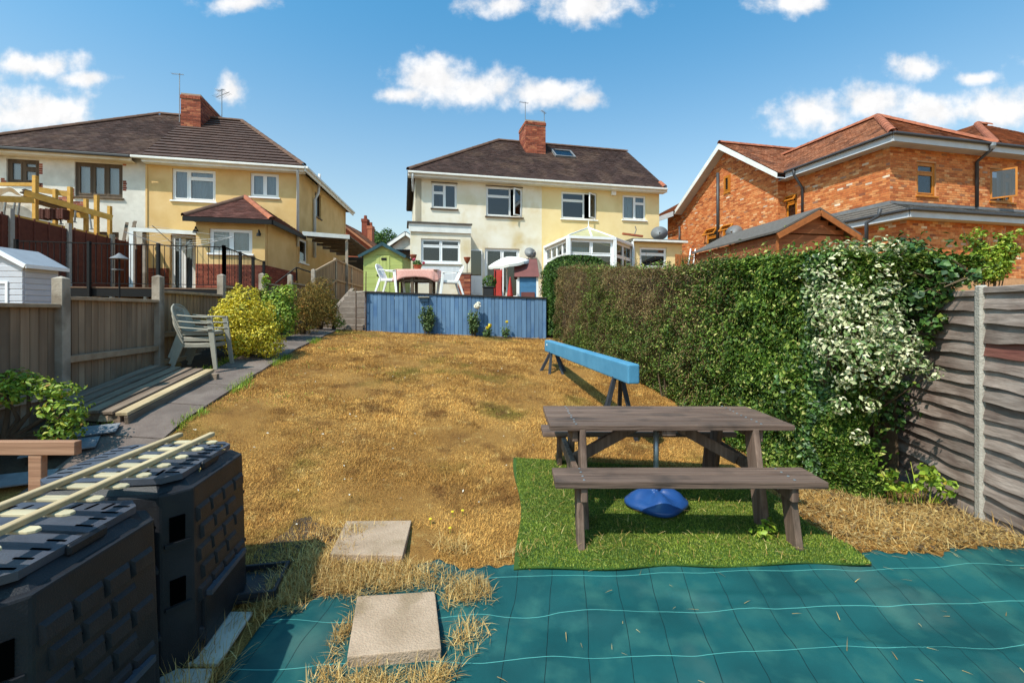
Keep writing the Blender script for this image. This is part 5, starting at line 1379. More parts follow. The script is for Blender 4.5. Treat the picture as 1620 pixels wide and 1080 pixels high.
t = thing('gutter_section', 'old gutter sections lying on the flat extension roof', 'gutter', on_f(F1, 1000, 374, -1.0), ANG)
m = MB(); m.bar((-.45,0,.1), (.5,0,.02), .12, .08); m.build('gutter_channel', 'terracotta', t); m = MB(); m.tube([(.1,0,.05),(.2,0,.3),(.15,0,.45)], .02, 6); m.build('bent_pipe', 'lead', t)

# ================================================================ the raised deck with blue boarding
DY = 12.3
def deck_z(x): return 2.16 - .034*(x+3.9)
dk = thing('raised_deck', 'raised timber deck fronted with upright blue painted boards', 'deck', (-1.5, DY, .95))
o_ = dk.location
xL, xR = -3.92, .91; x = xL; k = 0
while x < xR-.02:
    w = random.uniform(.105, .125) if x < -1.3 else random.uniform(.085, .12)
    w = min(w, xR-x)
    zt = deck_z(x) - .03 + random.uniform(-.006, .006); zb = Gf(x, DY) - .03 + random.uniform(-.02, .03)
    m = MB(); m.box(0, w-.007, -.011, .011, 0, zt-zb); p = m.build('plank', 'blue_paint', dk, bevel=.003)
    p.location = (x-o_.x, random.uniform(-.006, .006), zb-o_.z); p.rotation_euler = (random.uniform(-.004, .004), random.uniform(-.004, .004), 0)
    x += w; k += 1
m = MB(); m.bar((xL-o_.x-.02, .0, deck_z(xL)-o_.z), (xR-o_.x+.02, .0, deck_z(xR)-o_.z), .09, .035); m.build('deck_edge', 'deck_edge', dk)
m = MB(); m.box(xL-o_.x+.01, xR-o_.x-.01, .03, .06, -.05, .95); m.build('backing', 'deck_edge', dk)
for k in range(34):
    y = .06 + k*.145
    m = MB(); m.bar((xL-o_.x, y+.07, deck_z(xL)-o_.z-.02), (xR-o_.x, y+.07, deck_z(xR)-o_.z-.02), .14, .03); m.build('deck_board', 'deck_board', dk)
for (xe, s) in ((xL, -1), (xR, 1)):
    for k in range(12):
        m = MB(); m.box(-.011, .011, 0, .11, 0, deck_z(xe)-.95-.02); p = m.build('plank', 'blue_paint', dk); p.location = (xe-o_.x, .02+k*.12, .0)
# little blue shelf on the boarding
a = at(672, 469, DY)-o_; m = MB(); m.box(a.x-.16, a.x+.14, -.13, -.02, a.z-.03, a.z); sh = m.build('small_shelf', 'chair_grey', dk)
m = MB(); m.box(a.x-.12, a.x+.1, -.05, -.013, a.z-.14, a.z-.03); m.build('shelf_box', 'blue_paint', sh)

# ---- monobloc garden chairs
def chair_proto(mat):
    t = bpy.data.objects.new('garden_chair', None); COL.objects.link(t)
    b = MB()
    def hw(w): return .245*math.sqrt(max(0.02, 1-(max(0, (w-.55)/.47))**2.4)) if w > .55 else .245
    def back(i, j):
        u = (i-.5)*2; w = j; return (u*hw(w), .20+.20*w+.03*(1-u*u)-.03, .40+.45*w)
    def slot(i, j):
        u = (i-.5)*2; w = j
        if not .34 < w < .86: return False
        c = u/(.35+.65*w); return any(abs(c-k) < .055 for k in (-.62,-.37,-.12,.12,.37,.62))
    b.grid(back, 48, 18, slot); b.build('backrest', mat, t, smooth=True, solid=.014)
    rim = MB(); pts = [back(0, j/14) for j in range(15)] + [back(i/6, 1) for i in range(1, 6)] + [back(1, 1-j/14) for j in range(15)]
    rim.tube(pts, .015, 6); rim.build('back_rim', mat, t, smooth=True)
    s = MB()
    def seat(i, j):
        u = (i-.5)*2; y = .22-.46*j; z = .415 + .012*u*u - .012*math.sin(j*3.1) - (max(0, j-.85)**2)*1.6
        return (u*(.235+.02*j), y, z)
    s.grid(seat, 14, 14, lambda i, j: False); s.build('seat', mat, t, smooth=True, solid=.02)
    ap = MB(); ap.bar((-.25,-.235,.385), (.25,-.235,.385), .012, .06); ap.bar((-.24,.2,.385), (-.25,-.23,.385), .012, .06); ap.bar((.24,.2,.385), (.25,-.23,.385), .012, .06); ap.build('seat_apron', mat, t, bevel=.004)
    for sg in (-1, 1):
        a = MB()
        a.grid(lambda i, j: (sg*(.245+.05*i**.5-.03+.06*(j)), .235-.50*i, .66-.015*i+.02*(1-i)**2), 8, 1); a.build('armrest', mat, t, smooth=True, solid=.022)
        l = MB(); l.bar((sg*.285,-.245,.655), (sg*.315,-.325,0), .035, .085, up=(0,1,0), w1=.035, h1=.06); l.build('leg', mat, t, bevel=.006)
        l = MB(); l.bar((sg*.235,.20,.42), (sg*.265,.34,0), .035, .07, up=(0,1,0), w1=.03, h1=.05); l.build('leg', mat, t, bevel=.006)
    return t
grey = chair_proto('chair_grey'); white = chair_proto('chair_white')
used = {}
def put_chair(proto, loc, rz, label, group, rx=0):
    o = proto if proto not in used else copy_tree(proto)
    used[proto] = 1
    o.location = loc; o.rotation_euler = (rx, 0, rz)
    o.scale = (.88,)*3 if proto is grey else (1,)*3
    return tag(o, label, 'chair', group)
# three stacked grey chairs by the left fence
base = Vector((-4.5, 6.72, 0)); base.z = Gf(base.x, base.y)+.02
for k, nm in enumerate(('lowest', 'middle', 'topmost')):
    put_chair(grey, base + Vector((-.016*k, .005*k, .085*k)), R(100), f'grey plastic garden chair by the left fence, {nm} of the stack of three', 'stacked grey plastic chairs')
def dp(u, v, Y):
    p = at(u, v, Y); return Vector((p.x, Y, deck_z(p.x)))
put_chair(white, dp(617, 455, 13.3), R(82), 'white plastic chair left of the deck table in front of the green shed', 'white plastic chairs on the deck')
put_chair(white, dp(712, 455, 13.25), R(-72), 'white plastic chair right of the deck table', 'white plastic chairs on the deck')
put_chair(white, dp(668, 440, 14.3), R(4), 'white plastic chair behind the deck table', 'white plastic chairs on the deck')
# table and cloth
c = dp(661, 440, 13.35)
tb = thing('deck_table', 'dark wooden table on the deck under a red checked cloth', 'table', c)
m = MB(); m.box(-.62, .62, -.36, .36, .66, .70); m.build('table_top', 'brown_timber_frame', tb)
for sx_ in (-.52, -.1, .42):
    for sy_ in (-.28, .28):
        m = MB(); m.box(sx_-.04, sx_+.04, sy_-.04, sy_+.04, 0, .66); m.build('leg', 'brown_timber_frame', tb)
m = MB(); m.box(-.5, .44, -.3, -.26, .36, .43); m.box(-.5, .44, .26, .3, .36, .43); m.build('stretcher', 'brown_timber_frame', tb)
cl = MB()
def cloth(i, j):
    a = i*2*math.pi
    sx_ = math.copysign(abs(math.cos(a))**.35, math.cos(a)); sy_ = math.copysign(abs(math.sin(a))**.35, math.sin(a))
    if j < .5: return (sx_*.64*j*2, sy_*.38*j*2, .708)
    f = (j-.5)*2; ff = 1+f*(.05+.035*math.sin(a*9)); corner = abs(math.cos(a)*math.sin(a))*2
    return (sx_*.64*ff, sy_*.38*ff, .708-.24*f-.10*f*corner-.02*f*math.sin(a*5))
cl.grid(cloth, 72, 10); o = cl.build('tablecloth', 'cloth_red', smooth=True, solid=.004); o.location = c
tag(o, 'faded red and white checked cloth hanging over the deck table', 'tablecloth')
def potplant(label, pos, r, h, petals, leafm, name='flower_pot', cnt=160):
    t = thing(name, label, 'plant pot', pos)
    m = MB(); m.lathe([(r*.7,0),(r,h*.85),(r*1.08,h*.85),(r*1.08,h),(r*.95,h),(r*.9,h*.85)], 16); m.build('pot', 'terracotta', t, smooth=False)
    d = rng.normal(0, 1, (cnt, 3)); d /= np.linalg.norm(d, axis=1, keepdims=True); d[:, 2] = np.abs(d[:, 2])
    leaf_mesh('foliage', d*np.array([r*1.25, r*1.25, r*1.1])*rng.uniform(.5, 1, cnt)[:, None]+np.array([0,0,h]), d, r*.5, leafm, t)
    if petals:
        d = rng.normal(0, 1, (40, 3)); d /= np.linalg.norm(d, axis=1, keepdims=True)
        leaf_mesh('flowers', d*r*.3+np.array([-r*.9, 0, h+r*1.3]), d, r*.35, petals, t, aspect=.9)
        leaf_mesh('flowers', d*r*.25+np.array([r*1.5, 0, h+r*.5]), d, r*.35, petals, t, aspect=.9)
    return t
potplant('terracotta pot of pink flowers on the deck table', c+Vector((-.03, .1, .715)), .12, .16, 'petal_pink', 'leaf_dark')
# green shed
gs = thing('garden_shed', 'lime green painted shed with dark teal felt roof on the deck', 'shed', (at(606, 460, 14.9).x, 14.9, deck_z(-4)), R(3))
Wd, Hh, Ha, Dp = 1.24, at(606, 402, 14.9).z-deck_z(-4), at(606, 386, 14.9).z-deck_z(-4), 1.5
m = MB(); m.extrude([(-Wd/2,.02,0),(Wd/2,.02,0),(Wd/2,.02,Hh),(0,.02,Ha-.03),(-Wd/2,.02,Hh)], (0,Dp,0)); m.build('wall_lining', 'green_paint', gs)
z = 0; 
while z < Ha-.08:
    hwid = Wd/2 if z+.1 < Hh else Wd/2*(Ha-z-.08)/(Ha-Hh+.01)
    segs = ((-hwid, -.22), (.22, hwid)) if z < Hh-.12 else ((-hwid, hwid),)
    for (a, b) in segs:
        if b-a < .03: continue
        m = MB(); m.bar((a,0,z+.05), (b,0,z+.05), .022, .098, up=(0,-.14,1)); m.build('weatherboard', 'green_paint', gs)
    if z+.1 < Hh:
        m = MB(); m.bar((Wd/2+.01,.03,z+.05), (Wd/2+.01,Dp,z+.05), .022, .098, up=(.14,0,1)); m.build('weatherboard', 'green_paint', gs)
    z += .1
dr = MB()
for k in range(4): dr.box(-.21+k*.106, -.21+k*.106+.1, -.03, -.012, .03, Hh-.06)
dro = dr.build('door', 'green_paint_v', gs, bevel=.003)
m = MB(); m.box(-.22,.22,-.02,-.012,.02,Hh-.05); m.build('door_back', 'green_paint_v', dro)
m = MB(); m.box(-.2,-.1,-.05,-.03,.62,.66); m.tube([(-.15,-.05,.64),(-.15,-.08,.64),(-.08,-.08,.63)], .012, 6); m.build('handle', 'black_metal', dro)
m = MB(); m.box(-.05,.12,-.045,-.03,Hh-.2,Hh-.12); m.build('door_plaque', 'black_metal', dro, bevel=.01)
for sg in (-1, 1):
    m = MB(); m.bar((sg*(Wd/2+.12), Dp/2, Hh-.06), (0, Dp/2, Ha+.03), Dp+.24, .04); m.build('roof_panel', 'felt_teal', gs)
    m = MB(); m.bar((sg*(Wd/2+.13), -.14, Hh-.1), (0, -.14, Ha-.02), .025, .09); m.build('bargeboard', 'felt_teal', gs)
# brick pillar and two planters on stands by the extension
pw = at(735, 440, 15.6); t = thing('brick_pillar', 'short red brick pillar right of the deck table', 'pillar', (pw.x, 15.6, deck_z(pw.x)))
m = MB(); m.box(-.2,.2,-.16,.16,0,.8); m.build('core', 'mortar_grey', t)
for j in range(10):
    for (sx_, L_) in ((-.205, .2), (.005, .2)):
        m = MB(); m.box(sx_+(.0), sx_+L_, -.172, .172, j*.08+.005, j*.08+.072); m.build('brick', 'brick_red', t)
m = MB(); m.box(-.23,.23,-.19,.19,.8,.85); m.build('cap', 'stone_step', t)
for (u, v, lab) in ((654, 403, 'terracotta bowl on a thin stand left of the big extension window'), (739, 407, 'terracotta bowl on a thin stand right of the big extension window')):
    p = at(u, v, 16.2); t = thing('bowl_planter', lab, 'planter', (p.x, 16.2, deck_z(p.x)), group='terracotta bowls on stands'); h = p.z-deck_z(p.x)
    m = MB(); m.lathe([(.03,-.22),(.09,-.12),(.12,-.02),(.13,0),(.11,0),(.08,-.1)], 14, (0,0,h)); m.build('bowl', 'terracotta', t, smooth=True)
    m = MB(); m.tube([(0,0,0),(0,0,h-.2)], .012, 6); m.tube([(-.1,0,0),(0,0,.2),(.1,0,0)], .01, 5); m.build('stand', 'black_metal', t)
# parasol
p = dp(802, 440, 14.2); t = thing('parasol', 'open white garden parasol tilted by the patio door', 'parasol', p); ht = at(803, 406, 14.2).z-p.z
m = MB(); m.tube([(0,0,0),(-.0,0,ht-.1)], .02, 8); m.build('pole', 'chair_white', t)
m = MB(); m.lathe([(.25,0),(.25,.05),(.05,.07),(.04,.25)], 16); m.build('base', 'parasol_base_grey', t)
Tc = Matrix.Translation((0.02,0,ht)) @ Matrix.Rotation(R(-9), 4, 'Y') @ Matrix.Rotation(R(9), 4, 'X')
m = MB(); m.T = Tc
def can(i, j):
    a = i*2*math.pi; r = .64*j; sc = 1-.05*abs(math.sin(a*4))*j
    return (r*sc*math.cos(a), r*sc*math.sin(a), -.20*j**1.6 - .02*abs(math.sin(a*4))*j)
m.grid(can, 48, 8); cn = m.build('canopy', 'white_cloth', t, smooth=True, solid=.004)
m = MB(); m.T = Tc
def val(i, j):
    a = i*2*math.pi; x, y, z = can(i, 1); return (x, y, z-.07*j)
m.grid(val, 48, 1); m.build('valance', 'white_cloth', cn, solid=.003)
for k in range(8):
    m = MB(); m.T = Tc; a = k*math.pi/4; m.tube([(0,0,-.02),(.6*math.cos(a),.6*math.sin(a),-.215)], .007, 5); m.build('rib', 'chair_white', t)
# red cones, planter, playhouse
for (u, Y, hgt, r, lab, kk) in ((807, 13.4, .58, .1, 'tall red cone in front of the patio door', 0),):
    p = dp(u, 440, Y); t = thing('red_cone', lab, 'cone', p)
    m = MB(); m.lathe([(r,0.03),(r*.9,.08),(r*.22,hgt),(r*.15,hgt+.03)], 18); m.build('cone', 'red_plastic', t, smooth=True)
    m = MB(); m.box(-r*1.1,r*1.1,-r*1.1,r*1.1,0,.03); m.build('foot', 'red_plastic', t, bevel=.01)
p = dp(788, 440, 14.8); t = thing('red_slide', 'upright red plastic toy slide leaning by the patio door', 'slide', p)
m = MB(); m.bar((0,0,0), (0,.25,.95), .22, .03); m.build('bed', 'red_plastic', t, bevel=.01)
for sg in (-1, 1): m = MB(); m.bar((sg*.12,-.02,.0), (sg*.12,.22,.97), .03, .1); m.build('side_rail', 'red_plastic', t, bevel=.01)
p = dp(773, 440, 14.0); t = thing('black_planter', 'black square planter below the half door', 'planter', p)
m = MB(); m.extrude([(-.16,-.16,0),(.16,-.16,0),(.16,.16,0),(-.16,.16,0)], (0,0,.3)); m.build('tub', 'black_pot', t, bevel=.02); m = MB(); m.box(-.18,.18,-.18,.18,.3,.34); m.build('rim', 'black_pot', t, bevel=.01)
d = rng.normal(0, 1, (200, 3)); d /= np.linalg.norm(d, axis=1, keepdims=True); leaf_mesh('foliage', d*.2+np.array([.02,.1,.48]), d, .09, 'leaf_dark', t)
p = dp(835, 440, 13.7); t = thing('playhouse', 'blue slatted playhouse with maroon roof beside the hedge', 'playhouse', p)
hb = at(835, 437, 13.7).z-p.z; rt = at(835, 410, 14.2).z-p.z; pw_ = .28
m = MB(); m.box(-pw_+.02, pw_-.02, .02, .7, 0, hb); m.build('wall_lining', 'playhouse_blue', t)
z = 0
while z < hb-.05:
    m = MB(); m.bar((-pw_,0,z+.05), (pw_,0,z+.05), .025, .1, up=(0,-.12,1)); m.build('weatherboard', 'playhouse_blue', t); z += .1
for sg in (-1, 1): m = MB(); m.box(sg*pw_-.03, sg*pw_+.03, -.03, .03, 0, hb+.02); m.build('corner_post', 'chair_white', t)
m = MB(); m.box(-.2,.2,-.045,-.02,.02,.2); m.build('hatch', 'maroon_roof', t)
m = MB(); m.extrude([(-pw_-.12,-.1,hb-.02),(pw_+.06,-.1,hb-.02),(pw_+.02,.55,rt),(-pw_-.12,.55,rt)], (0,.05,.03)); m.build('roof_panel', 'maroon_roof', t)
m = MB(); m.extrude([(-pw_-.12,1.1,hb-.02),(pw_+.06,1.1,hb-.02),(pw_+.02,.55,rt),(-pw_-.12,.55,rt)], (0,.05,.03)); m.build('roof_panel', 'maroon_roof', t)

# ---- steps, side fence and handrail left of the deck
st_ = thing('garden_steps', 'worn stone steps rising between the left fence and the blue deck', 'steps', (-4.55, 12.4, 1.15))
for k in range(7):
    m = MB(); m.box(-.55, .55, k*.32, k*.32+.5, k*.165-.3, k*.165+.13); m.build('step', 'stone_step', st_, bevel=.012)
m = MB(); m.bar((-.62,-.1,-.1), (-.62,2.6,1.1), .12, .3); m.build('side_wall', 'stone_step', st_)
t = thing('rusty_gate', 'rusty metal gate frame at the left end of the blue deck', 'gate', at(571, 522, 12.2))
w_ = .26
for xx in (-w_/2, w_/2): m = MB(); m.tube([(xx,0,-.05),(xx,0,1.12)], .016, 6); m.build('upright', 'rust', t)
for zz in (.08,.32,.6,1.0): m = MB(); m.tube([(-w_/2,0,zz),(w_/2,0,zz)], .012, 6); m.build('rail', 'rust', t)
m = MB(); m.bar((-.1,.02,1.0),(.12,.02,1.02), .2, .02); m.build('plate', 'board_white', t)
m = MB(); m.tube([(.1,.05,.0),(.12,.05,1.55)], .012, 6); m.build('tall_pole', 'rust', t)
# pots under the hedge end
for k_, lab in enumerate(('nearer small terracotta pot in the gap beside the hedge end', 'farther small terracotta pot in the gap beside the hedge end')):
    t = thing('flower_pot', lab, 'plant pot', at(873, 512, 12.5)+Vector((.05, .2, .05))*k_, group='terracotta pots by the hedge end')
    m = MB(); m.lathe([(.06,0),(.085,.14)], 12); m.build('pot', 'terracotta', t); m = MB(); m.lathe([(.098,.14),(.1,.17),(.09,.17)], 12); m.build('pot_rim', 'terracotta', t)

# ================================================================ neighbour's garden on the left
nd_ = thing('neighbour_deck', 'raised brown deck with black metal railings behind the left fence', 'deck', (-8.5, 11, 2.2))
o_ = nd_.location
A0, A1, A2 = Vector((-11.2,10.35,2.22)), Vector((-6.98,11.2,2.2)), Vector((-8.05,15.0,2.24)); A3 = Vector((-13.0,14.2,2.24))
for k in range(30):
    f0, f1 = k/30, (k+.94)/30
    m = MB(); m.extrude([A0+(A3-A0)*f0-o_, A1+(A2-A1)*f0-o_, A1+(A2-A1)*f1-o_, A0+(A3-A0)*f1-o_], (0,0,-.03)); m.build('deck_board', 'deck_board', nd_)
m = MB(); m.bar(A0-o_+Vector((0,.03,-.13)), A1-o_+Vector((0,.03,-.13)), .04, .18); m.bar(A1-o_+Vector((-.03,0,-.13)), A2-o_+Vector((-.03,0,-.13)), .04, .18); m.build('fascia', 'black_metal', nd_)
for f in (.02,.35,.68,.98):
    p = A0+(A1-A0)*f-o_; m = MB(); m.bar(p+Vector((0,.15,-.1)), p+Vector((0,.15,-1.4)), .1, .1); m.build('leg', 'timber_grey', nd_)
def railing(a, b, posts, nb):
    a, b = Vector(a), Vector(b)
    m = MB(); m.bar(a+Vector((0,0,1.0)), b+Vector((0,0,1.0)), .04, .02); m.build('top_rail', 'black_metal', nd_)
    m = MB(); m.bar(a+Vector((0,0,.08)), b+Vector((0,0,.08)), .035, .015); m.build('bottom_rail', 'black_metal', nd_)
    for k in range(posts+1):
        p = a+(b-a)*k/posts; m = MB(); m.bar(p+Vector((0,-.02,-.25)), p+Vector((0,-.02,1.04)), .06, .06); m.build('post', 'black_metal', nd_)
    for k in range(1, nb):
        if k % (nb//posts) == 0: continue
        p = a+(b-a)*k/nb; m = MB(); m.tube([p+Vector((0,0,.09)), p+Vector((0,0,.99))], .008, 5); m.build('baluster', 'black_metal', nd_)
railing(A0-o_+Vector((.1,0,0)), A1-o_, 3, 36); railing(A1-o_, A2-o_, 3, 30)
# canopy by the patio door
t = thing('door_canopy', 'white framed lean-to canopy over the neighbour patio door', 'canopy', F2.O, ANG)
CDp = -2.5; x0, z0 = F2.loc(206, 362, CDp); x1, _ = F2.loc(311, 366, -2.9)
m = MB(); m.extrude([(x0,CDp,z0),(x1,CDp,z0-.05),(x1,0,z0+.35),(x0,0,z0+.35)], (0,0,.04)); m.build('roof_sheet', 'poly_roof', t)
m = MB(); m.bar((x0,CDp-.03,z0-.02), (x1,CDp-.03,z0-.07), .05, .12); m.build('front_beam', 'fascia_white', t)
for xx in (x0+.05,): m = MB(); m.bar((xx,CDp,0), (xx,CDp,z0-.05), .11, .11); m.build('post', 'chair_white', t)
m = MB(); m.bar((x0+.25,CDp+.3,0), (x0+.25,CDp+.3,z0), .09, .09); m.build('post', 'fence_post', t)
for k in range(4): xx = x0+(x1-x0)*(k+.5)/4; m = MB(); m.bar((xx,CDp,z0-.03), (xx,-.02,z0+.3), .05, .06); m.build('rafter', 'fascia_white', t)
# rotary line arms in front of the bay
p = at(285, 450, 13.2); t = thing('rotary_clothes_dryer', 'folded out rotary clothes line on the neighbour deck', 'clothes dryer', (p.x, 13.2, 2.23))
m = MB(); m.tube([(0,0,0),(0,0,1.5)], .02, 6); m.build('pole', 'galv', t)
for a in (20, 115, 195, 280):
    m = MB(); m.tube([(0,0,1.15),(1.35*math.cos(R(a)),1.35*math.sin(R(a)),1.62)], .009, 5); m.build('arm', 'dish_grey', t)
for r in (.6, .95, 1.3):
    pts = [(r*math.cos(R(a)), r*math.sin(R(a)), 1.15+.35*r) for a in (20,115,195,280,380)]
    m = MB(); m.tube(pts, .003, 4); m.build('line', 'chair_white', t)
# bird table
p = at(189, 472, 9.8); t = thing('bird_table', 'dark pole bird feeder with a conical hood behind the left fence', 'bird feeder', p); hz = at(189, 405, 9.8).z-p.z
m = MB(); m.tube([(0,0,-.5),(0,0,hz-.05)], .018, 6); m.build('pole', 'black_metal', t)
m = MB(); m.lathe([(.17,-.06),(.15,-.04),(.06,.02),(.02,.06)], 18, (0,0,hz)); m.build('hood', 'lead', t)
m = MB(); m.lathe([(.1,0),(.1,.02)], 12, (-.04,0,hz-.3)); m.build('tray', 'lead', t)
# small plastic shed
t = thing('plastic_shed', 'pale grey plastic storage shed at the left edge behind the fence', 'shed', (-8.66, 7.75, 1.2), R(4))
sw_, sh_, sa_, sdp = .84, 1.27, 1.5, .65
m = MB(); m.extrude([(-sw_,0,0),(sw_*.5,0,0),(sw_*.5,0,sh_),(0,0,sa_),(-sw_,0,sh_)], (0,sdp,0)); m.build('body', 'shed_plastic', t)
for k in range(12):
    z = .02+k*.1
    m = MB(); m.box(-sw_, sw_*.5, -.012, -.001, z, z+.09); m.build('cladding_board', 'shed_plastic', t, bevel=.006)
    m = MB(); m.box(sw_*.5+.001, sw_*.5+.012, .02, sdp-.02, z, z+.09); m.build('cladding_board', 'shed_plastic', t, bevel=.006)
m = MB(); 
for bb in ((.16,.2,0,.95),(-.75,-.71,0,.95),(-.71,.16,.91,.95)): m.box(bb[0],bb[1],-.03,-.013,bb[2],bb[3])
d_ = m.build('door_frame', 'upvc', t)
m = MB(); m.tube([(.12,-.04,.55),(-.1,-.04,.55)], .012, 6); m.build('door_bolt', 'black_metal', d_)
m = MB(); m.bar((sw_*.5+.1, sdp/2, sh_-.05), (0, sdp/2, sa_+.02), sdp+.16, .035); m.bar((-sw_-.1, sdp/2, sh_-.05), (0, sdp/2, sa_+.02), sdp+.16, .035); m.build('roof', 'shed_plastic_roof', t)
m = MB(); m.bar((sw_*.5+.11, -.09, sh_-.07), (0, -.09, sa_), .02, .07); m.bar((-sw_-.11, -.09, sh_-.07), (0, -.09, sa_), .02, .07); m.bar((sw_*.5+.12,-.09,sh_-.07),(sw_*.5+.12,sdp+.08,sh_-.07), .02, .06); m.build('roof_trim', 'upvc', t)
# brown boundary fence of the neighbour
fb = thing('boundary_fence', 'dark red brown panel fence with concrete posts beyond the neighbour deck', 'fence', (-12, 12, 2.2))
o_ = fb.location; fp0, fp1 = Vector((-11.65,9.2,0)), Vector((-13.2,16.6,0)); npan = 4
for k in range(npan):
    a = fp0+(fp1-fp0)*k/npan; b = fp0+(fp1-fp0)*(k+1)/npan; d = (b-a).normalized(); o2 = Vector((d.y,-d.x,0))
    zt = 3.98 + .02*k
    for j in range(14):
        z = zt-1.75+j*.125; m = MB(); m.bar(Vector((a.x,a.y,z))-o_+o2*random.uniform(.0,.008), Vector((b.x,b.y,z+random.uniform(-.004,.004)))-o_+o2*.004, .018, .14, up=Vector((0,0,1))+o2*.1); m.build('board', 'fence_brown', fb)
    for j in range(4):
        p = a+(b-a)*(j+.5)/4; m = MB(); m.bar(Vector((p.x,p.y,zt-1.8))-o_+o2*.025, Vector((p.x,p.y,zt))-o_+o2*.025, .04, .02, up=o2); m.build('batten', 'fence_brown', fb)
for k in range(npan+1):
    a = fp0+(fp1-fp0)*k/npan; m = MB(); m.bar(Vector((a.x+.03,a.y,2.0))-o_, Vector((a.x+.03,a.y,4.1))-o_, .1, .1); m.build('post', 'concrete_post', fb)
# yellow timber rack with stacked building materials
yr = thing('timber_rack', 'yellow timber scaffold rack loaded with planks in front of the white house', 'timber rack', (-12.2, 13.6, 2.2))
o_ = yr.location
def yb(u0, v0, u1, v1, Y0_, Y1_, w=.05, h=.17): m = MB(); m.bar(at(u0,v0,Y0_)-o_, at(u1,v1,Y1_)-o_, w, h); m.build('rail', 'yellow_timber', yr)
ydep = lambda u: 13.0 + u/180*1.7
for (u, v0, v1) in ((56,278,352),(111,296,368),(153,309,376)):
    Y_ = ydep(u); p0 = at(u, v0, Y_); p1 = at(u, v1, Y_); m = MB(); m.bar(Vector((p1.x,p1.y,2.3))-o_, p0-o_, .1, .1); m.build('post', 'yellow_timber', yr)
    q = Vector((p0.x-.9, p0.y+1.5, p0.z)); m = MB(); m.bar(Vector((q.x,q.y,2.3))-o_, q-o_, .1, .1); m.build('post', 'yellow_timber', yr)
yb(-60,342,25,346,12.3,13.1); yb(22,344,168,377,13.0,14.65); yb(-60,312,54,317,12.3,13.3); yb(38,305,178,345,13.2,14.6); yb(-60,291,54,292,13.2,13.6,.05,.1); yb(96,338,152,343,15.0,15.2); yb(60,300,112,308,14.9,15.2)
for k in range(14):
    m = MB(); f = k/14; p0 = at(22, 347, 13.0)+(at(168, 380, 14.65)-at(22, 347, 13.0))*f; m.bar(p0-o_+Vector((0,0,.0)), p0-o_+Vector((-.9,1.5,0)), .13, .03); m.build('platform_board', 'timber_grey', yr)
for k in range(9):
    m = MB(); a = at(36+random.uniform(-3,6), 300+k*2.0, 13.6+.07*k); b = at(140+random.uniform(-8,4), 330+k*1.6, 15.0+.07*k); m.bar(Vector(), b-a, .16, .04); q = m.build('loose_plank', random.choice(['timber_grey','brown_timber_frame','timber_grey','yellow_timber'])); q.location = a; tag(q, 'loose weathered plank in the pile on the yellow timber rack', 'plank', 'planks piled on the timber rack')
tl = thing('roof_tile_stack', 'stack of brown roof tiles on the yellow timber rack', 'roof tiles', at(76, 346, 13.9))
for k in range(3):
    for j in range(10):
        m = MB(); m.grid(lambda i, q: (k*.3-.3+.26*i, q*.3-.1, j*.03+.02*math.sin(i*12)), 10, 1); m.build('tile', 'roof_tile_pink', tl, solid=.012)
for i_, (u, v0, v1, du) in enumerate(((5,345,312,5),(20,344,311,5),(28,344,313,4),(97,355,330,-5),(145,363,335,-4),(118,352,330,2))):
    lab = ['first steel trestle leg from the left on the timber rack','second steel trestle leg from the left on the timber rack','third steel trestle leg from the left on the timber rack','slanting steel leg right of the roof tile stack','slanting steel leg near the right end of the timber rack','steel leg in the middle of the timber rack'][i_]
    Y_ = ydep(u)+.35; a = at(u, v0, Y_); b = at(u+du, v1, Y_); t = thing('trestle_leg', lab, 'steel leg', a, group='steel trestle legs on the rack'); m = MB(); m.tube([(0,0,0), b-a], .025, 6); m.build('tube', 'galv', t); m = MB(); m.lathe([(.06,0),(.06,.02)], 10); m.build('foot_plate', 'galv', t)
t = thing('white_sheeting', 'white plastic sheet bundled behind the timber rack', 'sheet', at(5, 315, 15.3))
m = MB(); m.grid(lambda i, j: (-1.2+2.0*i, .4*j, .42*math.sin(i*math.pi)**.7*(1-.3*j)+.05*math.sin(i*19+j*5)), 30, 8); m.build('sheet', 'white_cloth', t, smooth=True, solid=.01)
for (u, v0, v1, du, lab) in ((193,385,352,8,'leftmost dark board leaning on the white house wall by the canopy'),(200,386,350,14,'middle dark board leaning on the white house wall by the canopy'),(214,385,352,-2,'rightmost dark board leaning on the white house wall by the canopy')):
    a = at(u,v0+10,15.6); m = MB(); m.bar(Vector(), at(u+du,v1,16.4)-a, .09, .03); q = m.build('leaning_board', 'brown_timber_frame'); q.location = a; tag(q, lab, 'board', 'boards leaning on the white house')

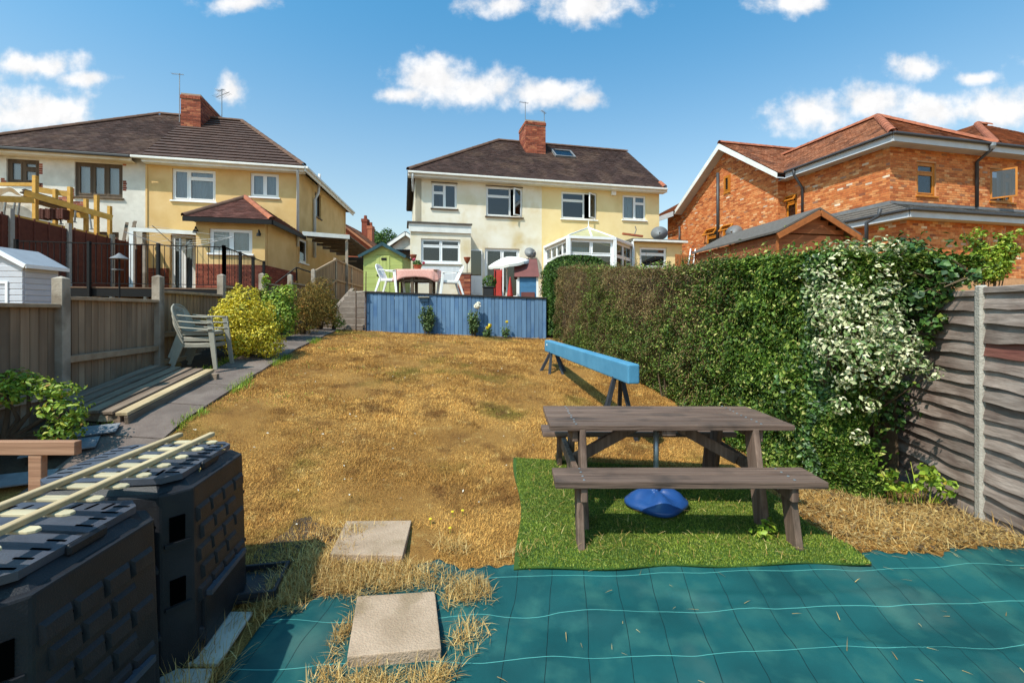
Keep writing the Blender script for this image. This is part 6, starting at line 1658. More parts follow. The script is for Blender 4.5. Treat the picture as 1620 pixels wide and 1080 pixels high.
# ================================================================ left boundary fence
lf = thing('boundary_fence', 'weathered closeboard fence stepping up the left side of the garden', 'fence', (-4.8, 5, .5))
o_ = lf.location
def fx(y): return -4.09 - .1425*y
FY = [1.1, 3.0, 4.9, 6.55, 8.4, 10.25, 12.1, 14.2]
FT = [1.62, 1.73, 1.815, 1.955, 2.12, 2.29, 2.41]          # panel heads
fd = Vector((-.1425, 1, 0)).normalized(); fn = Vector((fd.y, -fd.x, 0))       # fn points into our garden
fz = math.atan2(-fd.x, fd.y)
for k, y in enumerate(FY):
    x = fx(y); zt = (FT[k]+.21) if k < len(FT) else 2.95
    m = MB(); m.box(-.055, .055, -.055, .055, -.4, zt-.03-Gf(x, y))
    hgt = zt-Gf(x, y)
    m._add([(-.055,-.055,hgt-.03),(.055,-.055,hgt-.03),(.055,.055,hgt-.03),(-.055,.055,hgt-.03),(0,0,hgt)], [(0,1,4),(1,2,4),(2,3,4),(3,0,4)])
    p = m.build('post', 'fence_post', lf, bevel=.006); p.location = Vector((x, y, Gf(x, y)))-o_; p.rotation_euler = (0, 0, fz)
    if k == len(FY)-1: break
    y1 = FY[k+1]; a = Vector((fx(y), y, 0))+fd*.06; b = Vector((fx(y1), y1, 0))-fd*.06; L_ = (b-a).length
    panel = bpy.data.objects.new('fence_panel', None); COL.objects.link(panel); panel.parent = lf
    gz0 = min(Gf(a.x, a.y), Gf(b.x, b.y))
    panel.location = Vector((a.x, a.y, gz0-.05))-o_; panel.rotation_euler = (0, 0, fz+math.pi/2)
    H = FT[k]-gz0+.05; xx = 0
    while xx < L_-.01:
        w = min(random.uniform(.095, .105), L_-xx)
        m = MB(); m.box(0, w+.008, .012, .026, 0.1, H-.03+random.uniform(-.004, .004)); m.v = [(p_[0], p_[1]+.008*(p_[0]/w), p_[2]) for p_ in m.v]
        q = m.build('board', 'fence_timber', panel, bevel=.002); q.location = (xx, 0, 0); xx += w
    for (z0, h, yq, nm) in ((H-.045, .04, .0, 'cap_rail'), (H*.42, .075, .002, 'rail'), (.1, .075, .002, 'rail'), (-.02, .14, .014, 'gravel_board')):
        m = MB(); m.box(0, L_, -.045 if nm != 'gravel_board' else -.01, .011 if nm != 'cap_rail' else .04, z0, z0+h); q = m.build(nm, 'fence_rail', panel, bevel=.004)
        q.rotation_euler = (0,0,0)
# raking and level panels up by the house
def far_panel(y0, z0, y1, z1, nm):
    a = Vector((fx(y0), y0, 0)); b = Vector((fx(y1), y1, 0)); n = max(4, int((b-a).length/.11))
    for k in range(n):
        p = a+(b-a)*(k+.5)/n; zt = z0+(z1-z0)*(k+.5)/n
        m = MB(); m.bar(Vector((p.x,p.y,zt-1.5))-o_, Vector((p.x,p.y,zt))-o_, (b-a).length/n-.004, .02, up=fn); m.build('board', 'fence_timber', lf)
    for dz in (-.0, -.75):
        m = MB(); m.bar(Vector((a.x,a.y,z0+dz))-o_+fn*.03, Vector((b.x,b.y,z1+dz))-o_+fn*.03, .05, .07); m.build('rail', 'fence_rail', lf)
    m = MB(); m.bar(Vector((b.x,b.y,z1-1.7))-o_, Vector((b.x,b.y,z1+.06))-o_, .1, .1); m.build('post', 'fence_post', lf)
far_panel(14.2, 2.86, 17.0, 3.54, 'raking'); far_panel(17.0, 3.54, 19.8, 3.56, 'l'); far_panel(19.8, 3.56, 22.8, 3.58, 'l')
t = thing('handrail', 'black metal handrail on the far side of the left fence', 'handrail', at(465, 450, 14.0))
for (p, q) in (((436,448),(469,423)), ((469,423),(470,452)), ((469,423),(496,432))):
    m = MB(); m.tube([at(*p, 14.2)-t.location, at(*q, 14.4)-t.location], .022, 6); m.build('rail', 'black_metal', t)

# ================================================================ right hand waney lap fence
rf = thing('boundary_fence', 'grey waney lap panel fence on the right with rippled overlapping boards', 'fence', (3.66, 3.58, .05))
o_ = rf.location; rd = Vector((.2, 1, 0)).normalized(); rn = Vector((-rd.y, rd.x, 0))
rp = Vector((3.66, 3.56, 0))
m = MB(); m.box(-.028, .028, -.035, .035, -.3, 1.80); p = m.build('post', 'concrete_post', rf, bevel=.012); p.location = (-.02, 0, 0); p.rotation_euler = (0, 0, math.atan2(rd.y, rd.x)-math.pi/2)
def waney(a, b, H, zb, seedk):
    L_ = (b-a).length; d = (b-a).normalized(); nb = 15; n = Vector((-abs(d.y), d.x*math.copysign(1, d.y), 0)).normalized(); n = Vector((-1, .2, 0)).normalized()
    for k in range(nb):
        z0 = zb + H*k/nb; h = H/nb*1.38; sd_ = seedk*31+k*7.3
        tw = random.uniform(-.02, .02); bow = random.uniform(-.012, .012)
        m = MB()
        def surf(i, j, back):
            x = i*L_; wav = .03*mnoise.noise(Vector((x*1.9, sd_, 0))) + .014*mnoise.noise(Vector((x*5, sd_, 3)))
            zlo = z0 + wav; zhi = z0+h
            z = zlo+(zhi-zlo)*j
            out = .032*(1-j) + .004 + .018*mnoise.noise(Vector((x*2.1, sd_, 8.)))*(1-j) - (.010 if back else 0)
            p = a+d*x+n*out - o_; return Vector((p.x, p.y, z-o_.z))
        N_ = 26
        m.grid(lambda i, j: surf(i, j, False), N_, 2)
        b0 = len(m.v); m.grid(lambda i, j: surf(1-i, j, True), N_, 2)
        for q in range(N_):       # lower edge thickness
            A = surf(q/N_, 0, False); B = surf((q+1)/N_, 0, False); C_ = surf((q+1)/N_, 0, True); D_ = surf(q/N_, 0, True); m._add([A, D_, C_, B], [(0,1,2,3)])
        m.build('board', 'waney_red' if (seedk == 2 and k == 11) else 'waney_timber', rf, smooth=False)
    for f in (.0, .5, 1.):
        p = a+(b-a)*f - o_; m = MB(); m.bar(Vector((p.x,p.y,zb-o_.z))-n*.02, Vector((p.x,p.y,zb+H-o_.z))-n*.02, .04, .03); m.build('batten', 'waney_timber', rf)
    m = MB(); m.bar(a-o_+Vector((0,0,zb+H+.03)), b-o_+Vector((0,0,zb+H+.03)), .075, .05); m.build('cap_rail', 'waney_timber', rf, bevel=.006)
waney(rp+rd*.02, rp+rd*1.9, 1.72, .04, 1)
waney(rp-rd*1.95, rp-rd*.02, 1.78, .0, 2)
waney(rp+rd*1.98, rp+rd*3.8, 1.72, .2, 3)
m = MB(); p = rp+rd*1.94; m.bar(p-o_+Vector((0,0,-.2)), p-o_+Vector((0,0,1.85)), .08, .1); m.build('post', 'concrete_post', rf)
m = MB(); p = rp-rd*1.98; m.bar(p-o_+Vector((0,0,-.2)), p-o_+Vector((0,0,1.85)), .08, .1); m.build('post', 'concrete_post', rf)

# ================================================================ hedge
def twigs(n, P, L_, r, name, mat, parent):
    mb = MB()
    for k in range(n):
        p = P[rng.integers(len(P))]; d = Vector(rng.normal(0, 1, 3)); d.z = abs(d.z)+.6; d.normalize()
        mb.tube([Vector(p)-d*L_*.5, Vector(p)+d*L_*.2+Vector((0,0,.01)), Vector(p)+d*L_*.5], r, 3, cap=False)
    return mb.build(name, mat, parent)
hy = np.array([3.95, 4.3, 5.2, 6.66, 8.5, 10.2, 11.6, 12.1]); hxl = np.array([2.95, 2.66, 2.5, 2.28, 1.95, 1.6, 1.25, 1.1])     # foot of the garden side face
hty = np.array([3.95, 4.6, 6.0, 8.0, 10.0, 12.1]); htz = np.array([2.12, 2.2, 2.26, 2.36, 2.58, 2.82])
HW = 1.1
hg = thing('privet_hedge', 'tall clipped privet hedge with brown dead patches along the right side', 'hedge', (2.2, 7, .4))
def hedge_pts(n, ywt):
    """points on the garden side face, the near end and the top, with uneven relief"""
    y = 3.95 + (12.1-3.95)*rng.random(n)**ywt
    x0 = np.interp(y, hy, hxl); zt = np.interp(y, hty, htz); zb = G(x0, y)+.02
    which = rng.random(n)
    side = which < .76
    s = rng.random(n)
    z = np.where(side, zb + (zt-zb)*s, zt)
    x = np.where(side, x0 + .10*(s-.3)**2, x0 + HW*rng.random(n))
    rel = nsm(y, z, 1.6, 1.7)*.13 + nsm(y, z, 4.5, 4.)*.10
    xs_ = nsm(x, y, 2., 6.)*.09 + nsm(x, y, 7., 6.)*.05 + np.where(rng.random(n) < .06, rng.exponential(.05, n), 0)
    edge = np.clip((s-.93)/.07, 0, 1)*.07
    dep = rng.exponential(.06, n)
    N = np.zeros((n, 3)); N[:, 0] = np.where(side, -1, -.1); N[:, 2] = np.where(side, .25, 1)
    x = np.where(side, x - rel + edge + dep, x); z = np.where(side, z, z + xs_ - dep)
    return np.stack([x, y, z], 1), N, s, side
Pn_, Nn, sn, sdn = hedge_pts(175000, 1.75)
yv = Pn_[:, 1]; hh_ = (Pn_[:, 2]-np.interp(yv, hy, G(hxl, hy)))/1.8
dead_n = nsm(yv, Pn_[:, 2], .75, 12.) + .5*nsm(yv, Pn_[:, 2], 2.3, 15.)
pd_dead = np.clip((yv-5.0)/2.2, 0, 1)*np.clip(.46+.75*(hh_-.42)+1.1*dead_n + .22*np.clip((yv-9.2)/2, 0, 1), .02, .93)
dead = rng.random(len(yv)) < pd_dead
far = (yv > 6.6+rng.normal(0, .8, len(yv)))
off = -np.array(hg.location)
sz = .034
leaf_mesh('foliage', (Pn_+off)[~dead & ~far], Nn[~dead & ~far], np.interp(yv[~dead & ~far], [4, 5.5, 7.5], [.05, .041, .036]), 'leaf_privet', hg)
leaf_mesh('foliage', (Pn_+off)[~dead & far], Nn[~dead & far], .036, 'leaf_privet_far', hg)
leaf_mesh('dead_foliage', (Pn_+off)[dead], Nn[dead], .032, 'leaf_dead', hg, aspect=.35)
# leaves closing the near end of the hedge
n = 16000
ez_ = .1+2.05*rng.random(n); ex_ = 2.66+(.45+.62*np.clip((ez_-.35)/1.5, 0, 1))*rng.random(n); ey_ = 4.12+.12*nsm(ex_, ez_, 3., 2.)+rng.exponential(.05, n)
leaf_mesh('foliage', np.stack([ex_, ey_, ez_], 1)+off, np.tile([-.3, -1., .3], (n, 1)), .042, 'leaf_ivy', hg, aspect=.7)
# added solid brown fill standing for the shade deep inside the leaves
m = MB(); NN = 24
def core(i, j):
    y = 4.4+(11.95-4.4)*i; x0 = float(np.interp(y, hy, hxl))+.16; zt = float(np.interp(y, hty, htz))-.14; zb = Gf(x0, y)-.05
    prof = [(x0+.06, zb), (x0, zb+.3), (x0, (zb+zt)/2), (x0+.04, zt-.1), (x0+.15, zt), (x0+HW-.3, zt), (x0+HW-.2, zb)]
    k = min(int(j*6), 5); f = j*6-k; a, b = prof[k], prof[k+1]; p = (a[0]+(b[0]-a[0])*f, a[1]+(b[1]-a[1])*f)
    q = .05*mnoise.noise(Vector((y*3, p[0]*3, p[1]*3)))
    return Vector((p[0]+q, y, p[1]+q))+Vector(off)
m.grid(core, NN*3, 18); m.build('shade_core', 'twig', hg, smooth=True)
ii = np.nonzero(dead)[0]; twigs(900, (Pn_+off)[ii], .22, .0028, 'dead_twigs', 'leaf_dead', hg)
# stray shoots standing out of the clipped surface
sh = MB(); SP = []
for k in range(170):
    y = 4.1+7.6*random.random()**1.5; x0 = float(np.interp(y, hy, hxl)); zt = float(np.interp(y, hty, htz))
    if random.random() < .6: b = Vector((x0+random.uniform(.02, .5), y, zt-.02)); d = Vector((random.uniform(-.3,.2), random.uniform(-.3,.3), 1))
    else: b = Vector((x0+.02, y, random.uniform(.5, zt))); d = Vector((-1, random.uniform(-.5,.5), random.uniform(.0,.9)))
    d.normalize(); L_ = random.uniform(.06, .17); e = b+d*L_; sh.tube([b+Vector(off), e+Vector(off)], .0022, 3, cap=False)
    for q in range(6): p = b+d*L_*(.3+.14*q); SP.append((p.x+random.uniform(-.02,.02), p.y+random.uniform(-.02,.02), p.z+random.uniform(-.01,.01)))
tag(sh.build('shoot_stems', 'twig', hg), kind='stuff')
leaf_mesh('shoot_leaves', np.array(SP)+off, np.tile([-.4, -.3, .6], (len(SP), 1)), .042, 'leaf_privet', hg)
# stems at the foot
m = MB()
for k in range(46):
    y = random.uniform(4.1, 11.8); x = float(np.interp(y, hy, hxl))+random.uniform(.05, .3); z = Gf(x, y)
    m.tube([Vector((x,y,z-.05))+Vector(off), Vector((x+random.uniform(-.08,.1),y+random.uniform(-.1,.1),z+.35))+Vector(off), Vector((x+random.uniform(-.1,.2),y+random.uniform(-.2,.2),z+.8))+Vector(off)], [.014,.01,.006], 5)
m.build('stems', 'bark', hg)
# taller clipped evergreen at the deck end of the hedge
he = thing('evergreen_hedge', 'dense dark green clipped hedge block beside the deck and playhouse', 'hedge', (1.7, 13.2, 1.2))
n = 34000
u_ = rng.random(n); fc = rng.random(n); y = np.where(fc < .45, 12.35+.06*rng.normal(0, 1, n), 12.3+2.2*rng.random(n)); 
xl, xr = .98, 2.5
x = np.where(fc < .45, xl+(xr-xl)*rng.random(n), np.where(fc < .75, xl+.05*rng.normal(0, 1, n), xl+(xr-xl)*rng.random(n)))
zt = 3.18 - .25*np.clip((np.abs((x-1.75)/.8))**3, 0, 1) - .06*np.abs(y-13)
z = np.where(fc < .75, 1.0+(zt-1.0)*rng.random(n), zt) 
rel = nsm(x+y, z, 2.4, 3.)*.07
x = x - np.where((fc >= .45) & (fc < .75), rel, 0); y = y - np.where(fc < .45, rel, 0) + np.where(fc < .45, rng.exponential(.04, n), 0)
x = x + np.where((fc >= .45) & (fc < .75), rng.exponential(.04, n), 0)
N = np.stack([np.where((fc >= .45) & (fc < .75), -1., 0), np.where(fc < .45, -1., 0), np.where(fc >= .75, 1., .2)], 1)
leaf_mesh('foliage', np.stack([x, y, z], 1)-np.array(he.location), N, .05, 'leaf_dark', he)
m = MB(); m.box(-.58, .65, -.65, 1.1, -.4, 1.7); m.build('shade_core', 'twig', he, bevel=.12, seg=2)  # solid brown block put behind the leaves as their inner shade

# ================================================================ variegated climber and ivy where hedge meets fence
vg = thing('variegated_euonymus', 'white and green variegated shrub spilling over the hedge beside the right fence', 'shrub', (3.2, 4.3, .2))
def blob_leaves(blobs, per, size, mat, parent, name, off, squash=1., aspect=.6, jitter=.8, droop=0., shell=.45):
    Ps, Ns = [], []
    for (cx, cy, cz, rx, ry, rz) in blobs:
        n = int(per*(rx*ry+ry*rz+rx*rz)*4.2); d = rng.normal(0, 1, (n, 3)); d /= np.linalg.norm(d, axis=1, keepdims=True)
        r = (shell+(1-shell)*rng.random(n)**.5)[:, None]*(1+.22*np.sin(d[:, :1]*6+cx*9)*np.cos(d[:, 2:]*7+cz*5))
        Ps.append(d*r*np.array([rx, ry, rz])+np.array([cx, cy, cz])); Ns.append(d+np.array([0, 0, .35]))
    return leaf_mesh(name, np.concatenate(Ps)+np.array(off), np.concatenate(Ns), size, mat, parent, aspect=aspect, jitter=jitter, droop=droop)
vb = []
for (u, v, Y, r) in ((1340,415,4.25,.26),(1400,400,4.3,.2),(1300,440,4.25,.16),(1385,440,4.15,.22),(1330,480,4.05,.24),(1390,480,4.0,.22),(1300,500,4.1,.14),(1355,520,3.95,.22),(1410,520,3.9,.18),(1310,550,4.0,.16),
                     (1365,560,3.88,.2),(1420,555,3.85,.16),(1450,575,3.8,.12),(1475,590,3.78,.08),(1400,590,3.85,.14),(1345,600,3.95,.13),(1420,430,4.2,.16),(1290,470,4.2,.1),(1440,540,3.85,.1),(1330,640,4.0,.1),(1375,640,3.95,.09),(1360,690,4.0,.08),(1300,590,4.1,.08)):
    p = at(u, v, Y-.12); vb.append((p.x, p.y, p.z, r*.95, r*.7, r*.8))
offv = -np.array(vg.location)
blob_leaves(vb, 760, .045, 'leaf_variegated', vg, 'variegated_foliage', offv, aspect=.55)
gb = []
for (u, v, Y, r) in ((1340,450,4.5,.4),(1400,450,4.45,.35),(1440,420,4.4,.25),(1380,540,4.4,.38),(1320,600,4.45,.38),(1400,640,4.4,.26),(1350,700,4.35,.28),(1300,700,4.3,.26),(1270,620,4.4,.3),(1420,600,4.2,.15)):
    p = at(u, v, Y); gb.append((p.x, p.y, p.z, r, r*.7, r))
blob_leaves(gb, 420, .05, 'leaf_ivy', vg, 'green_foliage', offv, aspect=.75)
m = MB()
for k in range(60):
    b_ = random.choice(vb); p = Vector(b_[:3]); q = Vector((3.15+random.uniform(-.3,.3), 4.4, .2)); m.tube([q+Vector(offv), (p+q)/2+Vector((random.uniform(-.1,.1), .1, .1))+Vector(offv), p+Vector(offv)], [.012,.008,.004], 4)
m.build('stems', 'bark', vg)
iv = thing('ivy', 'dark green ivy with yellowing leaves trailing along the top of the right fence', 'ivy', (3.7, 4.0, 1.8))
ib = []
for (u, v, Y, r) in ((1450,420,4.1,.16),(1480,430,3.95,.13),(1500,440,3.85,.10),(1520,437,3.8,.08),(1480,470,3.98,.12),(1450,470,4.05,.15),(1470,510,3.98,.10),(1500,465,3.9,.06),(1430,400,4.3,.15),(1540,436,3.68,.05),(1465,540,3.98,.07),(1490,505,3.92,.05)):
    p = at(u, v, Y); ib.append((p.x, p.y, p.z, r, r*.8, r))
blob_leaves(ib, 900, .05, 'leaf_ivy', iv, 'foliage', -np.array(iv.location), aspect=.85)
m = MB()
for k in range(26):
    b_ = random.choice(ib); p = Vector(b_[:3])-iv.location; m.tube([p, p+Vector((random.uniform(-.2,.2),random.uniform(-.05,.1),random.uniform(-.15,.15))), p+Vector((random.uniform(-.3,.3),0,random.uniform(-.25,.2)))], [.006,.004,.002], 4)
m.build('stems', 'twig', iv)
# shrub by the brick house, behind the fence
t = thing('leafy_shrub', 'light green sparse shrub rising above the right fence before the brick house', 'shrub', at(1560, 470, 7.0))
sp = []; m = MB()
for k in range(15):
    a = random.uniform(-.32, .36); h = random.uniform(.35, 1.0) if abs(a-.1) > .15 else random.uniform(.7, 1.1)
    top = Vector((a*1.3+.02, random.uniform(-.2,.2), h+.12)); m.tube([(a*.3,0,-.4), (a*.8,0,h*.5), top], [.012,.008,.003], 4)
    for q in range(9): f = .3+.7*q/9; sp.append((a*f*1.3, random.uniform(-.1,.1), h*f+.08, .075, .075, .075))
m.build('stems', 'bark', t); blob_leaves(sp, 330, .06, 'leaf_lime', t, 'foliage', (0,0,0), shell=.1)

# ================================================================ shrubs and plants on the left
def bush(name, label, u, v_base, Y, blobs, per, size, mat, nstem=14, cat='shrub', group=None, aspect=.55, core=None):
    x = (u-CU)/FPX*Y; t = thing(name, label, cat, (x, Y, Gf(x, Y)+.02), group=group); m = MB()
    for k in range(nstem):
        b_ = random.choice(blobs); m.tube([(random.uniform(-.05,.05), random.uniform(-.05,.05), -.05), (b_[0]*.5, b_[1]*.5, b_[2]*.55), b_[:3]], [.016,.011,.005], 5)
    m.build('stems', 'bark', t); blob_leaves(blobs, per, size, mat, t, 'foliage', (0,0,0), aspect=aspect)
    return t
bl = [(0,0,.42,.5,.42,.40),(-.28,-.1,.6,.28,.3,.3),(.28,-.1,.32,.3,.3,.3),(.05,-.2,.7,.28,.25,.28),(-.3,.1,.9,.14,.16,.2),(.0,0,.95,.2,.2,.2),(.4,-.05,.16,.22,.22,.2),(-.4,0,.4,.2,.25,.3),(.25,0,.72,.2,.2,.2),(-.12,-.05,1.08,.07,.07,.13),(-.42,.05,.78,.12,.12,.18),(.1,-.28,.25,.25,.2,.22)]
bush('golden_euonymus', 'bright yellow leaved bush beside the stacked grey chairs', 392, 575, 7.6, bl, 1250, .04, 'leaf_yellow', 20)
bl = [(0,0,.55,.34,.32,.45),(.12,0,.9,.22,.2,.22),(-.15,0,.75,.2,.2,.25),(.1,-.15,.4,.3,.28,.3)]
bush('green_shrub', 'mid green leafy shrub behind the yellow bush', 443, 545, 9.4, bl, 700, .06, 'leaf_lime')
bl = [(0,0,.35,.4,.35,.36),(.12,0,.6,.3,.3,.3),(-.3,.1,.75,.25,.3,.45),(.2,.1,.8,.22,.22,.25)]
bush('brown_conifer', 'orange brown dwarf conifer in the left border, nearer the path', 478, 545, 10.3, bl, 1100, .05, 'leaf_conifer', group='brown conifers in the border', aspect=.3)
bl = [(0,0,.5,.4,.4,.5),(.05,0,.95,.3,.3,.35),(-.25,.1,.8,.25,.3,.4),(.25,-.1,.45,.3,.3,.4)]
bush('brown_conifer', 'taller browning conifer at the far end of the left border', 505, 535, 11.4, bl, 1100, .05, 'leaf_conifer', group='brown conifers in the border', aspect=.3)
bl = [(0,0,.35,.16,.2,.22),(.15,0,.18,.16,.2,.16),(-.1,.1,.55,.12,.12,.2)]
bush('green_shrub', 'small fresh green plant beside the steps', 527, 535, 11.9, bl, 700, .05, 'leaf_lime')
bl = [(0,0,.9,.1,.1,.25),(0,0,.6,.08,.08,.2)]
bush('climbing_plant', 'small green climber on the left fence behind the yellow bush', 421, 545, 10.0, [(0,0,1.15,.1,.08,.14),(-.03,0,.85,.09,.08,.2),(.02,0,.5,.12,.1,.3)], 500, .07, 'leaf_lime', 6)
# gnarled rhododendron near the bins
rh = thing('rhododendron', 'gnarled low shrub with round light green leaf heads by the near left fence', 'shrub', (-4.15, 4.15, .42))
m = MB()
heads = [(-.40,0,.60,.22,.2,.10),(-.15,-.05,.57,.22,.18,.09),(.06,0,.52,.2,.18,.08),(.16,-.05,.36,.18,.18,.10),(.20,-.1,.17,.16,.17,.12),(-.72,.05,.45,.18,.2,.2),(-.78,0,.66,.18,.18,.10),(.28,-.08,.24,.1,.12,.1),(-.28,-.1,.48,.16,.16,.08)]
for h in heads:
    m.tube([(-.3,0,-.1), (-.28+h[0]*.2,-.05,.12), (h[0]*.75-.06,-.02,h[2]*.55), h[:3]], [.035,.028,.018,.008], 7)
m.tube([(-.3,0,-.1),(.0,-.1,-.02),(.2,-.15,.12)], [.03,.022,.01], 7); m.build('branches', 'bark', rh, smooth=True)
blob_leaves(heads, 760, .05, 'leaf_lime', rh, 'foliage', (0,0,0), aspect=.5)
# weed at the foot of the right fence
t = thing('weed', 'light green leafy weed at the foot of the right fence', 'weed', (3.38, 3.85, .1)); m = MB(); hb_ = []
for k in range(22):
    a = random.uniform(-.34, .24); h = random.uniform(.04, .3); m.tube([(a*.8,0,-.05),(a,random.uniform(-.1,.1),h)], [.004,.002], 4); hb_.append((a, random.uniform(-.1,.1), h, .045, .045, .035))
m.build('stems', 'leaf_lime', t); blob_leaves(hb_, 560, .05, 'leaf_lime', t, 'foliage', (0,0,0), aspect=.8, shell=.1)
t = thing('weed', 'tiny green weed at the foot of a right picnic table leg', 'weed', (1.72, 3.14, .1)); blob_leaves([(0,0,.04,.08,.07,.05),(.05,.03,.08,.05,.05,.04)], 800, .04, 'leaf_lime', t, 'foliage', (0,0,0), aspect=.8, shell=.1)
m = MB(); m.tube([(0,0,-.02),(.02,0,.07)], .003, 4); m.build('stems', 'leaf_lime', t)
# roses against the blue boards
def rose(label, u, Y, h, w, nl, heads, pm):
    x = (u-CU)/FPX*Y; t = thing('rose_bush', label, 'rose', (x, Y, Gf(x, Y))); m = MB(); bl = []
    for k in range(9):
        a = random.uniform(-w, w); hh = random.uniform(.55, 1)*h; m.tube([(a*.2,random.uniform(-.04,.04),-.05), (a*.7,0,hh*.5), (a,random.uniform(-.06,.06),hh)], [.01,.008,.004], 5)
        for q in range(5): f = .25+.75*q/5; bl.append((a*f, random.uniform(-.08,.08), hh*f, .09, .08, .1))
    m.build('stems', 'bark', t); blob_leaves(bl, nl, .055, 'leaf_rose', t, 'foliage', (0,0,0), aspect=.65, shell=.1)
    for (du, v, r) in heads:
        p = at(u+du, v, Y)-t.location; d = rng.normal(0, 1, (60, 3)); d /= np.linalg.norm(d, axis=1, keepdims=True)
        leaf_mesh('flower', d*r*rng.uniform(.4, 1, 60)[:, None]+np.array(p), d, r*1.1, pm, t, aspect=.9, jitter=.4)
        m = MB(); m.tube([(p.x*.6,0,p.z*.5), p], .004, 4); m.build('flower_stem', 'leaf_rose', t)
    return t
rose('bushy green rose growing against the blue deck boards', 676, 12.12, .95, .3, 260, [], 'petal_white')
rose('tall rose with one white bloom against the blue boards', 749, 12.1, .72, .13, 190, [(6,484,.075),(8,480,.05)], 'petal_white')
rose('low rose with two yellow blooms against the blue boards', 771, 12.1, .25, .1, 60, [(0,519,.045),(4,515,.05)], 'petal_yellow')
rose('thin rose with a single yellow bloom near the right end of the blue boards', 800, 12.1, .3, .1, 50, [(2,509,.035)], 'petal_yellow')

# ================================================================ low timber platform, slates and planter frame on the left
pf = thing('timber_platform', 'low weathered slatted timber platform in front of the stacked chairs', 'platform', (-4.35, 5.5, .6))
o_ = pf.location
for k in range(6):
    x0 = -4.72+k*.15; a = Vector((x0+.06, 4.62, Gf(x0, 4.62)+.13)); b = Vector((x0-.14, 6.28, Gf(x0, 6.28)+.13)); m = MB(); m.bar(a-o_, b-o_, .115, .035); m.build('slat', 'batten' if k == 5 else 'pallet_timber', pf, bevel=.004)
for (x0, nm) in ((-4.7, 0), (-3.93, 1)):
    a = Vector((x0+.06, 4.63, Gf(x0, 4.62)+.06)); b = Vector((x0-.14, 6.27, Gf(x0, 6.28)+.06)); m = MB(); m.bar(a-o_, b-o_, .04, .1); m.build('bearer', 'pallet_timber', pf, bevel=.004)
for y in (4.68, 5.4, 6.2):
    a = Vector((-4.72, y, Gf(-4.72, y)+.06)); b = Vector((-3.95, y, Gf(-3.95, y)+.06)); m = MB(); m.bar(a-o_, b-o_, .05, .09); m.build('bearer', 'pallet_timber', pf, bevel=.004)
pf2 = thing('planter_frame', 'reddish timber rail on short posts behind the compost bins', 'timber frame', (-3.4, 3.45, .2))
a = at(-60, 697, 3.45); b = at(124, 697, 3.45)
m = MB(); m.box(a.x+3.4, b.x+3.4, -.03, .03, a.z-.2-.10, a.z-.2); m.build('rail', 'planter_timber', pf2, bevel=.004)
p = at(60, 715, 3.45); m = MB(); m.box(p.x+3.4-.05, p.x+3.4+.05, -.025, .025, -.15, a.z-.2-.102); m.build('post', 'planter_timber', pf2, bevel=.004)
m = MB(); m.box(a.x+3.4-.05, a.x+3.4+.05, -.025, .025, -.15, a.z-.2-.102); m.build('post', 'planter_timber', pf2, bevel=.004)
for i_, (u, v, w, d, rz, lab) in enumerate(((100,690,.5,.3,.5,'grey slate sheet leaning by the reddish timber rail'),(152,678,.35,.2,.4,'grey slate sheet lying beside the path, farthest from the rail'),(30,688,.45,.3,.1,'grey slate sheet at the left edge below the gnarled shrub'),(25,735,.5,.2,.3,'dark slate sheet lying behind the near compost bin'))):
    z = .52 if i_ < 3 else .42; Y_ = FPX*(EYE.z-z)/(v-CV); x = (u-CU)/FPX*Y_
    t = thing('slate_sheet', lab, 'slate', (x, Y_, Gf(x, Y_)+.03), rz, group='loose slate sheets')
    m = MB(); m.extrude([(-w/2,-d/2,0),(w/2,-d/2*.8,.02),(w/2*.9,d/2,.06),(-w/2*.8,d/2*.9,.05)], (0,0,.012)); m.build('sheet', 'slate', t)
for i_, (u, v) in enumerate(((158, 662), (172, 668))):
    Y_ = FPX*(EYE.z-.52)/(v-CV); x = (u-CU)/FPX*Y_; t = thing('rubble_stone', ['pale broken stone beside the gnarled shrub','small broken stone at the near end of the timber platform'][i_], 'stone', (x, Y_, Gf(x, Y_)))
    m = MB(); m.lathe([(.04,0),(.08,.03),(.07,.08),(.03,.1)], 6, sx=1.2); m.build('rock', 'slab', t)

# ================================================================ picnic table
pt = thing('picnic_table', 'weathered brown wooden picnic table with attached benches', 'picnic table', (1.16, 3.72, .09))
o_ = Vector(pt.location)
def L3(x, y, z): return Vector((x-o_.x, y-o_.y, z-o_.z))
TX0, TX1, TZ = .27, 2.065, .815
yb_ = [3.38 + k*.141 for k in range(5)]
def plank(x0, x1, y0, y1, z0, z1, nm, mat='table_timber', bev=.007):
    m = MB(); m.box(-(x1-x0)/2, (x1-x0)/2, -(y1-y0)/2, (y1-y0)/2, -(z1-z0)/2, (z1-z0)/2); q = m.build(nm, mat, pt, bevel=bev, seg=2)
    q.location = L3((x0+x1)/2, (y0+y1)/2, (z0+z1)/2); q.rotation_euler = (random.uniform(-.006,.006), random.uniform(-.003,.003), random.uniform(-.002,.002)); return q
for y in yb_: plank(TX0+random.uniform(-.01,.01), TX1+random.uniform(-.01,.01), y, y+.129, TZ-.042, TZ+random.uniform(-.002,.002), 'tabletop_plank')
for (y0, n_) in ((2.97, 2), (4.19, 2)):
    for k in range(n_): plank(.285+random.uniform(-.008,.008), 2.045+random.uniform(-.008,.008), y0+k*.147, y0+k*.147+.137, .505, .55, 'bench_plank')
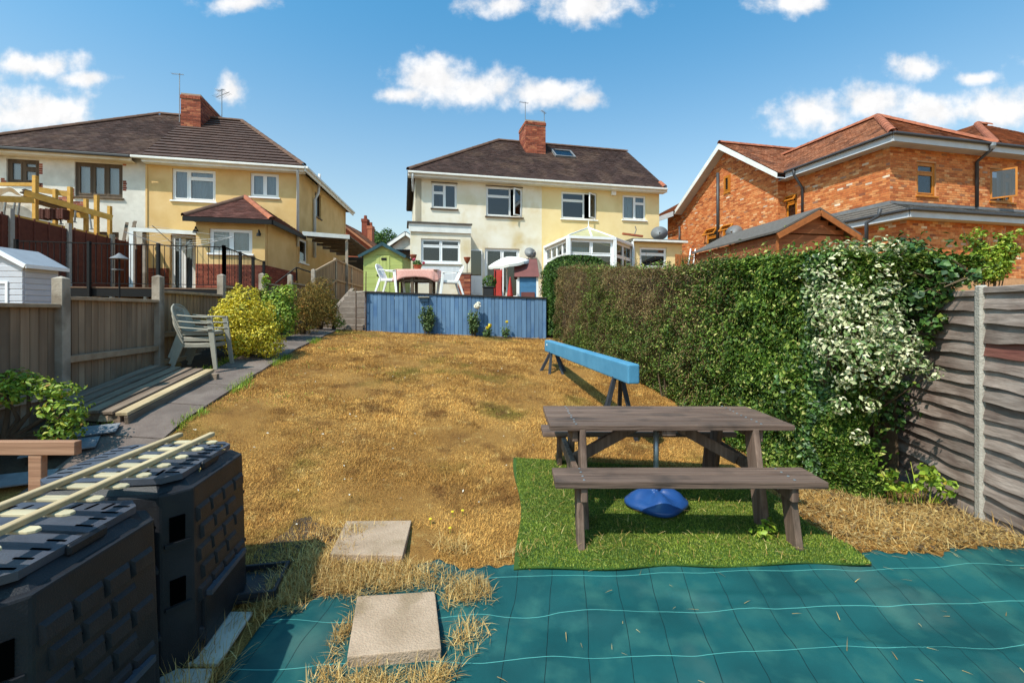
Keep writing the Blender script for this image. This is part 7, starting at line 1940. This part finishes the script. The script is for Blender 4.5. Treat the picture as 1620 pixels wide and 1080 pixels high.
for fxx in (.47, 1.84):
    sg = 1 if fxx > 1 else -1
    def mem(p, q, w, h, nm, up=(1,0,0)):
        m = MB(); m.bar(L3(*p), L3(*q), w, h, up=up); m.build(nm, 'table_leg', pt, bevel=.006)
    for (ya, yb2) in ((3.45, 3.29), (4.0, 4.16)): mem((fxx-.05*sg, ya, TZ-.045), (fxx-.05*sg, yb2, .06), .145, .045, 'table_leg')
    for (ya, yb2) in ((3.12, 3.02), (4.33, 4.43)): mem((fxx+.02*sg, ya, .50), (fxx+.02*sg, yb2, .05), .12, .045, 'bench_leg')
    mem((fxx-.0*sg, 2.99, .455), (fxx-.0*sg, 4.46, .455), .095, .045, 'cross_member')
    mem((fxx-.0*sg, 3.42, TZ-.09), (fxx-.0*sg, 4.05, TZ-.09), .09, .045, 'top_bearer')
    mem((fxx-.03*sg, 3.72, .46), (1.16+.12*sg, 3.72, TZ-.06), .085, .045, 'brace', up=(0,1,0))
bo_ = MB(); bo_.lathe([(.009,0),(.009,.003),(.005,.005)], 10); bome = bo_.mesh('bolt', 'galv')
for y in yb_:
    for fxx in (.47, 1.84):
        for dy in (.03, .1): place(None, 'bolt', bome, pt, L3(fxx+random.uniform(-.006,.006), y+dy, TZ+.0005))
for y0 in (2.97, 3.117):
    for fxx in (.47, 1.84):
        for dy in (.035, .105): place(None, 'bolt', bome, pt, L3(fxx, y0+dy, .5505))
for fxx in (.47, 1.84):
    for (y, z) in ((3.10, .46), (3.36, .46)): place(None, 'bolt', bome, pt, L3(fxx-.0225*(1 if fxx > 1 else -1)-.03*(1 if fxx > 1 else -1), y, z), (0, -math.pi/2 if fxx > 1 else math.pi/2, 0))
m = MB(); m.box(-.05,.05,-.33,.33,-.04,0); q = m.build('centre_batten', 'table_leg', pt, bevel=.004); q.location = L3(1.16, 3.73, TZ-.045)
# parasol base under the table
t = thing('parasol_stand', 'blue lobed plastic parasol base with a metal tube under the picnic table', 'parasol base', (1.13, 3.62, Gf(1.13, 3.62)+.045))
m = MB()
def pb(i, j):
    a = i*2*math.pi; r = .23*(1+.07*math.cos(4*a))
    prof = [(.0,0.),(.92,0.),(1.,.025),(1.,.05),(.93,.07),(.80,.10),(.6,.13),(.35,.15),(.12,.15),(.1,.17),(0,.17)]
    k = min(int(j*10), 9); f = j*10-k; p = [prof[k][q]+(prof[k+1][q]-prof[k][q])*f for q in (0,1)]
    lob = .022*math.cos(4*a)*(1 if .1 < p[0] < .85 else 0)*math.sin(math.pi*p[0])
    return (r*p[0]*math.cos(a), r*p[0]*math.sin(a), p[1]*.78+lob)
m.grid(pb, 64, 20); m.build('water_base', 'parasol_blue', t, smooth=True)
m = MB(); m.tube([(0,0,.15),(0,0,.6)], .022, 10); m.build('tube', 'galv', t, smooth=True); m = MB(); m.tube([(0,0,.15),(0,0,.28)], .032, 10); m.build('collar', 'black_metal', t)
# stick and small flowers
# ================================================================ balance beam
bm0 = thing('balance_beam', 'light blue padded balance beam on dark splayed legs beside the hedge', 'balance beam', (1.0, 6.6, .4))
o_ = Vector(bm0.location); B0, B1 = Vector((1.255, 4.75, 1.0)), Vector((.66, 8.45, 1.02))
m = MB(); m.bar(B0-o_, B1-o_, .13, .205); bo = m.build('beam', 'beam_blue', bm0, bevel=.022, seg=3)
d = (B1-B0).normalized(); sd_ = Vector((d.y,-d.x,0)); m = MB(); m.bar(B1-d*.16-sd_*.068+Vector((0,0,.03))-o_, B1-d*.21-sd_*.068+Vector((0,0,.03))-o_, .006, .03); m.build('label_patch', 'chair_white', bo)
for (p, f) in ((B0+d*.42, 0), (B1-d*.38, 1)):
    for sg in (-1, 1):
        foot = p+sd_*sg*.22; foot.z = Gf(foot.x, foot.y)-.01; m = MB(); m.bar(Vector((p.x,p.y,.96))+sd_*sg*.03-o_, foot-o_, .05, .03, up=d); m.build('leg', 'beam_leg', bm0, bevel=.004)
        foot = p+sd_*sg*.12+d*(.28 if not f else -.22); foot.z = Gf(foot.x, foot.y)-.01; m = MB(); m.bar(Vector((p.x,p.y,.96))+sd_*sg*.03-o_, foot-o_, .045, .028, up=d); m.build('leg', 'beam_leg', bm0, bevel=.004)
    m = MB(); m.bar(Vector((p.x,p.y,.945))-sd_*.06-o_, Vector((p.x,p.y,.945))+sd_*.06-o_, .1, .03); m.build('bracket', 'beam_leg', bm0)

# ================================================================ compost bins
def compost_bin(label, loc, rz, s=.74):
    t = thing('compost_bin', label, 'compost bin', loc, rz, group='black plastic compost bins')
    h = s/2; ch = .095; H = .80
    def octo(k, c=ch, z=0): return [(-k,-k+c,z),(-k+c,-k,z),(k-c,-k,z),(k,-k+c,z),(k,k-c,z),(k-c,k,z),(-k+c,k,z),(-k,k-c,z)]
    m = MB(); lo = octo(h-.0, ch, 0); hi = octo(h-.018, ch, H)
    m._add(lo+hi, [tuple(range(7,-1,-1)), tuple(range(8,16))]+[(i,(i+1)%8,8+(i+1)%8,8+i) for i in range(8)]); m.build('body', 'black_plastic', t, bevel=.01, seg=2)
    # top collar
    m = MB(); a = octo(h-.02, ch, H-.075); b = octo(h-.02, ch, H-.02); c = octo(h-.10, ch-.02, H+.045); P = a+b+c
    m._add(P, [(i,(i+1)%8,8+(i+1)%8,8+i) for i in range(8)]+[(8+i,8+(i+1)%8,16+(i+1)%8,16+i) for i in range(8)]+[tuple(range(16,24)), tuple(range(7,-1,-1))]); m.build('collar', 'black_plastic', t, bevel=.006, seg=2)
    # side panels: rows of raised ribs with little vent holes
    for f in range(4):
        T_ = Matrix.Rotation(f*math.pi/2, 4, 'Z')
        for r_ in range(7):
            z0 = .05+r_*.095
            out = h-.018*(z0/H)
            n_ = 4
            for k in range(n_):
                w_ = (s-2*ch-.06)/n_; x0 = -(s/2-ch-.03)+k*w_ + (.03 if r_ % 2 else -.0)
                if x0+w_*.96 > s/2-ch-.01: continue
                m = MB(); m.T = T_
                m._add([(x0,-out+.01,z0),(x0+w_*.96,-out+.01,z0),(x0+w_*.96,-out+.006,z0+.085),(x0,-out+.006,z0+.085),(x0+.012,-out-.016,z0+.02),(x0+w_*.96-.012,-out-.016,z0+.02),(x0+w_*.96-.012,-out-.012,z0+.066),(x0+.012,-out-.012,z0+.066)],
                       [(4,5,6,7),(0,1,5,4),(1,2,6,5),(2,3,7,6),(3,0,4,7)])
                m.build('side_rib', 'black_plastic', t)
                m = MB(); m.T = T_; m.tube([(x0+w_*.97,-out+.01,z0+.045),(x0+w_*.97,-out-.0012,z0+.045)], .005, 6); m.build('vent_hole', 'hole_black', t)
    for (sx_, sy_) in ((1,1),(1,-1),(-1,1),(-1,-1)):        # cut corners with square openings
        a = math.atan2(sy_, sx_)
        for z0 in (.30, .58):
            m = MB(); m.T = Matrix.Rotation(a, 4, 'Z'); r_ = (h-.018*(z0/H))*math.sqrt(2)-ch/math.sqrt(2)*1.0
            m.box(r_-.02, r_+.003, -.03, .03, z0, z0+.11); m.build('corner_opening', 'hole_black', t)
            m = MB(); m.T = Matrix.Rotation(a, 4, 'Z'); m.box(r_-.01, r_+.012, -.05, .05, z0-.02, z0-.004); m.build('corner_lip', 'black_plastic', t)
    m = MB(); m.T = Matrix.Rotation(math.pi/2, 4, 'Z'); m.box(-.22, .22, -h-.014, -h+.02, .02, .26); dd = m.build('hatch', 'black_plastic', t, bevel=.01, seg=2)
    m = MB(); m.T = Matrix.Rotation(math.pi/2, 4, 'Z'); m.bar((-.2,-h-.02,.27),(.2,-h-.012,.27), .03, .025); m.build('hatch_lip', 'lid_sky_grey', dd)
    # lid: two stepped flaps, slightly domed, with slots
    lid = None
    for (y0, y1) in ((-h+.07, -.012), (.012, h-.07)):
        m = MB(); k = h-.075; c = .06; zc = H+.05
        sgn = 1 if y0 >= 0 else -1
        def zf(x, y): return zc + .014*(1-(x/k)**2)*(1-(y/k)**2) + .012
        X = [-k, -k+c, -k*.4, 0, k*.4, k-c, k]
        pts = []
        ye, yi = (y1, y0) if sgn > 0 else (y0, y1)
        nY = 5
        P = [(x, yi+(ye-yi)*(min(j/nY, 1 if c <= (k-abs(x))+1e-6 else 1-(c-(k-abs(x)))/abs(ye-yi))), 0) for j in range(nY+1) for x in X]
        P = [(p[0], p[1], zf(p[0], p[1])) for p in P]; n0 = len(X)
        F_ = [(j*n0+i, j*n0+i+1, (j+1)*n0+i+1, (j+1)*n0+i) for j in range(nY) for i in range(n0-1)]
        if sgn < 0: F_ = [f[::-1] for f in F_]
        m._add(P, F_); lid = m.build('lid_flap', 'lid_sky_grey', t); md = lid.modifiers.new('s', 'SOLIDIFY'); md.thickness = .028; md.offset = -1
        bv = lid.modifiers.new('b', 'BEVEL'); bv.width = .005; bv.segments = 2; bv.angle_limit = R(40)
        for i in range(7):
            x = -k+.1+i*(2*k-.2)/6; y = ye-sgn*.07
            s_ = MB(); z_ = zf(x, y); s_.bar((x, y-.03, zf(x, y-.03)+.0005), (x, y+.03, zf(x, y+.03)+.0005), .011, .003); s_.build('lid_slot', 'hole_black', lid)
        for i in range(4):
            for sx_ in (-1, 1):
                x = sx_*(k-.05); y = yi+(ye-yi)*(.15+.2*i); s_ = MB(); s_.bar((x-.03, y, zf(x-.03, y)+.0005), (x+.03, y, zf(x+.03, y)+.0005), .009, .003); s_.build('lid_slot', 'hole_black', lid)
    for sx_ in (-1, 1):
        m = MB(); m.box(sx_*(h-.09)-.03, sx_*(h-.09)+.03, -.08, .08, H+.02, H+.06); m.build('lid_catch', 'black_plastic', t, bevel=.008)
    return t
b1 = compost_bin('black plastic compost bin nearest the camera', (-1.80, 1.62, .0), R(3), .73)
b2 = compost_bin('black plastic compost bin farther from the camera beside the grass', (-1.87, 2.36, .03), R(8), .74)
t = thing('plastic_tray', 'flat black plastic tray poking out behind the farther compost bin', 'tray', (-1.5, 2.68, .05), R(12))
m = MB(); m.box(-.12,.16,-.16,.16,0,.02)
for bb in ((-.12,-.1,-.16,.16),(.14,.16,-.16,.16),(-.1,.14,-.16,-.14),(-.1,.14,.14,.16)): m.box(bb[0],bb[1],bb[2],bb[3],.02,.055)
m.build('tray', 'black_plastic', t, bevel=.004)
# trellis strips lying on the lids
tr_ = thing('trellis', 'pale wooden trellis strip lying across both compost bin lids', 'trellis', (-1.7, 1.9, .95))
o_ = Vector(tr_.location); zz = .928
for (xa, xb, y0, y1) in ((-1.775, -1.845, 1.0, 2.57), (-1.575, -1.675, 1.0, 2.58)):
    m = MB(); m.bar(Vector((xa,y0,zz+.032))-o_, Vector((xb,y1,zz+.036))-o_,   .030, .022); m.build('batten', 'batten', tr_, bevel=.003)
for k in range(12):
    y = 1.12+k*.125; f = (y-1)/1.57; xl_ = -1.775-.07*f-.03; xr_ = -1.575-.1*f+.075
    m = MB(); w_ = .021; P = [(xl_,-w_,0),(xr_-.02,-w_,0),(xr_,-w_*.45,0),(xr_,w_*.45,0),(xr_-.02,w_,0),(xl_,w_,0)]
    m.extrude([Vector(p)+Vector((0,y,zz+.008))-o_ for p in P], (0,0,.011)); m.build('slat', 'slat_pale', tr_, bevel=.002)
# dry leaves caught on the lids
def leaf_clump(label, u, v, z, n, mat='straw'):
    Y_ = FPX*(EYE.z-z)/(v-CV); x = (u-CU)/FPX*Y_; t = thing('dry_leaf_sprig', label, 'dry leaves', (x, Y_, z)); d = rng.normal(0, 1, (n, 3))*np.array([.03, .02, .008])
    leaf_mesh('leaves', d, np.tile([0,0,1.], (n, 1)), .028, mat, t, aspect=.4); m = MB(); m.tube([(-.05,0,0),(.02,.01,.01),(.06,0,0)], .0018, 4); m.build('stalk', 'twig', t)
leaf_clump('dry yellow leaf sprig on the near compost bin rim', 132, 833, .85, 14); leaf_clump('dry leaf sprig on the far compost bin rim, nearer the trellis', 298, 741, .87, 16); leaf_clump('dry leaf sprig at the far corner of the far compost bin', 338, 712, .88, 16)
n = 1300; x = rng.uniform(-1.5, -1.28, n); y = rng.uniform(1.75, 2.55, n); k = rng.random(n) < np.clip(1-np.abs(y-1.98)/.3, .12, 1); x, y = x[k], y[k]
tag(blade_mesh('straw_tuft', np.stack([x, y, G(x, y)+.01], 1), .13, .0016, 'straw', lean=1.2), 'dry straw growing up between the compost bins', 'straw', kind='stuff')
# dandelions in the lawn
for i_, (u, v, lab) in enumerate(((716, 806, 'left'), (732, 804, 'right'), (681, 825, 'near'), (712, 837, 'nearest'))):
    z = .17 if v < 815 else .13; Y_ = FPX*(EYE.z-z)/(v-CV); x = (u-CU)/FPX*Y_
    lab = ['left one of the two yellow dandelions side by side in the dry lawn','right one of the two yellow dandelions side by side in the dry lawn','single yellow dandelion between the slab and the side by side pair','yellow dandelion just above the edge of the teal fabric'][i_]
    t = thing('dandelion', lab, 'flower', (x, Y_, Gf(x, Y_)), group='dandelions in the lawn'); m = MB(); m.tube([(0,0,0),(0,0,.04)], .002, 4); m.build('stalk', 'leaf_lime', t)
    m = MB(); m.lathe([(.004,0),(.013,.006),(.010,.011),(.002,.013)], 10, (0,0,.04)); m.build('flower_head', 'petal_yellow', t)

JOINED = ('foliage', 'dead_foliage', 'variegated_foliage', 'green_foliage', 'stems', 'dead_twigs', 'shoot_leaves', 'leaves', 'flowers', 'crown')
for o in list(COL.objects):
    if o.parent and o.name.split('.')[0] in JOINED: o['kind'] = 'stuff'
